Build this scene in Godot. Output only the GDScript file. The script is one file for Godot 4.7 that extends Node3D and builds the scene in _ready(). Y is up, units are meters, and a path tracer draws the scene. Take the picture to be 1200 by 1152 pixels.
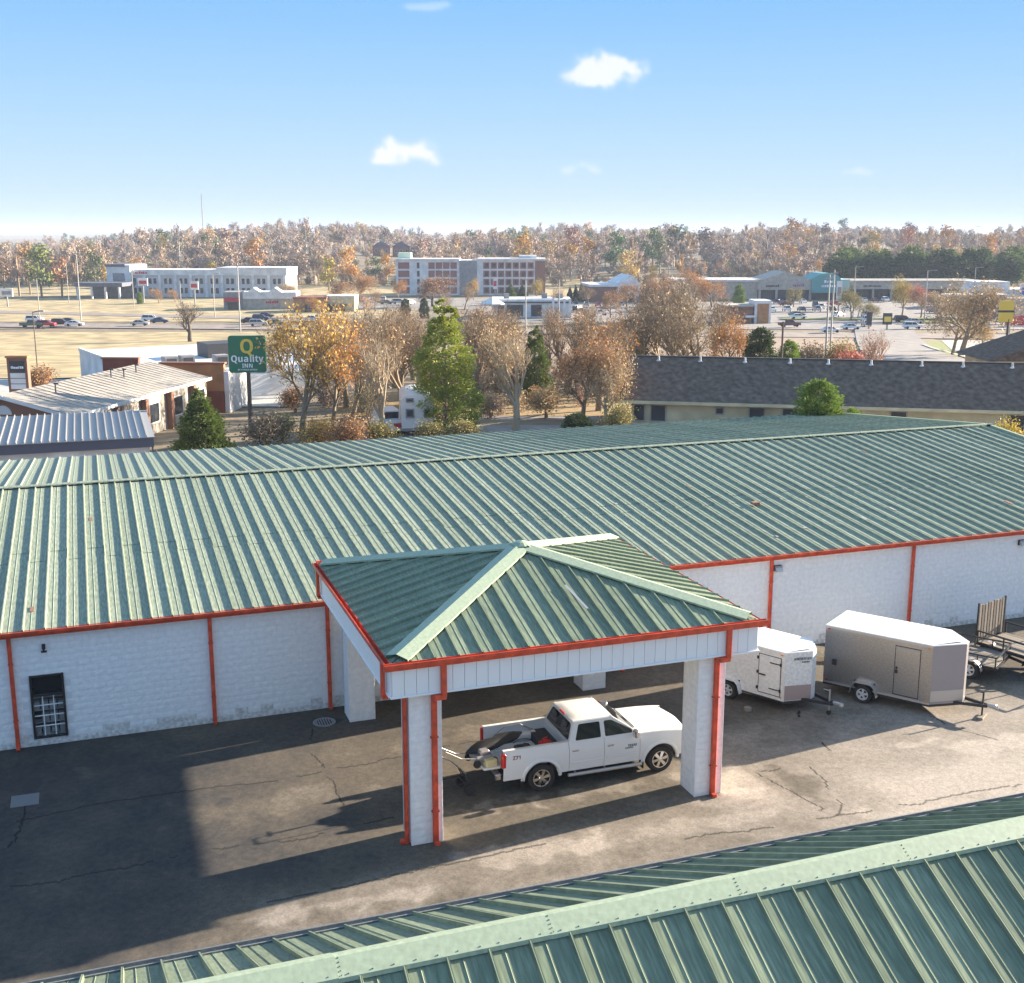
extends Node3D
# World axes: x runs along the long white building to the right, z towards the viewer, y up, metres.
const YAW := -0.340144
const H_CAM := 15.2
var rng := RandomNumberGenerator.new()
var M := {}
var used := {}

class MB:
	var v := PackedVector3Array()
	var n := PackedVector3Array()
	var c := PackedColorArray()
	var t := PackedVector2Array()
	var col := Color(1, 1, 1)
	func tri(a: Vector3, b: Vector3, d: Vector3):
		var k := (b - a).cross(d - a).normalized()
		v.append(a); v.append(d); v.append(b)
		n.append(k); n.append(k); n.append(k)
		c.append(col); c.append(col); c.append(col)
		t.append(Vector2(a.x, a.z)); t.append(Vector2(d.x, d.z)); t.append(Vector2(b.x, b.z))
	func quad(a: Vector3, b: Vector3, d: Vector3, e: Vector3):
		tri(a, b, d); tri(a, d, e)
	func tri_n(a: Vector3, b: Vector3, d: Vector3, na: Vector3, nb: Vector3, nd: Vector3):
		v.append(a); v.append(d); v.append(b)
		n.append(na); n.append(nd); n.append(nb)
		c.append(col); c.append(col); c.append(col)
		t.append(Vector2(a.x, a.z)); t.append(Vector2(d.x, d.z)); t.append(Vector2(b.x, b.z))
	func box(p: Vector3, s: Vector3, b := Basis.IDENTITY):
		var h := s * 0.5
		var q := []
		for i in 8:
			q.append(p + b * Vector3(h.x if i & 1 else -h.x, h.y if i & 2 else -h.y, h.z if i & 4 else -h.z))
		quad(q[4], q[5], q[7], q[6]); quad(q[1], q[0], q[2], q[3]); quad(q[5], q[1], q[3], q[7])
		quad(q[0], q[4], q[6], q[2]); quad(q[6], q[7], q[3], q[2]); quad(q[0], q[1], q[5], q[4])
	func bev(p: Vector3, s: Vector3, r := 0.02, b := Basis.IDENTITY):
		# box with chamfered edges
		var h := s * 0.5
		var k := h - Vector3(r, r, r)
		var F := func(sx, sy, sz, ax): # corner point lying on the face of axis ax
			var u := Vector3(k.x * sx, k.y * sy, k.z * sz)
			u[ax] = h[ax] * [sx, sy, sz][ax]
			return p + b * u
		for sgn in [-1, 1]:
			var S: int = sgn
			var xs = [F.call(S, -1, -1, 0), F.call(S, 1, -1, 0), F.call(S, 1, 1, 0), F.call(S, -1, 1, 0)]
			var ys = [F.call(-1, S, -1, 1), F.call(-1, S, 1, 1), F.call(1, S, 1, 1), F.call(1, S, -1, 1)]
			var zs = [F.call(-1, -1, S, 2), F.call(1, -1, S, 2), F.call(1, 1, S, 2), F.call(-1, 1, S, 2)]
			for f in [xs, ys, zs]:
				if S > 0: quad(f[0], f[1], f[2], f[3])
				else: quad(f[3], f[2], f[1], f[0])
		for a in [-1, 1]:
			for d in [-1, 1]:
				out4(F.call(a, d, -1, 0), F.call(a, d, 1, 0), F.call(a, d, 1, 1), F.call(a, d, -1, 1), p)
				out4(F.call(a, -1, d, 0), F.call(a, 1, d, 0), F.call(a, 1, d, 2), F.call(a, -1, d, 2), p)
				out4(F.call(-1, a, d, 1), F.call(1, a, d, 1), F.call(1, a, d, 2), F.call(-1, a, d, 2), p)
				for e in [-1, 1]:
					out3(F.call(a, d, e, 0), F.call(a, d, e, 1), F.call(a, d, e, 2), p)
	func out3(a: Vector3, b: Vector3, d: Vector3, from: Vector3):
		if (b - a).cross(d - a).dot(a + b + d - 3.0 * from) >= 0.0: tri(a, b, d)
		else: tri(a, d, b)
	func out4(a: Vector3, b: Vector3, d: Vector3, e: Vector3, from: Vector3):
		if (b - a).cross(d - a).dot(a + b + d + e - 4.0 * from) >= 0.0: quad(a, b, d, e)
		else: quad(e, d, b, a)
	func tube(a: Vector3, b: Vector3, r0: float, r1: float, sides := 6, caps := false):
		var d := (b - a).normalized()
		var x := d.cross(Vector3(0.13, 0.02, 1) if absf(d.z) < 0.9 else Vector3(1, 0, 0)).normalized()
		var y := d.cross(x)
		for i in sides:
			var a0 := TAU * i / sides
			var a1 := TAU * (i + 1) / sides
			var u := x * cos(a0) + y * sin(a0)
			var w := x * cos(a1) + y * sin(a1)
			tri_n(a + u * r0, a + w * r0, b + w * r1, u, w, w)
			if r1 > 0.0001: tri_n(a + u * r0, b + w * r1, b + u * r1, u, w, u)
			if caps:
				out3(a, a + u * r0, a + w * r0, (a + b) * 0.5); out3(b, b + u * r1, b + w * r1, (a + b) * 0.5)
	func path(pts: Array, r: float, sides := 6):
		for i in pts.size() - 1: tube(pts[i], pts[i + 1], r, r, sides, true)
	func poly(pts: PackedVector2Array, xf: Transform3D, z := 0.0):
		# flat polygon in its xy plane, facing +z
		var id := Geometry2D.triangulate_polygon(pts)
		for i in range(0, id.size(), 3):
			var p := pts[id[i]]; var q := pts[id[i + 1]]; var r := pts[id[i + 2]]
			if (q - p).cross(r - p) < 0.0:
				var s := q; q = r; r = s
			tri(xf * Vector3(p.x, p.y, z), xf * Vector3(q.x, q.y, z), xf * Vector3(r.x, r.y, z))
	func prism(pts: PackedVector2Array, xf: Transform3D, z0: float, z1: float):
		poly(pts, xf, z1)
		var back := MB.new()
		back.poly(pts, Transform3D.IDENTITY, z0)
		for i in range(0, back.v.size(), 3):
			col = col
			tri(xf * back.v[i], xf * back.v[i + 1], xf * back.v[i + 2])
		var ccw := not Geometry2D.is_polygon_clockwise(pts)
		for i in pts.size():
			var p := pts[i]; var q := pts[(i + 1) % pts.size()]
			if not ccw:
				var s := p; p = q; q = s
			quad(xf * Vector3(p.x, p.y, z0), xf * Vector3(q.x, q.y, z0), xf * Vector3(q.x, q.y, z1), xf * Vector3(p.x, p.y, z1))
	func grid(g: Array, flip := false):
		# g[i][j] points, smooth normals from neighbours
		var R := g.size(); var C: int = g[0].size()
		var nn := []
		for i in R:
			var row := []
			for j in C:
				var du: Vector3 = g[mini(i + 1, R - 1)][j] - g[maxi(i - 1, 0)][j]
				var dv: Vector3 = g[i][mini(j + 1, C - 1)] - g[i][maxi(j - 1, 0)]
				var k := du.cross(dv).normalized()
				row.append(-k if flip else k)
			nn.append(row)
		for i in R - 1:
			for j in C - 1:
				var a: Vector3 = g[i][j]; var b: Vector3 = g[i + 1][j]; var d: Vector3 = g[i + 1][j + 1]; var e: Vector3 = g[i][j + 1]
				if flip:
					tri_n(a, d, b, nn[i][j], nn[i + 1][j + 1], nn[i + 1][j]); tri_n(a, e, d, nn[i][j], nn[i][j + 1], nn[i + 1][j + 1])
				else:
					tri_n(a, b, d, nn[i][j], nn[i + 1][j], nn[i + 1][j + 1]); tri_n(a, d, e, nn[i][j], nn[i + 1][j + 1], nn[i][j + 1])
	func lathe(pr: Array, o: Vector3, ax: Vector3, sides := 20):
		# pr: [radius, along] pairs
		var x := ax.cross(Vector3.UP if absf(ax.y) < 0.9 else Vector3.RIGHT).normalized()
		var y := ax.cross(x)
		for k in pr.size() - 1:
			for i in sides:
				var u := x * cos(TAU * i / sides) + y * sin(TAU * i / sides)
				var w := x * cos(TAU * (i + 1) / sides) + y * sin(TAU * (i + 1) / sides)
				var a: Vector3 = o + ax * pr[k][1] + u * pr[k][0]
				var b: Vector3 = o + ax * pr[k][1] + w * pr[k][0]
				var d: Vector3 = o + ax * pr[k + 1][1] + w * pr[k + 1][0]
				var e: Vector3 = o + ax * pr[k + 1][1] + u * pr[k + 1][0]
				quad(a, b, d, e)
	func text(s: String, size: float, xf: Transform3D, depth := 0.01, font := "Droid Sans", bold := true):
		var tm := TextMesh.new()
		var f := SystemFont.new(); f.font_names = [font]; f.font_weight = 700 if bold else 400
		tm.text = s; tm.font = f; tm.font_size = 32; tm.pixel_size = size / 32.0; tm.depth = depth
		tm.curve_step = 2.0
		var a := tm.surface_get_arrays(0)
		var vv: PackedVector3Array = a[Mesh.ARRAY_VERTEX]; var nv: PackedVector3Array = a[Mesh.ARRAY_NORMAL]
		var ix = a[Mesh.ARRAY_INDEX]
		var order = ix if ix != null and ix.size() > 0 else range(vv.size())
		for i in order:
			v.append(xf * vv[i]); n.append(xf.basis * nv[i]); c.append(col); t.append(Vector2.ZERO)
	func mesh(m: Material = null) -> ArrayMesh:
		var am := ArrayMesh.new()
		var a := []
		a.resize(Mesh.ARRAY_MAX)
		a[Mesh.ARRAY_VERTEX] = v; a[Mesh.ARRAY_NORMAL] = n; a[Mesh.ARRAY_COLOR] = c; a[Mesh.ARRAY_TEX_UV] = t
		am.add_surface_from_arrays(Mesh.PRIMITIVE_TRIANGLES, a)
		if m: am.surface_set_material(0, m)
		return am

func rgb(r: float, g: float, b: float) -> Color:
	return Color(r, g, b).linear_to_srgb()

func noise_img(freq: float, oct: int, seed: int, low: float, high: float, size := 512) -> ImageTexture:
	# grey noise between low and high (sRGB values)
	var f := FastNoiseLite.new()
	f.seed = seed; f.frequency = freq; f.fractal_octaves = oct; f.noise_type = FastNoiseLite.TYPE_SIMPLEX_SMOOTH
	var d := f.get_seamless_image(size, size).get_data()
	var out := PackedByteArray(); out.resize(size * size * 3)
	for i in size * size:
		var w := int(255.0 * lerpf(low, high, clampf((d[i] / 255.0 - 0.5) * 1.3 + 0.5, 0, 1)))
		out[i * 3] = w; out[i * 3 + 1] = w; out[i * 3 + 2] = w
	return ImageTexture.create_from_image(Image.create_from_data(size, size, false, Image.FORMAT_RGB8, out))

func mk(key: String, c: Color, rough := 0.8, metal := 0.0, tex: Texture2D = null, scl := Vector3.ONE) -> StandardMaterial3D:
	var m := StandardMaterial3D.new()
	m.resource_name = key
	m.albedo_color = c.linear_to_srgb(); m.roughness = rough; m.metallic = metal
	m.cull_mode = BaseMaterial3D.CULL_DISABLED
	if tex:
		m.albedo_texture = tex; m.uv1_triplanar = true; m.uv1_world_triplanar = true; m.uv1_scale = scl
	M[key] = m
	return m

func relief(key: String, tex: Texture2D, depth_cm: float):
	var m: StandardMaterial3D = M[key]
	m.heightmap_enabled = true; m.heightmap_texture = tex; m.heightmap_scale = depth_cm

func numbered(called: String) -> String:
	if not used.has(called):
		used[called] = 0
		return called
	used[called] += 1
	return "%s_%03d" % [called, used[called]]

func thing(called: String, label: String, category: String, at := Vector3.ZERO, turn := 0.0, group := "") -> Node3D:
	var o := Node3D.new()
	o.name = numbered(called); add_child(o)
	o.position = at; o.rotation.y = turn
	o.set_meta("label", label); o.set_meta("category", category)
	if group != "": o.set_meta("group", group)
	return o

func inst(called: String, mesh: Mesh, m: Material, parent: Node, xf := Transform3D.IDENTITY) -> MeshInstance3D:
	var o := MeshInstance3D.new()
	o.name = called; o.mesh = mesh
	if m: o.material_override = m
	o.transform = xf
	parent.add_child(o, true)
	return o

func part(called: String, b: MB, m: Material, parent: Node) -> MeshInstance3D:
	return inst(called, b.mesh(), m, parent)

func solo(called: String, b: MB, m: Material, label: String, category: String, group := "") -> MeshInstance3D:
	var o := inst(numbered(called), b.mesh(), m, self)
	o.set_meta("label", label); o.set_meta("category", category)
	if group != "": o.set_meta("group", group)
	return o

func structure(called: String, b: MB, m: Material, parent: Node = self) -> MeshInstance3D:
	var o := inst(called, b.mesh(), m, parent)
	if parent == self: o.set_meta("kind", "structure")
	return o

func copy(o: Node3D, at: Vector3, turn: float, label: String, scl := Vector3.ONE) -> Node3D:
	var r: Node3D = o.duplicate()
	r.name = numbered(str(o.name).get_slice("_0", 0)); add_child(r)
	r.position = at; r.rotation.y = turn; r.scale = scl
	r.set_meta("label", label)
	return r

func gh(d: float) -> float:
	# height of the land by distance along the valley's fall
	var xs := [0.0, 96.0, 130.0, 180.0, 230.0, 265.0, 330.0, 420.0, 520.0, 560.0, 600.0, 700.0, 1000.0, 1500.0, 3000.0, 6000.0]
	var ys := [0.0, 0.0, -1.2, -4.1, -7.0, -8.4, -8.9, -9.1, -9.3, -8.2, -5.4, 0.0, 1.5, 3.0, 6.0, 10.0]
	for i in xs.size() - 1:
		if d <= xs[i + 1]:
			return lerpf(ys[i], ys[i + 1], clampf((d - xs[i]) / (xs[i + 1] - xs[i]), 0, 1))
	return 10.0

func hill(u: float, d: float) -> float:
	# the far ridge is uneven: low at the left end, a broad rise left of the middle
	var a := u / maxf(d, 1.0)
	var w := smoothstep(590.0, 820.0, d)
	if w <= 0.0: return 0.0
	var h := -6.0 * smoothstep(-0.28, -0.36, a) + 2.6 * exp(-pow((a + 0.17) / 0.10, 2.0)) - 3.0 * exp(-pow((a + 0.055) / 0.035, 2.0)) + 2.0 * exp(-pow((a - 0.22) / 0.06, 2.0)) + 1.6 * sin(a * 31.0) + 0.9 * sin(a * 77.0 + d * 0.01)
	return w * h * clampf(d / 900.0, 0.6, 1.6)

func at(u: float, d: float, y := -999.0) -> Vector3:
	# u metres across the valley to the right, d metres along it
	var p := Vector3(u, 0, -d).rotated(Vector3.UP, YAW)
	p.y = gh(d) + hill(u, d) if y == -999.0 else y
	return p

func wobble(k: float) -> float:
	return rng.randf_range(-k, k)

func materials():
	var fine := noise_img(0.05, 4, 3, 0.86, 1.0)
	var coarse := noise_img(0.012, 5, 5, 0.82, 1.0)
	var streak := noise_img(0.03, 5, 8, 0.74, 1.0)
	var rough_h := noise_img(0.02, 3, 12, 0.0, 1.0)
	M["fine"] = null
	var tn := [[0.275, 0.325, 0.22], [0.245, 0.292, 0.197], [0.298, 0.35, 0.238], [0.26, 0.312, 0.214]]
	for i in 4:
		var m := mk("roof_green_%d" % i, Color(tn[i][0], tn[i][1], tn[i][2]), 0.42, 0.0, streak, Vector3(0.9, 0.12, 0.12))
		m.metallic_specular = 0.25
	tn = [[0.372, 0.418, 0.305], [0.33, 0.376, 0.272], [0.405, 0.45, 0.33], [0.352, 0.4, 0.292]]
	for i in 4:
		mk("roof_pale_%d" % i, Color(tn[i][0], tn[i][1], tn[i][2]), 0.5, 0.0, streak, Vector3(0.9, 0.12, 0.12)).metallic_specular = 0.25
	mk("cap_green", Color(0.39, 0.46, 0.315), 0.5, 0.0, fine, Vector3(0.3, 0.3, 0.3))
	mk("red", Color(0.84, 0.095, 0.033), 0.5, 0.0, noise_img(0.02, 5, 81, 0.74, 1.0), Vector3(0.25, 0.25, 0.25))
	mk("white_block", Color(0.88, 0.87, 0.85), 0.85, 0.0, noise_img(0.03, 4, 17, 0.94, 1.0), Vector3(0.3, 0.3, 0.3))
	relief("white_block", rough_h, 0.3)
	mk("white_block_soiled", Color(0.85, 0.82, 0.77), 0.9, 0.0, noise_img(0.03, 5, 61, 0.74, 1.0), Vector3(0.35, 0.35, 0.35))
	mk("white_board", Color(0.82, 0.81, 0.79), 0.6, 0.0, null)
	mk("white_core", Color(0.7, 0.69, 0.68), 0.9)
	mk("black", Color(0.015, 0.015, 0.017), 0.5)
	mk("rubber", Color(0.02, 0.02, 0.021), 0.85)
	mk("dark_glass", Color(0.012, 0.014, 0.016), 0.06)
	mk("steel", Color(0.45, 0.45, 0.45), 0.4, 0.8)
	mk("chrome", Color(0.62, 0.62, 0.64), 0.18, 1.0)
	mk("grey_metal", Color(0.30, 0.31, 0.32), 0.5, 0.3, fine, Vector3(0.4, 0.4, 0.4))
	mk("screw", Color(0.12, 0.16, 0.13), 0.5)
	mk("white_paint", Color(0.72, 0.72, 0.71), 0.28)
	M["white_paint"].clearcoat_enabled = true; M["white_paint"].clearcoat = 0.6
	mk("trailer_white", Color(0.80, 0.79, 0.76), 0.35, 0.0, fine, Vector3(0.3, 0.3, 0.3))
	mk("trailer_silver", Color(0.46, 0.445, 0.43), 0.3, 0.8, fine, Vector3(0.5, 0.5, 0.5))
	mk("trailer_grey", Color(0.29, 0.27, 0.28), 0.4, 0.25)
	mk("aluminium", Color(0.55, 0.54, 0.53), 0.38, 0.6, fine, Vector3(2, 2, 2))
	mk("black_steel", Color(0.022, 0.022, 0.024), 0.45)
	mk("wood", Color(0.19, 0.155, 0.12), 0.85, 0.0, streak, Vector3(1.5, 1.5, 0.4))
	mk("wood_pale", Color(0.31, 0.26, 0.21), 0.85, 0.0, streak, Vector3(1.5, 0.4, 1.5))
	mk("tail_red", Color(0.55, 0.02, 0.02), 0.15)
	mk("yellow", Color(0.55, 0.42, 0.1), 0.6)
	mk("letter_black", Color(0.02, 0.02, 0.02), 0.6)
	mk("letter_white", Color(0.85, 0.85, 0.85), 0.6)
	mk("letter_red", Color(0.6, 0.02, 0.02), 0.6)
	mk("soil", Color(0.24, 0.18, 0.11), 0.95, 0.0, coarse, Vector3(0.06, 0.06, 0.06))
	mk("far_asphalt", Color(0.30, 0.265, 0.24), 0.9, 0.0, coarse, Vector3(0.05, 0.05, 0.05))
	mk("far_road", Color(0.31, 0.25, 0.21), 0.9, 0.0, coarse, Vector3(0.04, 0.04, 0.04))
	mk("far_concrete", Color(0.52, 0.49, 0.44), 0.9, 0.0, coarse, Vector3(0.05, 0.05, 0.05))
	mk("dry_grass", Color(0.54, 0.41, 0.205), 0.95, 0.0, noise_img(0.02, 6, 71, 0.68, 1.0), Vector3(0.012, 0.012, 0.012))
	mk("green_grass", Color(0.22, 0.24, 0.06), 0.95, 0.0, fine, Vector3(0.05, 0.05, 0.05))
	mk("far_white", Color(0.84, 0.83, 0.81), 0.7, 0.0, coarse, Vector3(0.05, 0.05, 0.05))
	mk("far_brick", Color(0.30, 0.15, 0.10), 0.9, 0.0, fine, Vector3(0.5, 0.5, 0.5))
	mk("far_orange", Color(0.48, 0.24, 0.10), 0.85, 0.0, coarse, Vector3(0.1, 0.1, 0.1))
	mk("far_rust", Color(0.27, 0.09, 0.06), 0.85, 0.0, coarse, Vector3(0.1, 0.1, 0.1))
	mk("far_tan", Color(0.46, 0.41, 0.35), 0.7, 0.0, streak, Vector3(0.05, 0.05, 0.3))
	mk("far_cream", Color(0.80, 0.67, 0.42), 0.85, 0.0, coarse, Vector3(0.1, 0.1, 0.1))
	mk("shingle", Color(0.25, 0.185, 0.145), 0.95, 0.0, noise_img(0.035, 5, 41, 0.62, 1.0), Vector3(0.09, 0.09, 0.09)).metallic_specular = 0.1
	mk("far_grey", Color(0.33, 0.32, 0.32), 0.8, 0.0, coarse, Vector3(0.1, 0.1, 0.1))
	mk("far_dark", Color(0.05, 0.05, 0.055), 0.6)
	mk("far_teal", Color(0.09, 0.30, 0.30), 0.7)
	mk("far_red", Color(0.5, 0.03, 0.05), 0.6)
	mk("far_glass", Color(0.03, 0.035, 0.045), 0.12)
	mk("far_beige", Color(0.52, 0.46, 0.39), 0.85, 0.0, coarse, Vector3(0.1, 0.1, 0.1))
	mk("sign_green", Color(0.012, 0.16, 0.085), 0.4)
	mk("sign_yellow", Color(0.8, 0.56, 0.08), 0.4)
	mk("pole_wood", Color(0.12, 0.095, 0.08), 0.9)
	mk("pole_metal", Color(0.36, 0.35, 0.33), 0.5, 0.4)
	mk("slate_blue", Color(0.10, 0.105, 0.14), 0.7)

func sky_and_sun():
	var W := 4096
	var Hh := 2048
	var im := Image.create(W, Hh, false, Image.FORMAT_RGB8)
	# colours by height above the horizon, in degrees (sRGB)
	var hs := [-90.0, 0.0, 1.5, 4.0, 7.0, 10.5, 20.0, 45.0, 90.0]
	var cs := [Color8(136, 126, 116), Color8(180, 195, 216), Color8(172, 193, 218), Color8(157, 187, 219), Color8(138, 177, 220), Color8(116, 165, 219), Color8(125, 168, 215), Color8(132, 169, 211), Color8(130, 166, 206)]
	var band := func(e: float) -> Color:
		for k in hs.size() - 1:
			if e <= hs[k + 1]:
				var w: float = (e - hs[k]) / (hs[k + 1] - hs[k])
				return cs[k].lerp(cs[k + 1], w) if k > 0 else cs[0]
		return cs[-1]
	for y in Hh:
		im.fill_rect(Rect2i(0, y, W, 1), band.call(90.0 - (y + 0.5) * 180.0 / Hh))
	# the sky brightens towards the low sun, outside the view
	var sd := Vector3(1.0, 0.281, -0.12).normalized()
	for y in range(300, 1024, 4):
		for x in range(0, 2048, 4):
			var ph := (x + 2) * TAU / W; var el := PI / 2 - (y + 2) * PI / Hh
			var dt := Vector3(sin(ph) * cos(el), sin(el), -cos(ph) * cos(el)).dot(sd)
			if dt > 0.8:
				im.fill_rect(Rect2i(x, y, 4, 4), im.get_pixel(x, y).lerp(Color8(255, 250, 240), pow((dt - 0.8) / 0.2, 1.5)))
	# small fair-weather clouds: bearing (degrees right of the view), height, width, thickness, strength
	var fn := FastNoiseLite.new()
	fn.seed = 21; fn.frequency = 0.045; fn.fractal_octaves = 5
	var clouds := [[-4.7, 3.15, 1.35, 0.85, 1.0], [4.0, 6.8, 1.9, 0.95, 1.0], [3.1, 2.75, 0.75, 0.35, 0.4], [15.6, 2.55, 0.6, 0.3, 0.35], [-3.5, 9.75, 1.1, 0.25, 0.4], [21.0, 10.2, 1.0, 0.4, 0.7], [-23.3, 7.8, 0.8, 0.5, 0.6],
		[48.0, 8.0, 2.4, 0.9, 0.9], [-52.0, 12.0, 2.6, 0.9, 0.9], [95.0, 14.0, 3.0, 1.0, 0.9], [150.0, 9.0, 2.5, 0.9, 0.9], [-120.0, 11.0, 2.8, 1.0, 0.9], [-160.0, 18.0, 2.0, 0.8, 0.8]]
	for q in clouds:
		var bearing: float = deg_to_rad(q[0]) - YAW
		var dir := Vector3(sin(bearing), 0, -cos(bearing))
		var px := fposmod(atan2(dir.x, -dir.z) / TAU, 1.0) * W
		var py: float = (90.0 - q[1]) / 180.0 * Hh
		var rx: float = q[2] / 360.0 * W * 1.3
		var ry: float = q[3] / 180.0 * Hh * 1.3
		# a heap of soft puffs on a level base
		var puffs := []
		var cr := RandomNumberGenerator.new(); cr.seed = int(absf(q[0]) * 100.0)
		for k in 11:
			var fx := cr.randf_range(-0.85, 0.85)
			var tall := 1.0 - fx * fx * 0.9
			puffs.append(Vector3(fx, -cr.randf_range(0.0, 0.75) * tall, cr.randf_range(0.22, 0.4) * (0.6 + 0.4 * tall)))
		for y in range(int(py - ry * 1.7), int(py + ry * 1.3)):
			for x in range(int(px - rx * 1.6), int(px + rx * 1.6)):
				var ex: float = (x - px) / rx + fn.get_noise_2d(x * 1.3, y * 1.3 + 900.0) * 0.22
				var ey: float = (y - py) / ry + fn.get_noise_2d(x * 1.3 + 500.0, y * 1.3) * 0.3
				var k := 0.0
				for f in puffs:
					var dx: float = (ex - f.x) / f.z
					var dy: float = (ey - f.y) / (f.z * 1.25)
					if ey > f.y: dy *= 1.5
					var dd := dx * dx + dy * dy
					if dd < 6.0: k += exp(-dd * 0.9)
				k *= 0.85 + fn.get_noise_2d(x * 2.4, y * 2.4) * 0.7
				var al: float = smoothstep(0.1, 2.1, k) * q[4]
				if al > 0.0:
					var xx := posmod(x, W)
					im.set_pixel(xx, y, im.get_pixel(xx, y).lerp(Color8(216, 216, 222), al * 0.88))
	var pm := PanoramaSkyMaterial.new()
	pm.panorama = ImageTexture.create_from_image(im)
	var sky := Sky.new(); sky.sky_material = pm
	var e := Environment.new()
	e.background_mode = Environment.BG_SKY; e.sky = sky
	e.background_energy_multiplier = 0.352
	e.tonemap_mode = Environment.TONE_MAPPER_LINEAR
	e.tonemap_exposure = EXPOSURE
	e.sdfgi_enabled = true; e.ssao_enabled = true; e.ssil_enabled = true
	if FOG > 0.0:
		e.fog_enabled = true; e.fog_density = FOG; e.fog_light_color = Color(0.80, 0.86, 0.95)
	var we := WorldEnvironment.new(); we.environment = e; we.name = "world_environment"
	add_child(we)
	var sun := DirectionalLight3D.new()
	sun.name = "sun"
	sun.light_energy = SUN; sun.light_color = Color(1.0, 0.94, 0.85); sun.light_angular_distance = 0.55; sun.shadow_enabled = true
	add_child(sun)
	sun.look_at_from_position(Vector3(1.0, 0.281, -0.12) * 100, Vector3.ZERO)
const EXPOSURE := 4.3
const FOG := 0.00016
const SUN := 1.6

func camera():
	var cam := Camera3D.new()
	cam.name = "camera"
	cam.fov = 44.725; cam.near = 0.5; cam.far = 12000.0
	add_child(cam)
	cam.position = Vector3(0, H_CAM, 0)
	cam.rotation = Vector3(-0.213824, YAW, 0)
	cam.current = true

func sheet(called: String, u0: float, d0: float, u1: float, d1: float, m: Material, lift: float, parent: Node = self, skew := 0.0) -> MeshInstance3D:
	var b := MB.new()
	var nd := maxi(1, int(absf(d1 - d0) / 6.0))
	var nu := maxi(1, int(absf(u1 - u0) / 40.0))
	for i in nd:
		var a := lerpf(d0, d1, float(i) / nd); var e := lerpf(d0, d1, float(i + 1) / nd)
		for j in nu:
			var f := lerpf(u0, u1, float(j) / nu); var g := lerpf(u0, u1, float(j + 1) / nu)
			var s0 := skew * (a - d0); var s1 := skew * (e - d0)
			var l := Vector3(0, lift, 0)
			b.quad(at(f + s0, a) + l, at(g + s0, a) + l, at(g + s1, e) + l, at(f + s1, e) + l)
	return structure(called, b, m, parent)

func ribbon(called: String, pts: Array, width: float, m: Material, lift: float) -> MeshInstance3D:
	var b := MB.new()
	var fine := []
	for i in pts.size() - 1:
		var p: Vector2 = pts[i]; var q: Vector2 = pts[i + 1]
		var k := maxi(1, int(p.distance_to(q) / 6.0))
		for j in k: fine.append(p.lerp(q, float(j) / k))
	fine.append(pts[-1])
	var left := []; var right := []
	for i in fine.size():
		var t: Vector2 = (fine[mini(i + 1, fine.size() - 1)] - fine[maxi(i - 1, 0)]).normalized()
		var w := Vector2(-t.y, t.x) * width * 0.5
		left.append(fine[i] + w); right.append(fine[i] - w)
	var l := Vector3(0, lift, 0)
	for i in fine.size() - 1:
		b.quad(at(right[i].x, right[i].y) + l, at(right[i + 1].x, right[i + 1].y) + l, at(left[i + 1].x, left[i + 1].y) + l, at(left[i].x, left[i].y) + l)
	return structure(called, b, m)

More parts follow.
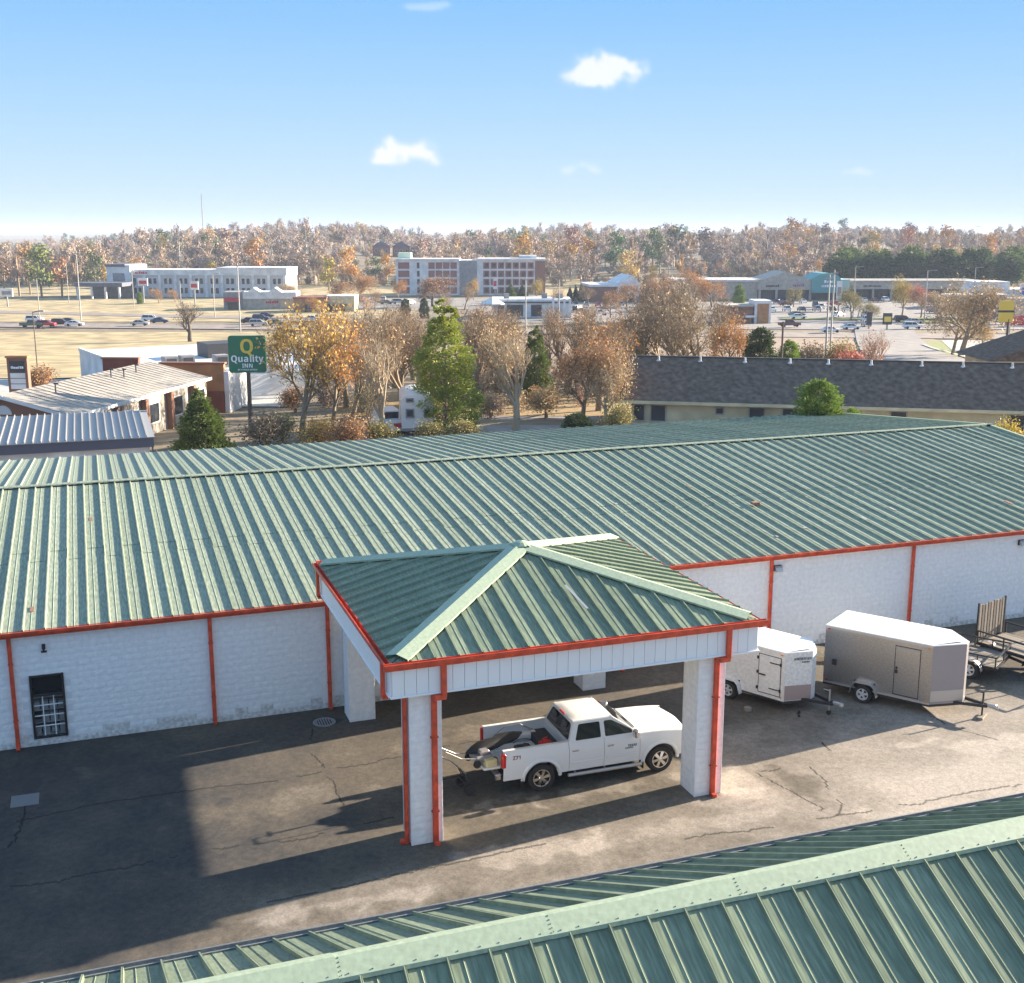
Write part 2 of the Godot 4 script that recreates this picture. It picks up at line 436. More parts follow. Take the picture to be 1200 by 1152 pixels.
func lot_texture() -> ImageTexture:
	var W := 2048
	var Hh := 768
	var px := 32.0 # pixels per metre
	var ims := []
	for q in [[0.0045, 4, 31], [0.02, 4, 32], [0.11, 3, 33], [0.0022, 3, 34]]:
		var f := FastNoiseLite.new()
		f.noise_type = FastNoiseLite.TYPE_SIMPLEX_SMOOTH; f.frequency = q[0]; f.fractal_octaves = q[1]; f.seed = q[2]
		var im := f.get_image(W, Hh, false, false, true)
		ims.append(im.get_data())
	var A: PackedByteArray = ims[0]; var B: PackedByteArray = ims[1]; var C: PackedByteArray = ims[2]; var D: PackedByteArray = ims[3]
	var speck := RandomNumberGenerator.new(); speck.seed = 77
	var out := PackedByteArray(); out.resize(W * Hh * 3)
	# pale dusty spots and stains: x, z, radius x, radius z, strength
	var spots := [[16.4, -27.3, 1.0, 0.6, 0.8], [15.8, -26.5, 0.9, 0.35, 0.7], [21.2, -25.4, 0.55, 0.3, 1.1], [20.6, -25.95, 0.22, 0.12, 1.0], [22.5, -27.9, 0.8, 0.3, 0.7], [25.6, -27.0, 2.2, 0.5, 0.8],
		[9.0, -28.3, 1.7, 0.45, 0.85], [12.5, -28.2, 2.2, 0.35, 0.7], [9.4, -25.7, 1.7, 0.55, 0.95], [4.6, -24.9, 2.0, 0.35, 0.7], [14.6, -25.5, 3.0, 0.35, 0.5], [-1.1, -34.4, 0.35, 0.5, 0.35], [22.0, -24.7, 4.0, 0.25, 0.4],
		[10.5, -33.0, 2.5, 0.7, 0.35], [3.5, -30.3, 2.5, 0.9, 0.25]]
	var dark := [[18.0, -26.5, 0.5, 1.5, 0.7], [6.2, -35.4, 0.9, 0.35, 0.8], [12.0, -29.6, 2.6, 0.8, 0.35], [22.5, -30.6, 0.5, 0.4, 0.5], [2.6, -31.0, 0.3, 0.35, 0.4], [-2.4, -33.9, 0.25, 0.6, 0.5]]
	var wv := PackedFloat32Array(); wv.resize(W * Hh)
	for y in Hh:
		var z := -37.0 + (y + 0.5) / px
		for x in W:
			var X := -16.0 + (x + 0.5) / px
			var i := y * W + x
			var a := A[i] / 255.0 - 0.5; var b := B[i] / 255.0 - 0.5
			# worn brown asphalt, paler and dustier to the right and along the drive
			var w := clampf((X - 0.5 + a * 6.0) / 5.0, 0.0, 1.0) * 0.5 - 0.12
			w += clampf((X - 15.5 + a * 5.0) / 5.0, 0.0, 1.0) * 1.0 * clampf((z + 32.5 + a * 3.0 + b) / 3.5, 0.0, 1.0)  # stays darker towards the wall: the shade there is put into the colour
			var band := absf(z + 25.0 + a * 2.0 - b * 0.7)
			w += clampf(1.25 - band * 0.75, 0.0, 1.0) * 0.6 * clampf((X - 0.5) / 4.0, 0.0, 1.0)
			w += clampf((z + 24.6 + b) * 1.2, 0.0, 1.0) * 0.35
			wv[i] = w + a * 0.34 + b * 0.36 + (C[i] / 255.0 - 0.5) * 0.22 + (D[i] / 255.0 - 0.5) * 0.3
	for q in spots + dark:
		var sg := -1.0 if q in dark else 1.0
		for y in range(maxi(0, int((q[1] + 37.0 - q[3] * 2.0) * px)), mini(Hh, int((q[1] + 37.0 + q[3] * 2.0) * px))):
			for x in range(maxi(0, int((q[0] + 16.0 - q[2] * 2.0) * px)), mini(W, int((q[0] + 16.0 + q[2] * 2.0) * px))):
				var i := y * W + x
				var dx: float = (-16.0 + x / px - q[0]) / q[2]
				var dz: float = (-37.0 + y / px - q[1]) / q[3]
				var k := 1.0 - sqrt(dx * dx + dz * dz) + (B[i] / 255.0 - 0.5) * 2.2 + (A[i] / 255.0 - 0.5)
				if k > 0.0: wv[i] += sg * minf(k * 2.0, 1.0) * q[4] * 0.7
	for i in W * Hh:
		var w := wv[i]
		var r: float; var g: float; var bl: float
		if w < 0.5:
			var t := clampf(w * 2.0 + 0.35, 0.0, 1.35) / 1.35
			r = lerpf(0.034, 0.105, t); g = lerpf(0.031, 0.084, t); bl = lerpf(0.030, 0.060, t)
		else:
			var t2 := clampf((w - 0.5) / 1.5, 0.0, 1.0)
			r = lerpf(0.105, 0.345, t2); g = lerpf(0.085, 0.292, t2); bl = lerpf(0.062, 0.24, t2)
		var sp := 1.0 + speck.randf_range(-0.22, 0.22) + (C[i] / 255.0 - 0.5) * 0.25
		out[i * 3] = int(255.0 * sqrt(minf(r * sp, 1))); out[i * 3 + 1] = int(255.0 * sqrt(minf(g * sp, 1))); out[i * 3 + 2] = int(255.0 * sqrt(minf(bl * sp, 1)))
	# tar-filled and open cracks and paving joints
	var lines := [[[-16, -31.2], [-3.06, -31.54], [-0.95, -31.96], [1.75, -32.0], [4.3, -31.74], [6.07, -31.95], [8.2, -32.17], [12, -32.6]],
		[[-16, -28.0], [-2.87, -28.17], [-0.57, -28.22], [2.08, -28.46], [3.98, -28.24], [5.33, -28.4], [7.1, -28.6]], [[5.8, -35.3], [5.4, -33.4], [5.7, -31.8], [5.6, -29.4], [5.3, -28.45]],
		[[-2.5, -33.2], [-2.5, -31.7], [-2.75, -30.4], [-3.3, -29.2], [-5, -28.3]], [[17.4, -27.7], [18.1, -27.74]], [[18.95, -27.5], [18.4, -25.2], [17.9, -24.7]], [[17.3, -27.6], [17.75, -25.2], [17.6, -24.9]],
		[[20.8, -31.3], [20.5, -29.7], [20.05, -28.3]], [[24.7, -29.4], [24.75, -28.4], [25.4, -27.2]], [[3, -25.5], [6.8, -25.7], [10.1, -25.9]], [[13.5, -24.9], [16, -24.75], [18.5, -24.7], [24, -24.55], [34, -24.3]],
		[[16.75, -24.75], [17.1, -23.6]], [[29, -29.0], [29.4, -26.0], [30.5, -24.4]]]
	for li in lines.size():
		var L: Array = lines[li]
		var wide := 2 if li in [3, 7] else 1
		for k in L.size() - 1:
			var p := Vector2((L[k][0] + 16.0) * px, (L[k][1] + 37.0) * px)
			var q := Vector2((L[k + 1][0] + 16.0) * px, (L[k + 1][1] + 37.0) * px)
			var steps := int(p.distance_to(q) * 1.5)
			for s in steps:
				var o := p.lerp(q, float(s) / steps)
				var j := int(o.y) * W + int(o.x)
				if j < 0 or j >= W * Hh or A[j] + B[j] < 215: continue
				var jit := int((B[j] - 128) * 0.045 + (C[j] - 128) * 0.012)
				for wy in range(-wide, wide + 1):
					var row := int(o.y) + jit + wy
					if row < 0 or row >= Hh: continue
					var m2 := (row * W + clampi(int(o.x) + (jit if absf(q.y - p.y) > absf(q.x - p.x) else 0), 0, W - 1)) * 3
					var f2 := 0.55 if absi(wy) < wide else 0.85
					for h in 3: out[m2 + h] = int(out[m2 + h] * f2)
	# square root kept more precision in the dark; turn it into sRGB
	var lut := PackedByteArray(); lut.resize(256)
	for i in 256:
		var l := pow(i / 255.0, 2.0)
		lut[i] = int(255.0 * (12.92 * l if l < 0.0031 else 1.055 * pow(l, 0.41667) - 0.055))
	for i in out.size(): out[i] = lut[out[i]]
	return ImageTexture.create_from_image(Image.create_from_data(W, Hh, false, Image.FORMAT_RGB8, out))

func ground():
	var b := MB.new()
	var rows := [-300.0, -50.0, 0.0, 40.0, 96.0, 113.0, 130.0, 155.0, 180.0, 205.0, 230.0, 265.0, 330.0, 420.0, 520.0, 560.0, 600.0, 625.0, 650.0, 675.0, 700.0, 760.0, 820.0, 1000.0, 1250.0, 1500.0, 2000.0, 3000.0, 6000.0]
	for i in rows.size() - 1:
		for j in 100:
			var u0 := -1.0 * maxf(rows[i + 1] * 0.75, 700.0); var k := -2.0 * u0 / 100.0
			u0 += j * k
			b.quad(at(u0, rows[i]), at(u0 + k, rows[i]), at(u0 + k, rows[i + 1]), at(u0, rows[i + 1]))
	structure("ground", b, M.soil)
	b = MB.new()
	var y := 0.006
	b.quad(Vector3(-90, y, 30), Vector3(120, y, 30), Vector3(120, y, -37), Vector3(-90, y, -37))
	mk("old_asphalt", Color(0.075, 0.066, 0.056), 0.92)
	structure("yard_paving", b, M.old_asphalt)
	b = MB.new()
	y = 0.012
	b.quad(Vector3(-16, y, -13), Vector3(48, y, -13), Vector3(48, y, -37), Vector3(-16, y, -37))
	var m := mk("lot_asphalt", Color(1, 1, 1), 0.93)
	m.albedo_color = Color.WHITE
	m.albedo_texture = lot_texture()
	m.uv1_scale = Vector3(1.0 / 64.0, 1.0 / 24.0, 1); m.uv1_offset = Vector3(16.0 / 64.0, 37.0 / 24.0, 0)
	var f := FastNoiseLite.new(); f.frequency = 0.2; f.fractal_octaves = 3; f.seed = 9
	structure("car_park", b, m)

var panel_pts := [[0.0, 0.066], [0.016, 0.068], [0.034, 0.0], [0.205, 0.0], [0.216, 0.011], [0.227, 0.0], [0.40, 0.0], [0.411, 0.011], [0.422, 0.0], [0.578, 0.0], [0.594, 0.068], [0.61, 0.066]]

func panel(z0: Callable, z1: Callable, laps: Array, x_from := 0.0) -> MB:
	# one roof sheet: x across, y out of the roof, z down the slope from z0(x) to z1(x)
	var b := MB.new()
	var stops := [-1.0] + laps + [-2.0]
	for s in stops.size() - 1:
		var lift := 0.012 * (stops.size() - 2 - s)
		for k in panel_pts.size() - 1:
			var p: Array = panel_pts[k]; var q: Array = panel_pts[k + 1]
			var a0: float = z0.call(x_from + p[0]); var a1: float = z0.call(x_from + q[0])
			var e0: float = z1.call(x_from + p[0]); var e1: float = z1.call(x_from + q[0])
			if s > 0: a0 = stops[s] - 0.08; a1 = a0
			if s < stops.size() - 2: e0 = stops[s + 1]; e1 = e0
			if e0 - a0 < 0.002 and e1 - a1 < 0.002: continue
			e0 = maxf(e0, a0); e1 = maxf(e1, a1)
			b.quad(Vector3(p[0], p[1] + lift, e0), Vector3(q[0], q[1] + lift, e1), Vector3(q[0], q[1] + lift, a1), Vector3(p[0], p[1] + lift, a0))
			# the thickness of the sheet's lower edge
			b.quad(Vector3(p[0], p[1] + lift - 0.006, e0), Vector3(q[0], q[1] + lift - 0.006, e1), Vector3(q[0], q[1] + lift, e1), Vector3(p[0], p[1] + lift, e0))
	return b

func slope_basis(across: Vector3, down: Vector3) -> Basis:
	return Basis(across.normalized(), down.normalized().cross(across.normalized()), down.normalized())

func block_meshes(w: float, h: float, depth: float, count: int) -> Array:
	var out := []
	for k in count:
		var b := MB.new()
		var g := []
		for i in 4:
			var row := []
			for j in 6:
				var edge := i == 0 or i == 3 or j == 0 or j == 5
				var zz := depth * 0.35 if edge else depth * rng.randf_range(0.55, 1.0)
				row.append(Vector3(-w * 0.5 + 0.003 + (w - 0.006) * (j + (0.0 if j in [0, 5] else wobble(0.3))) / 5.0, -h * 0.5 + 0.003 + (h - 0.006) * (i + (0.0 if i in [0, 3] else wobble(0.25))) / 3.0, zz))
			g.append(row)
		for i in 3:
			for j in 5:
				b.quad(g[i][j], g[i][j + 1], g[i + 1][j + 1], g[i + 1][j])
		for j in 5:
			var z := Vector3(0, 0, -0.02)
			b.quad(g[0][j] * Vector3(1, 1, 0) + z, g[0][j + 1] * Vector3(1, 1, 0) + z, g[0][j + 1], g[0][j])
			b.quad(g[3][j], g[3][j + 1], g[3][j + 1] * Vector3(1, 1, 0) + z, g[3][j] * Vector3(1, 1, 0) + z)
		for i in 3:
			var z := Vector3(0, 0, -0.02)
			b.quad(g[i][5] * Vector3(1, 1, 0) + z, g[i + 1][5] * Vector3(1, 1, 0) + z, g[i + 1][5], g[i][5])
			b.quad(g[i + 1][0] * Vector3(1, 1, 0) + z, g[i][0] * Vector3(1, 1, 0) + z, g[i][0], g[i + 1][0])
		out.append(b)
	return out

func append_mb(dst: MB, src: MB, xf: Transform3D):
	dst.v.append_array(xf * src.v); 
	for k in src.n: dst.n.append(xf.basis * k)
	dst.c.append_array(src.c); dst.t.append_array(src.t)

func gutter(p: Vector3, q: Vector3, out: Vector3) -> MB:
	# box gutter with a rolled lip, p to q
	var b := MB.new()
	var pr := [[0.0, 0.0], [0.0, -0.17], [0.12, -0.17], [0.165, -0.07], [0.165, 0.0], [0.15, 0.012], [0.135, 0.0], [0.135, -0.05], [0.1, -0.14], [0.02, -0.14], [0.02, 0.0]]
	for k in pr.size():
		var a: Array = pr[k]; var e: Array = pr[(k + 1) % pr.size()]
		var o0: Vector3 = out * a[0] + Vector3.UP * a[1]
		var o1: Vector3 = out * e[0] + Vector3.UP * e[1]
		b.quad(p + o0, p + o1, q + o1, q + o0)
	for s in [p, q]:
		b.quad(s + Vector3.UP * -0.17, s + out * 0.12 + Vector3.UP * -0.17, s + out * 0.165 + Vector3.UP * -0.01, s + Vector3.UP * -0.01)
	return b

func downspout(parent: Node, top: Vector3, foot_y: float, out: Vector3, kick := 0.0) -> MeshInstance3D:
	var b := MB.new()
	var w := out.cross(Vector3.UP).normalized()
	var bs := Basis(w, Vector3.UP, w.cross(Vector3.UP))
	b.bev(Vector3(top.x, (top.y + foot_y) * 0.5, top.z), Vector3(0.12, top.y - foot_y, 0.09), 0.012, bs)
	for f in [0.25, 0.75]:
		b.box(Vector3(top.x, lerpf(foot_y, top.y, f), top.z), Vector3(0.15, 0.03, 0.096), bs)
	if kick > 0.0:
		b.bev(Vector3(top.x, foot_y + 0.05, top.z) + out * kick * 0.5, Vector3(0.12, 0.09, kick + 0.09), 0.012, bs)
	return part("downspout", b, M.red, parent)

func main_building():
	var t := thing("storage_building", "long white block building with green ribbed metal roof and red gutters behind the canopy", "building", Vector3.ZERO)
	var x0 := -14.0; var n := 97; var x1 := x0 + n * 0.61
	var ze := -36.36; var zr := -51.2; var ye := 3.70; var yr := 5.06; var zb := -65.45
	var wall := MB.new()
	var zw := -36.55
	# front wall with a window opening and a shop-front opening, ends and back
	var ops := [[x0, -2.36, 0.0, 3.62], [-2.36, -1.4, 0.0, 0.24], [-2.36, -1.4, 2.26, 3.62], [-1.4, 8.6, 0.0, 3.62], [8.6, 12.4, 0.0, 0.15], [8.6, 12.4, 2.4, 3.62], [12.4, x1 - 0.3, 0.0, 3.62]]
	for o in ops:
		wall.box(Vector3((o[0] + o[1]) * 0.5, (o[2] + o[3]) * 0.5, zw - 0.1), Vector3(o[1] - o[0], o[3] - o[2], 0.2))
	wall.box(Vector3((x0 + x1) * 0.5, 1.81, -64.9), Vector3(x1 - x0 - 0.3, 3.62, 0.2))
	for X in [x0 + 0.1, x1 - 0.4]:
		var P := PackedVector2Array([Vector2(-64.8, 0), Vector2(zw - 0.2, 0), Vector2(zw - 0.2, 3.6), Vector2(zr, 4.93), Vector2(-64.8, 3.6)])
		wall.prism(P, Transform3D(Basis(Vector3(0, 0, 1), Vector3(0, 1, 0), Vector3(-1, 0, 0)), Vector3(X, 0, 0)), -0.1, 0.1)
	var wp := part("wall", wall, M.white_core, t)
	# split-face blocks: the nearest are pieces, the rest are joined
	var bm := block_meshes(0.4, 0.2, 0.017, 10)
	var bmesh := []
	for b in bm: bmesh.append(b.mesh())
	var rest := MB.new(); var rest_low := MB.new()
	var singles := 0
	for r in 18:
		var y := 0.1 + r * 0.2
		for k in 112:
			var X := -6.0 + k * 0.4 + (0.2 if r % 2 else 0.0)
			if X > x1 - 0.4: continue
			if X + 0.2 > -2.36 and X - 0.2 < -1.4 and y > 0.2 and y < 2.28: continue
			if X + 0.2 > 8.6 and X - 0.2 < 12.4 and y > 0.1 and y < 2.42: continue
			if r == 17 and y > 3.55: y = 3.5
			var xf := Transform3D(Basis.IDENTITY, Vector3(X, y, zw))
			if rng.randf() < 0.5: xf.basis = Basis(Vector3.BACK, PI)
			var which := rng.randi() % 10
			if X > -2.8 and X < 4.0 and singles < 290:
				inst("block", bmesh[which], M.white_block_soiled if r == 0 or (r == 1 and rng.randf() < 0.3) else M.white_block, wp, xf)
				singles += 1
			else:
				append_mb(rest_low if r == 0 or (r == 1 and rng.randf() < 0.3) else rest, bm[which], xf)
	part("base_course", rest_low, M.white_block_soiled, wp).set_meta("kind", "stuff")
	var rs := part("block_facing", rest, M.white_block, wp)
	rs.set_meta("kind", "stuff")
	# half blocks beside the openings
	var trim := MB.new()
	trim.box(Vector3(16, 3.565, zw + 0.02), Vector3(59.0, 0.07, 0.1))
	part("eave_trim", trim, M.white_board, t)
	# roof sheets
	var L := sqrt(pow(zr - ze, 2) + pow(yr - ye, 2))
	var meshes := []
	for lap in [[L * 0.535], [L * 0.60]]:
		meshes.append(panel(func(_x): return 0.12, func(_x): return L, lap).mesh())
	var bf := slope_basis(Vector3.RIGHT, Vector3(0, ye - yr, ze - zr))
	var bb := slope_basis(Vector3.LEFT, Vector3(0, ye - yr, zb - zr))
	for i in n:
		inst("roof_panel", meshes[i % 2], M["roof_pale_%d" % (rng.randi() % 4)], t, Transform3D(bf, Vector3(x0 + i * 0.61, yr, zr)))
	for i in n:
		inst("roof_panel", meshes[i % 2], M["roof_pale_%d" % (rng.randi() % 4)], t, Transform3D(bb, Vector3(x0 + (i + 1) * 0.61, yr, zr)))
	# ridge cap in lengths, gable trims
	var cap := MB.new()
	var pr := [[-0.16, -0.02], [-0.15, 0.005], [0.0, 0.05], [0.15, 0.005], [0.16, -0.02]]
	for k in 4:
		cap.quad(Vector3(0, pr[k][1], pr[k][0]), Vector3(0, pr[k + 1][1], pr[k + 1][0]), Vector3(3.03, pr[k + 1][1], pr[k + 1][0]), Vector3(3.03, pr[k][1], pr[k][0]))
	var cm := cap.mesh()
	for i in 20:
		var o := inst("ridge_cap", cm, M.roof_pale_2, t, Transform3D(Basis(Vector3.BACK, wobble(0.0015)), Vector3(x0 + i * 3.05 - 0.8, yr + 0.085, zr)))
		if o.position.x + 3.03 > x1: o.scale.x = (x1 - o.position.x) / 3.03
	for s in [[ze, ye], [zb, ye]]:
		for X in [x0, x1]:
			var rake := MB.new()
			var mid := Vector3(X, (yr + s[1]) * 0.5 + 0.03, (zr + s[0]) * 0.5)
			var dir := (Vector3(0, s[1] - yr, s[0] - zr)).normalized()
			rake.box(mid, Vector3(0.16, 0.16, L), slope_basis(Vector3.RIGHT, dir) if s[0] == ze else slope_basis(Vector3.LEFT, dir))
			part("rake_trim", rake, M.cap_green, t)
	for seg in [[x0, 6.2], [6.205, 16.4], [16.405, x1]]:
		part("gutter", gutter(Vector3(seg[0], ye + 0.02, ze - 0.06), Vector3(seg[1], ye + 0.02, ze - 0.06), Vector3(0, 0, 1)), M.red, t)
	var sf := MB.new()
	sf.box(Vector3((x0 + x1) * 0.5, 3.6, (ze + zw) * 0.5 - 0.06), Vector3(x1 - x0 - 0.4, 0.03, absf(ze - zw)))
	part("soffit", sf, M.white_board, t)
	for X in [-9.0, -2.82, 2.95, 6.62, 17.0, 22.95, 29.17, 35.2, 41.2]:
		downspout(t, Vector3(X, 3.6, zw + 0.11), 0.03, Vector3(0, 0, 1), 0.12)
	# small office window with a muntin grid
	var w := MB.new()
	var wx := -1.88
	for s in [[-2.33, 1.25, 0.07, 2.02], [-1.43, 1.25, 0.07, 2.02]]: w.bev(Vector3(s[0], s[1], zw + 0.02), Vector3(s[2], s[3], 0.1), 0.008)
	for s in [0.275, 2.225, 1.62]: w.bev(Vector3(wx, s, zw + 0.018), Vector3(0.9, 0.06, 0.09), 0.008)
	var wf := part("window", w, M.black, t)
	var mu := MB.new()
	for X in [-2.04, -1.73]: mu.box(Vector3(X, 0.95, zw - 0.02), Vector3(0.025, 1.3, 0.03))
	for Y in [0.62, 0.95, 1.28]: mu.box(Vector3(wx, Y, zw - 0.022), Vector3(0.86, 0.025, 0.03))
	part("muntin", mu, M.white_board, wf)
	for i in 3:
		for j in 4:
			var pn := MB.new()
			pn.box(Vector3(-2.19 + i * 0.31, 0.455 + j * 0.33, zw - 0.035), Vector3(0.285, 0.3, 0.006))
			part("pane", pn, M.window_glass, wf)
	var pn2 := MB.new()
	pn2.box(Vector3(wx, 1.92, zw - 0.035), Vector3(0.86, 0.56, 0.006))
	part("pane", pn2, M.dark_glass, wf)
	# goods on shelves just inside the glass
	var sh := MB.new()
	for j in 4:
		sh.box(Vector3(wx, 0.3 + j * 0.4, zw - 0.24), Vector3(0.9, 0.03, 0.3))
	part("shelf", sh, M.white_board, wf)
	var bx := MB.new()
	for j in 4:
		for i in 4:
			if rng.randf() < 0.8:
				bx.box(Vector3(-2.24 + i * 0.24, 0.3 + j * 0.4 + 0.14, zw - 0.2), Vector3(0.19, rng.randf_range(0.16, 0.3), 0.2))
	part("shelf_goods", bx, M.white_board, wf)
	var rm := MB.new()
	rm.box(Vector3(wx, 1.3, zw - 1.2), Vector3(2.4, 2.6, 0.05)); rm.box(Vector3(wx - 1.2, 1.3, zw - 0.7), Vector3(0.05, 2.6, 1.0)); rm.box(Vector3(wx + 1.2, 1.3, zw - 0.7), Vector3(0.05, 2.6, 1.0)); rm.box(Vector3(wx, 2.6, zw - 0.7), Vector3(2.4, 0.05, 1.0)); rm.box(Vector3(wx, 0.02, zw - 0.7), Vector3(2.4, 0.05, 1.0))
	part("room_lining", rm, M.grey_metal, wf)
	# shop front under the canopy
	var sfr := MB.new()
	for k in 5: sfr.bev(Vector3(8.65 + k * 0.925, 1.28, zw - 0.05), Vector3(0.07, 2.25, 0.1), 0.008)
	for Y in [0.2, 2.36]: sfr.bev(Vector3(10.5, Y, zw - 0.052), Vector3(3.75, 0.08, 0.09), 0.008)
	var sg := part("shop_front", sfr, M.white_board, t)
	for k in 4:
		var g := MB.new()
		g.box(Vector3(9.11 + k * 0.925, 1.28, zw - 0.06), Vector3(0.84, 2.08, 0.008))
		part("pane", g, M.dark_glass, sg)
	# wall lamps and camera
	for q in [[23.22, 3.18], [34.35, 3.18]]:
		var lb := MB.new()
		lb.bev(Vector3(q[0], q[1], zw + 0.06), Vector3(0.34, 0.22, 0.08), 0.02)
		var lw := part("wall_lamp", lb, M.black, t)
		var lg := MB.new()
		lg.prism(PackedVector2Array([Vector2(0.1, -0.09), Vector2(0.24, -0.09), Vector2(0.2, 0.05), Vector2(0.1, 0.09)]), Transform3D(Basis(Vector3(0, 0, 1), Vector3(0, 1, 0), Vector3(-1, 0, 0)), Vector3(q[0], q[1], zw)), -0.14, 0.14)
		part("lamp_glass", lg, M.aluminium, lw)
	var cb := MB.new()
	cb.bev(Vector3(-1.88, 3.14, zw + 0.06), Vector3(0.1, 0.15, 0.1), 0.01)
	cb.box(Vector3(-1.88, 2.98, zw + 0.05), Vector3(0.16, 0.05, 0.04))
	cb.tube(Vector3(-1.88, 3.1, zw + 0.1), Vector3(-1.88, 3.02, zw + 0.2), 0.03, 0.03, 8, true)
	part("security_camera", cb, M.black, t)
	# old sealant and repair patches stuck to the sheets
	var pr2 := RandomNumberGenerator.new(); pr2.seed = 31
	for k in 16:
		var pz := pr2.randf_range(-49.5, -37.2); var pxx := x0 + 0.61 * pr2.randi_range(18, 95) + pr2.randf_range(0.12, 0.45)
		var pb := MB.new()
		pb.box(Vector3.ZERO, Vector3(pr2.randf_range(0.08, 0.2), 0.01, pr2.randf_range(0.12, 0.5)))
		var po := inst("sealant_patch", pb.mesh(), M.far_grey if k % 3 else M.far_brick, t, Transform3D(bf, Vector3(pxx, ye + (ze - pz) * 0.0917 + 0.02, pz)))
	# bits of fallen litter and a torn flashing lying on the sheets
	var vent := MB.new()
	vent.bev(Vector3(25.4, 4.32, -41.8), Vector3(0.34, 0.1, 0.25), 0.02)
	part("roof_patch", vent, M.far_brick, t)

func canopy():
	var t := thing("entrance_canopy", "white pillared drive-through canopy with green hipped metal roof and red gutter", "canopy", Vector3.ZERO)
	var xl := 6.3; var xr := 16.5; var zf := -26.62; var zk := -36.2; var ye := 5.02
	var ap := Vector3((xl + xr) * 0.5, 6.33, (zf + zk) * 0.5)
	# roof faces: origin corner, along the eave, length, apex
	var faces := [[Vector3(xl, ye, zf), Vector3(xr, ye, zf)], [Vector3(xr, ye, zf), Vector3(xr, ye, zk)], [Vector3(xr, ye, zk), Vector3(xl, ye, zk)], [Vector3(xl, ye, zk), Vector3(xl, ye, zf)]]
	for f in faces:
		var p: Vector3 = f[0]; var q: Vector3 = f[1]
		var len := p.distance_to(q)
		var mid := (p + q) * 0.5
		var S := ap.distance_to(mid)
		var across := (q - p).normalized()
		var down := (mid - ap).normalized()
		var bs := slope_basis(across, down)
		var k := int(ceil(len / 0.61))
		var off := (len - k * 0.61) * 0.5
		for i in k:
			var xs := off + i * 0.61
			var z0 := func(x: float) -> float:
				var c := clampf(x, 0.0, len)
				return S * (1.0 - minf(c, len - c) / (len * 0.5)) + 0.02
			var z1 := func(x: float) -> float:
				return S if x >= 0.0 and x <= len else 0.0
			var b := panel(z0, z1, [], xs)
			if b.v.size() == 0: continue
			inst("roof_panel", b.mesh(), M["roof_green_%d" % (rng.randi() % 4)], t, Transform3D(bs, ap + across * (xs - len * 0.5)))
	# hip caps: two flanges folded over each hip
	var corners := [Vector3(xl, ye, zf), Vector3(xr, ye, zf), Vector3(xr, ye, zk), Vector3(xl, ye, zk)]
	for i in 4:
		var c: Vector3 = corners[i]
		var d := (c - ap).normalized()
		var n0: Vector3 = (faces[i][1] - faces[i][0]).normalized()
		var n1: Vector3 = (faces[(i + 3) % 4][0] - faces[(i + 3) % 4][1]).normalized()
		var b := MB.new()
		var up := Vector3(0, 0.125, 0)
		var a := ap + up + d * -0.1; var e := c + up - d * 0.3
		for nn in [n0, n1]:
			var face_n: Vector3 = nn
			# lie in the roof face: remove the part that leaves the plane
			var lie := (face_n - d * face_n.dot(d)).normalized() * 0.33
			var dn := Vector3(0, -0.03, 0)
			var dip := Vector3(0, -0.05, 0)
			if nn == n0:
				b.quad(a, e, e + lie + dn, a + lie + dn); b.quad(a + lie + dn, e + lie + dn, e + lie + dn + dip, a + lie + dn + dip)
			else:
				b.quad(e, a, a + lie + dn, e + lie + dn); b.quad(e + lie + dn, a + lie + dn, a + lie + dn + dip, e + lie + dn + dip)
		part("hip_cap", b, M.cap_green, t)
	var top := MB.new()
	top.lathe([[0.0, 0.1], [0.16, 0.06], [0.3, -0.02]], ap + Vector3(0, 0.08, 0), Vector3.UP, 12)
	part("apex_cap", top, M.cap_green, t)
	# gutters on four sides
	var gy := ye + 0.03
	part("gutter", gutter(Vector3(xl - 0.16, gy, zf - 0.02), Vector3(xr + 0.16, gy, zf - 0.02), Vector3(0, 0, 1)), M.red, t)
	part("gutter", gutter(Vector3(xl + 0.02, gy, zk), Vector3(xl + 0.02, gy, zf - 0.03), Vector3(-1, 0, 0)), M.red, t)
	part("gutter", gutter(Vector3(xr - 0.02, gy - 0.08, zk), Vector3(xr - 0.02, gy - 0.08, zf - 0.03), Vector3(1, 0, 0)), M.red, t)
	part("gutter", gutter(Vector3(xl, gy, zk + 0.02), Vector3(xr, gy, zk + 0.02), Vector3(0, 0, -1)), M.red, t)
	# boarded fascia beams
	var bw := 0.305
	var fm := MB.new(); fm.bev(Vector3.ZERO, Vector3(bw - 0.008, 0.74, 0.05), 0.006)
	var fmesh := fm.mesh()
	var y0 := 4.18
	var yc := y0 + 0.37
	var core := MB.new()
	core.box(Vector3((xl + xr) * 0.5, yc, zf - 0.42), Vector3(xr - xl - 0.12, 0.72, 0.7)); core.box(Vector3((xl + xr) * 0.5, yc, zk + 0.42), Vector3(xr - xl - 0.12, 0.72, 0.7))
	core.box(Vector3(xl + 0.42, yc, (zf + zk) * 0.5), Vector3(0.7, 0.722, zf - zk - 1.6)); core.box(Vector3(xr - 0.42, yc, (zf + zk) * 0.5), Vector3(0.7, 0.722, zf - zk - 1.6))
	core.box(Vector3((xl + xr) * 0.5, y0 + 0.3, (zf + zk) * 0.5), Vector3(xr - xl - 1.4, 0.04, zf - zk - 1.4))
	part("beam", core, M.white_board, t)
	var kx := int((xr - xl - 0.1) / bw)
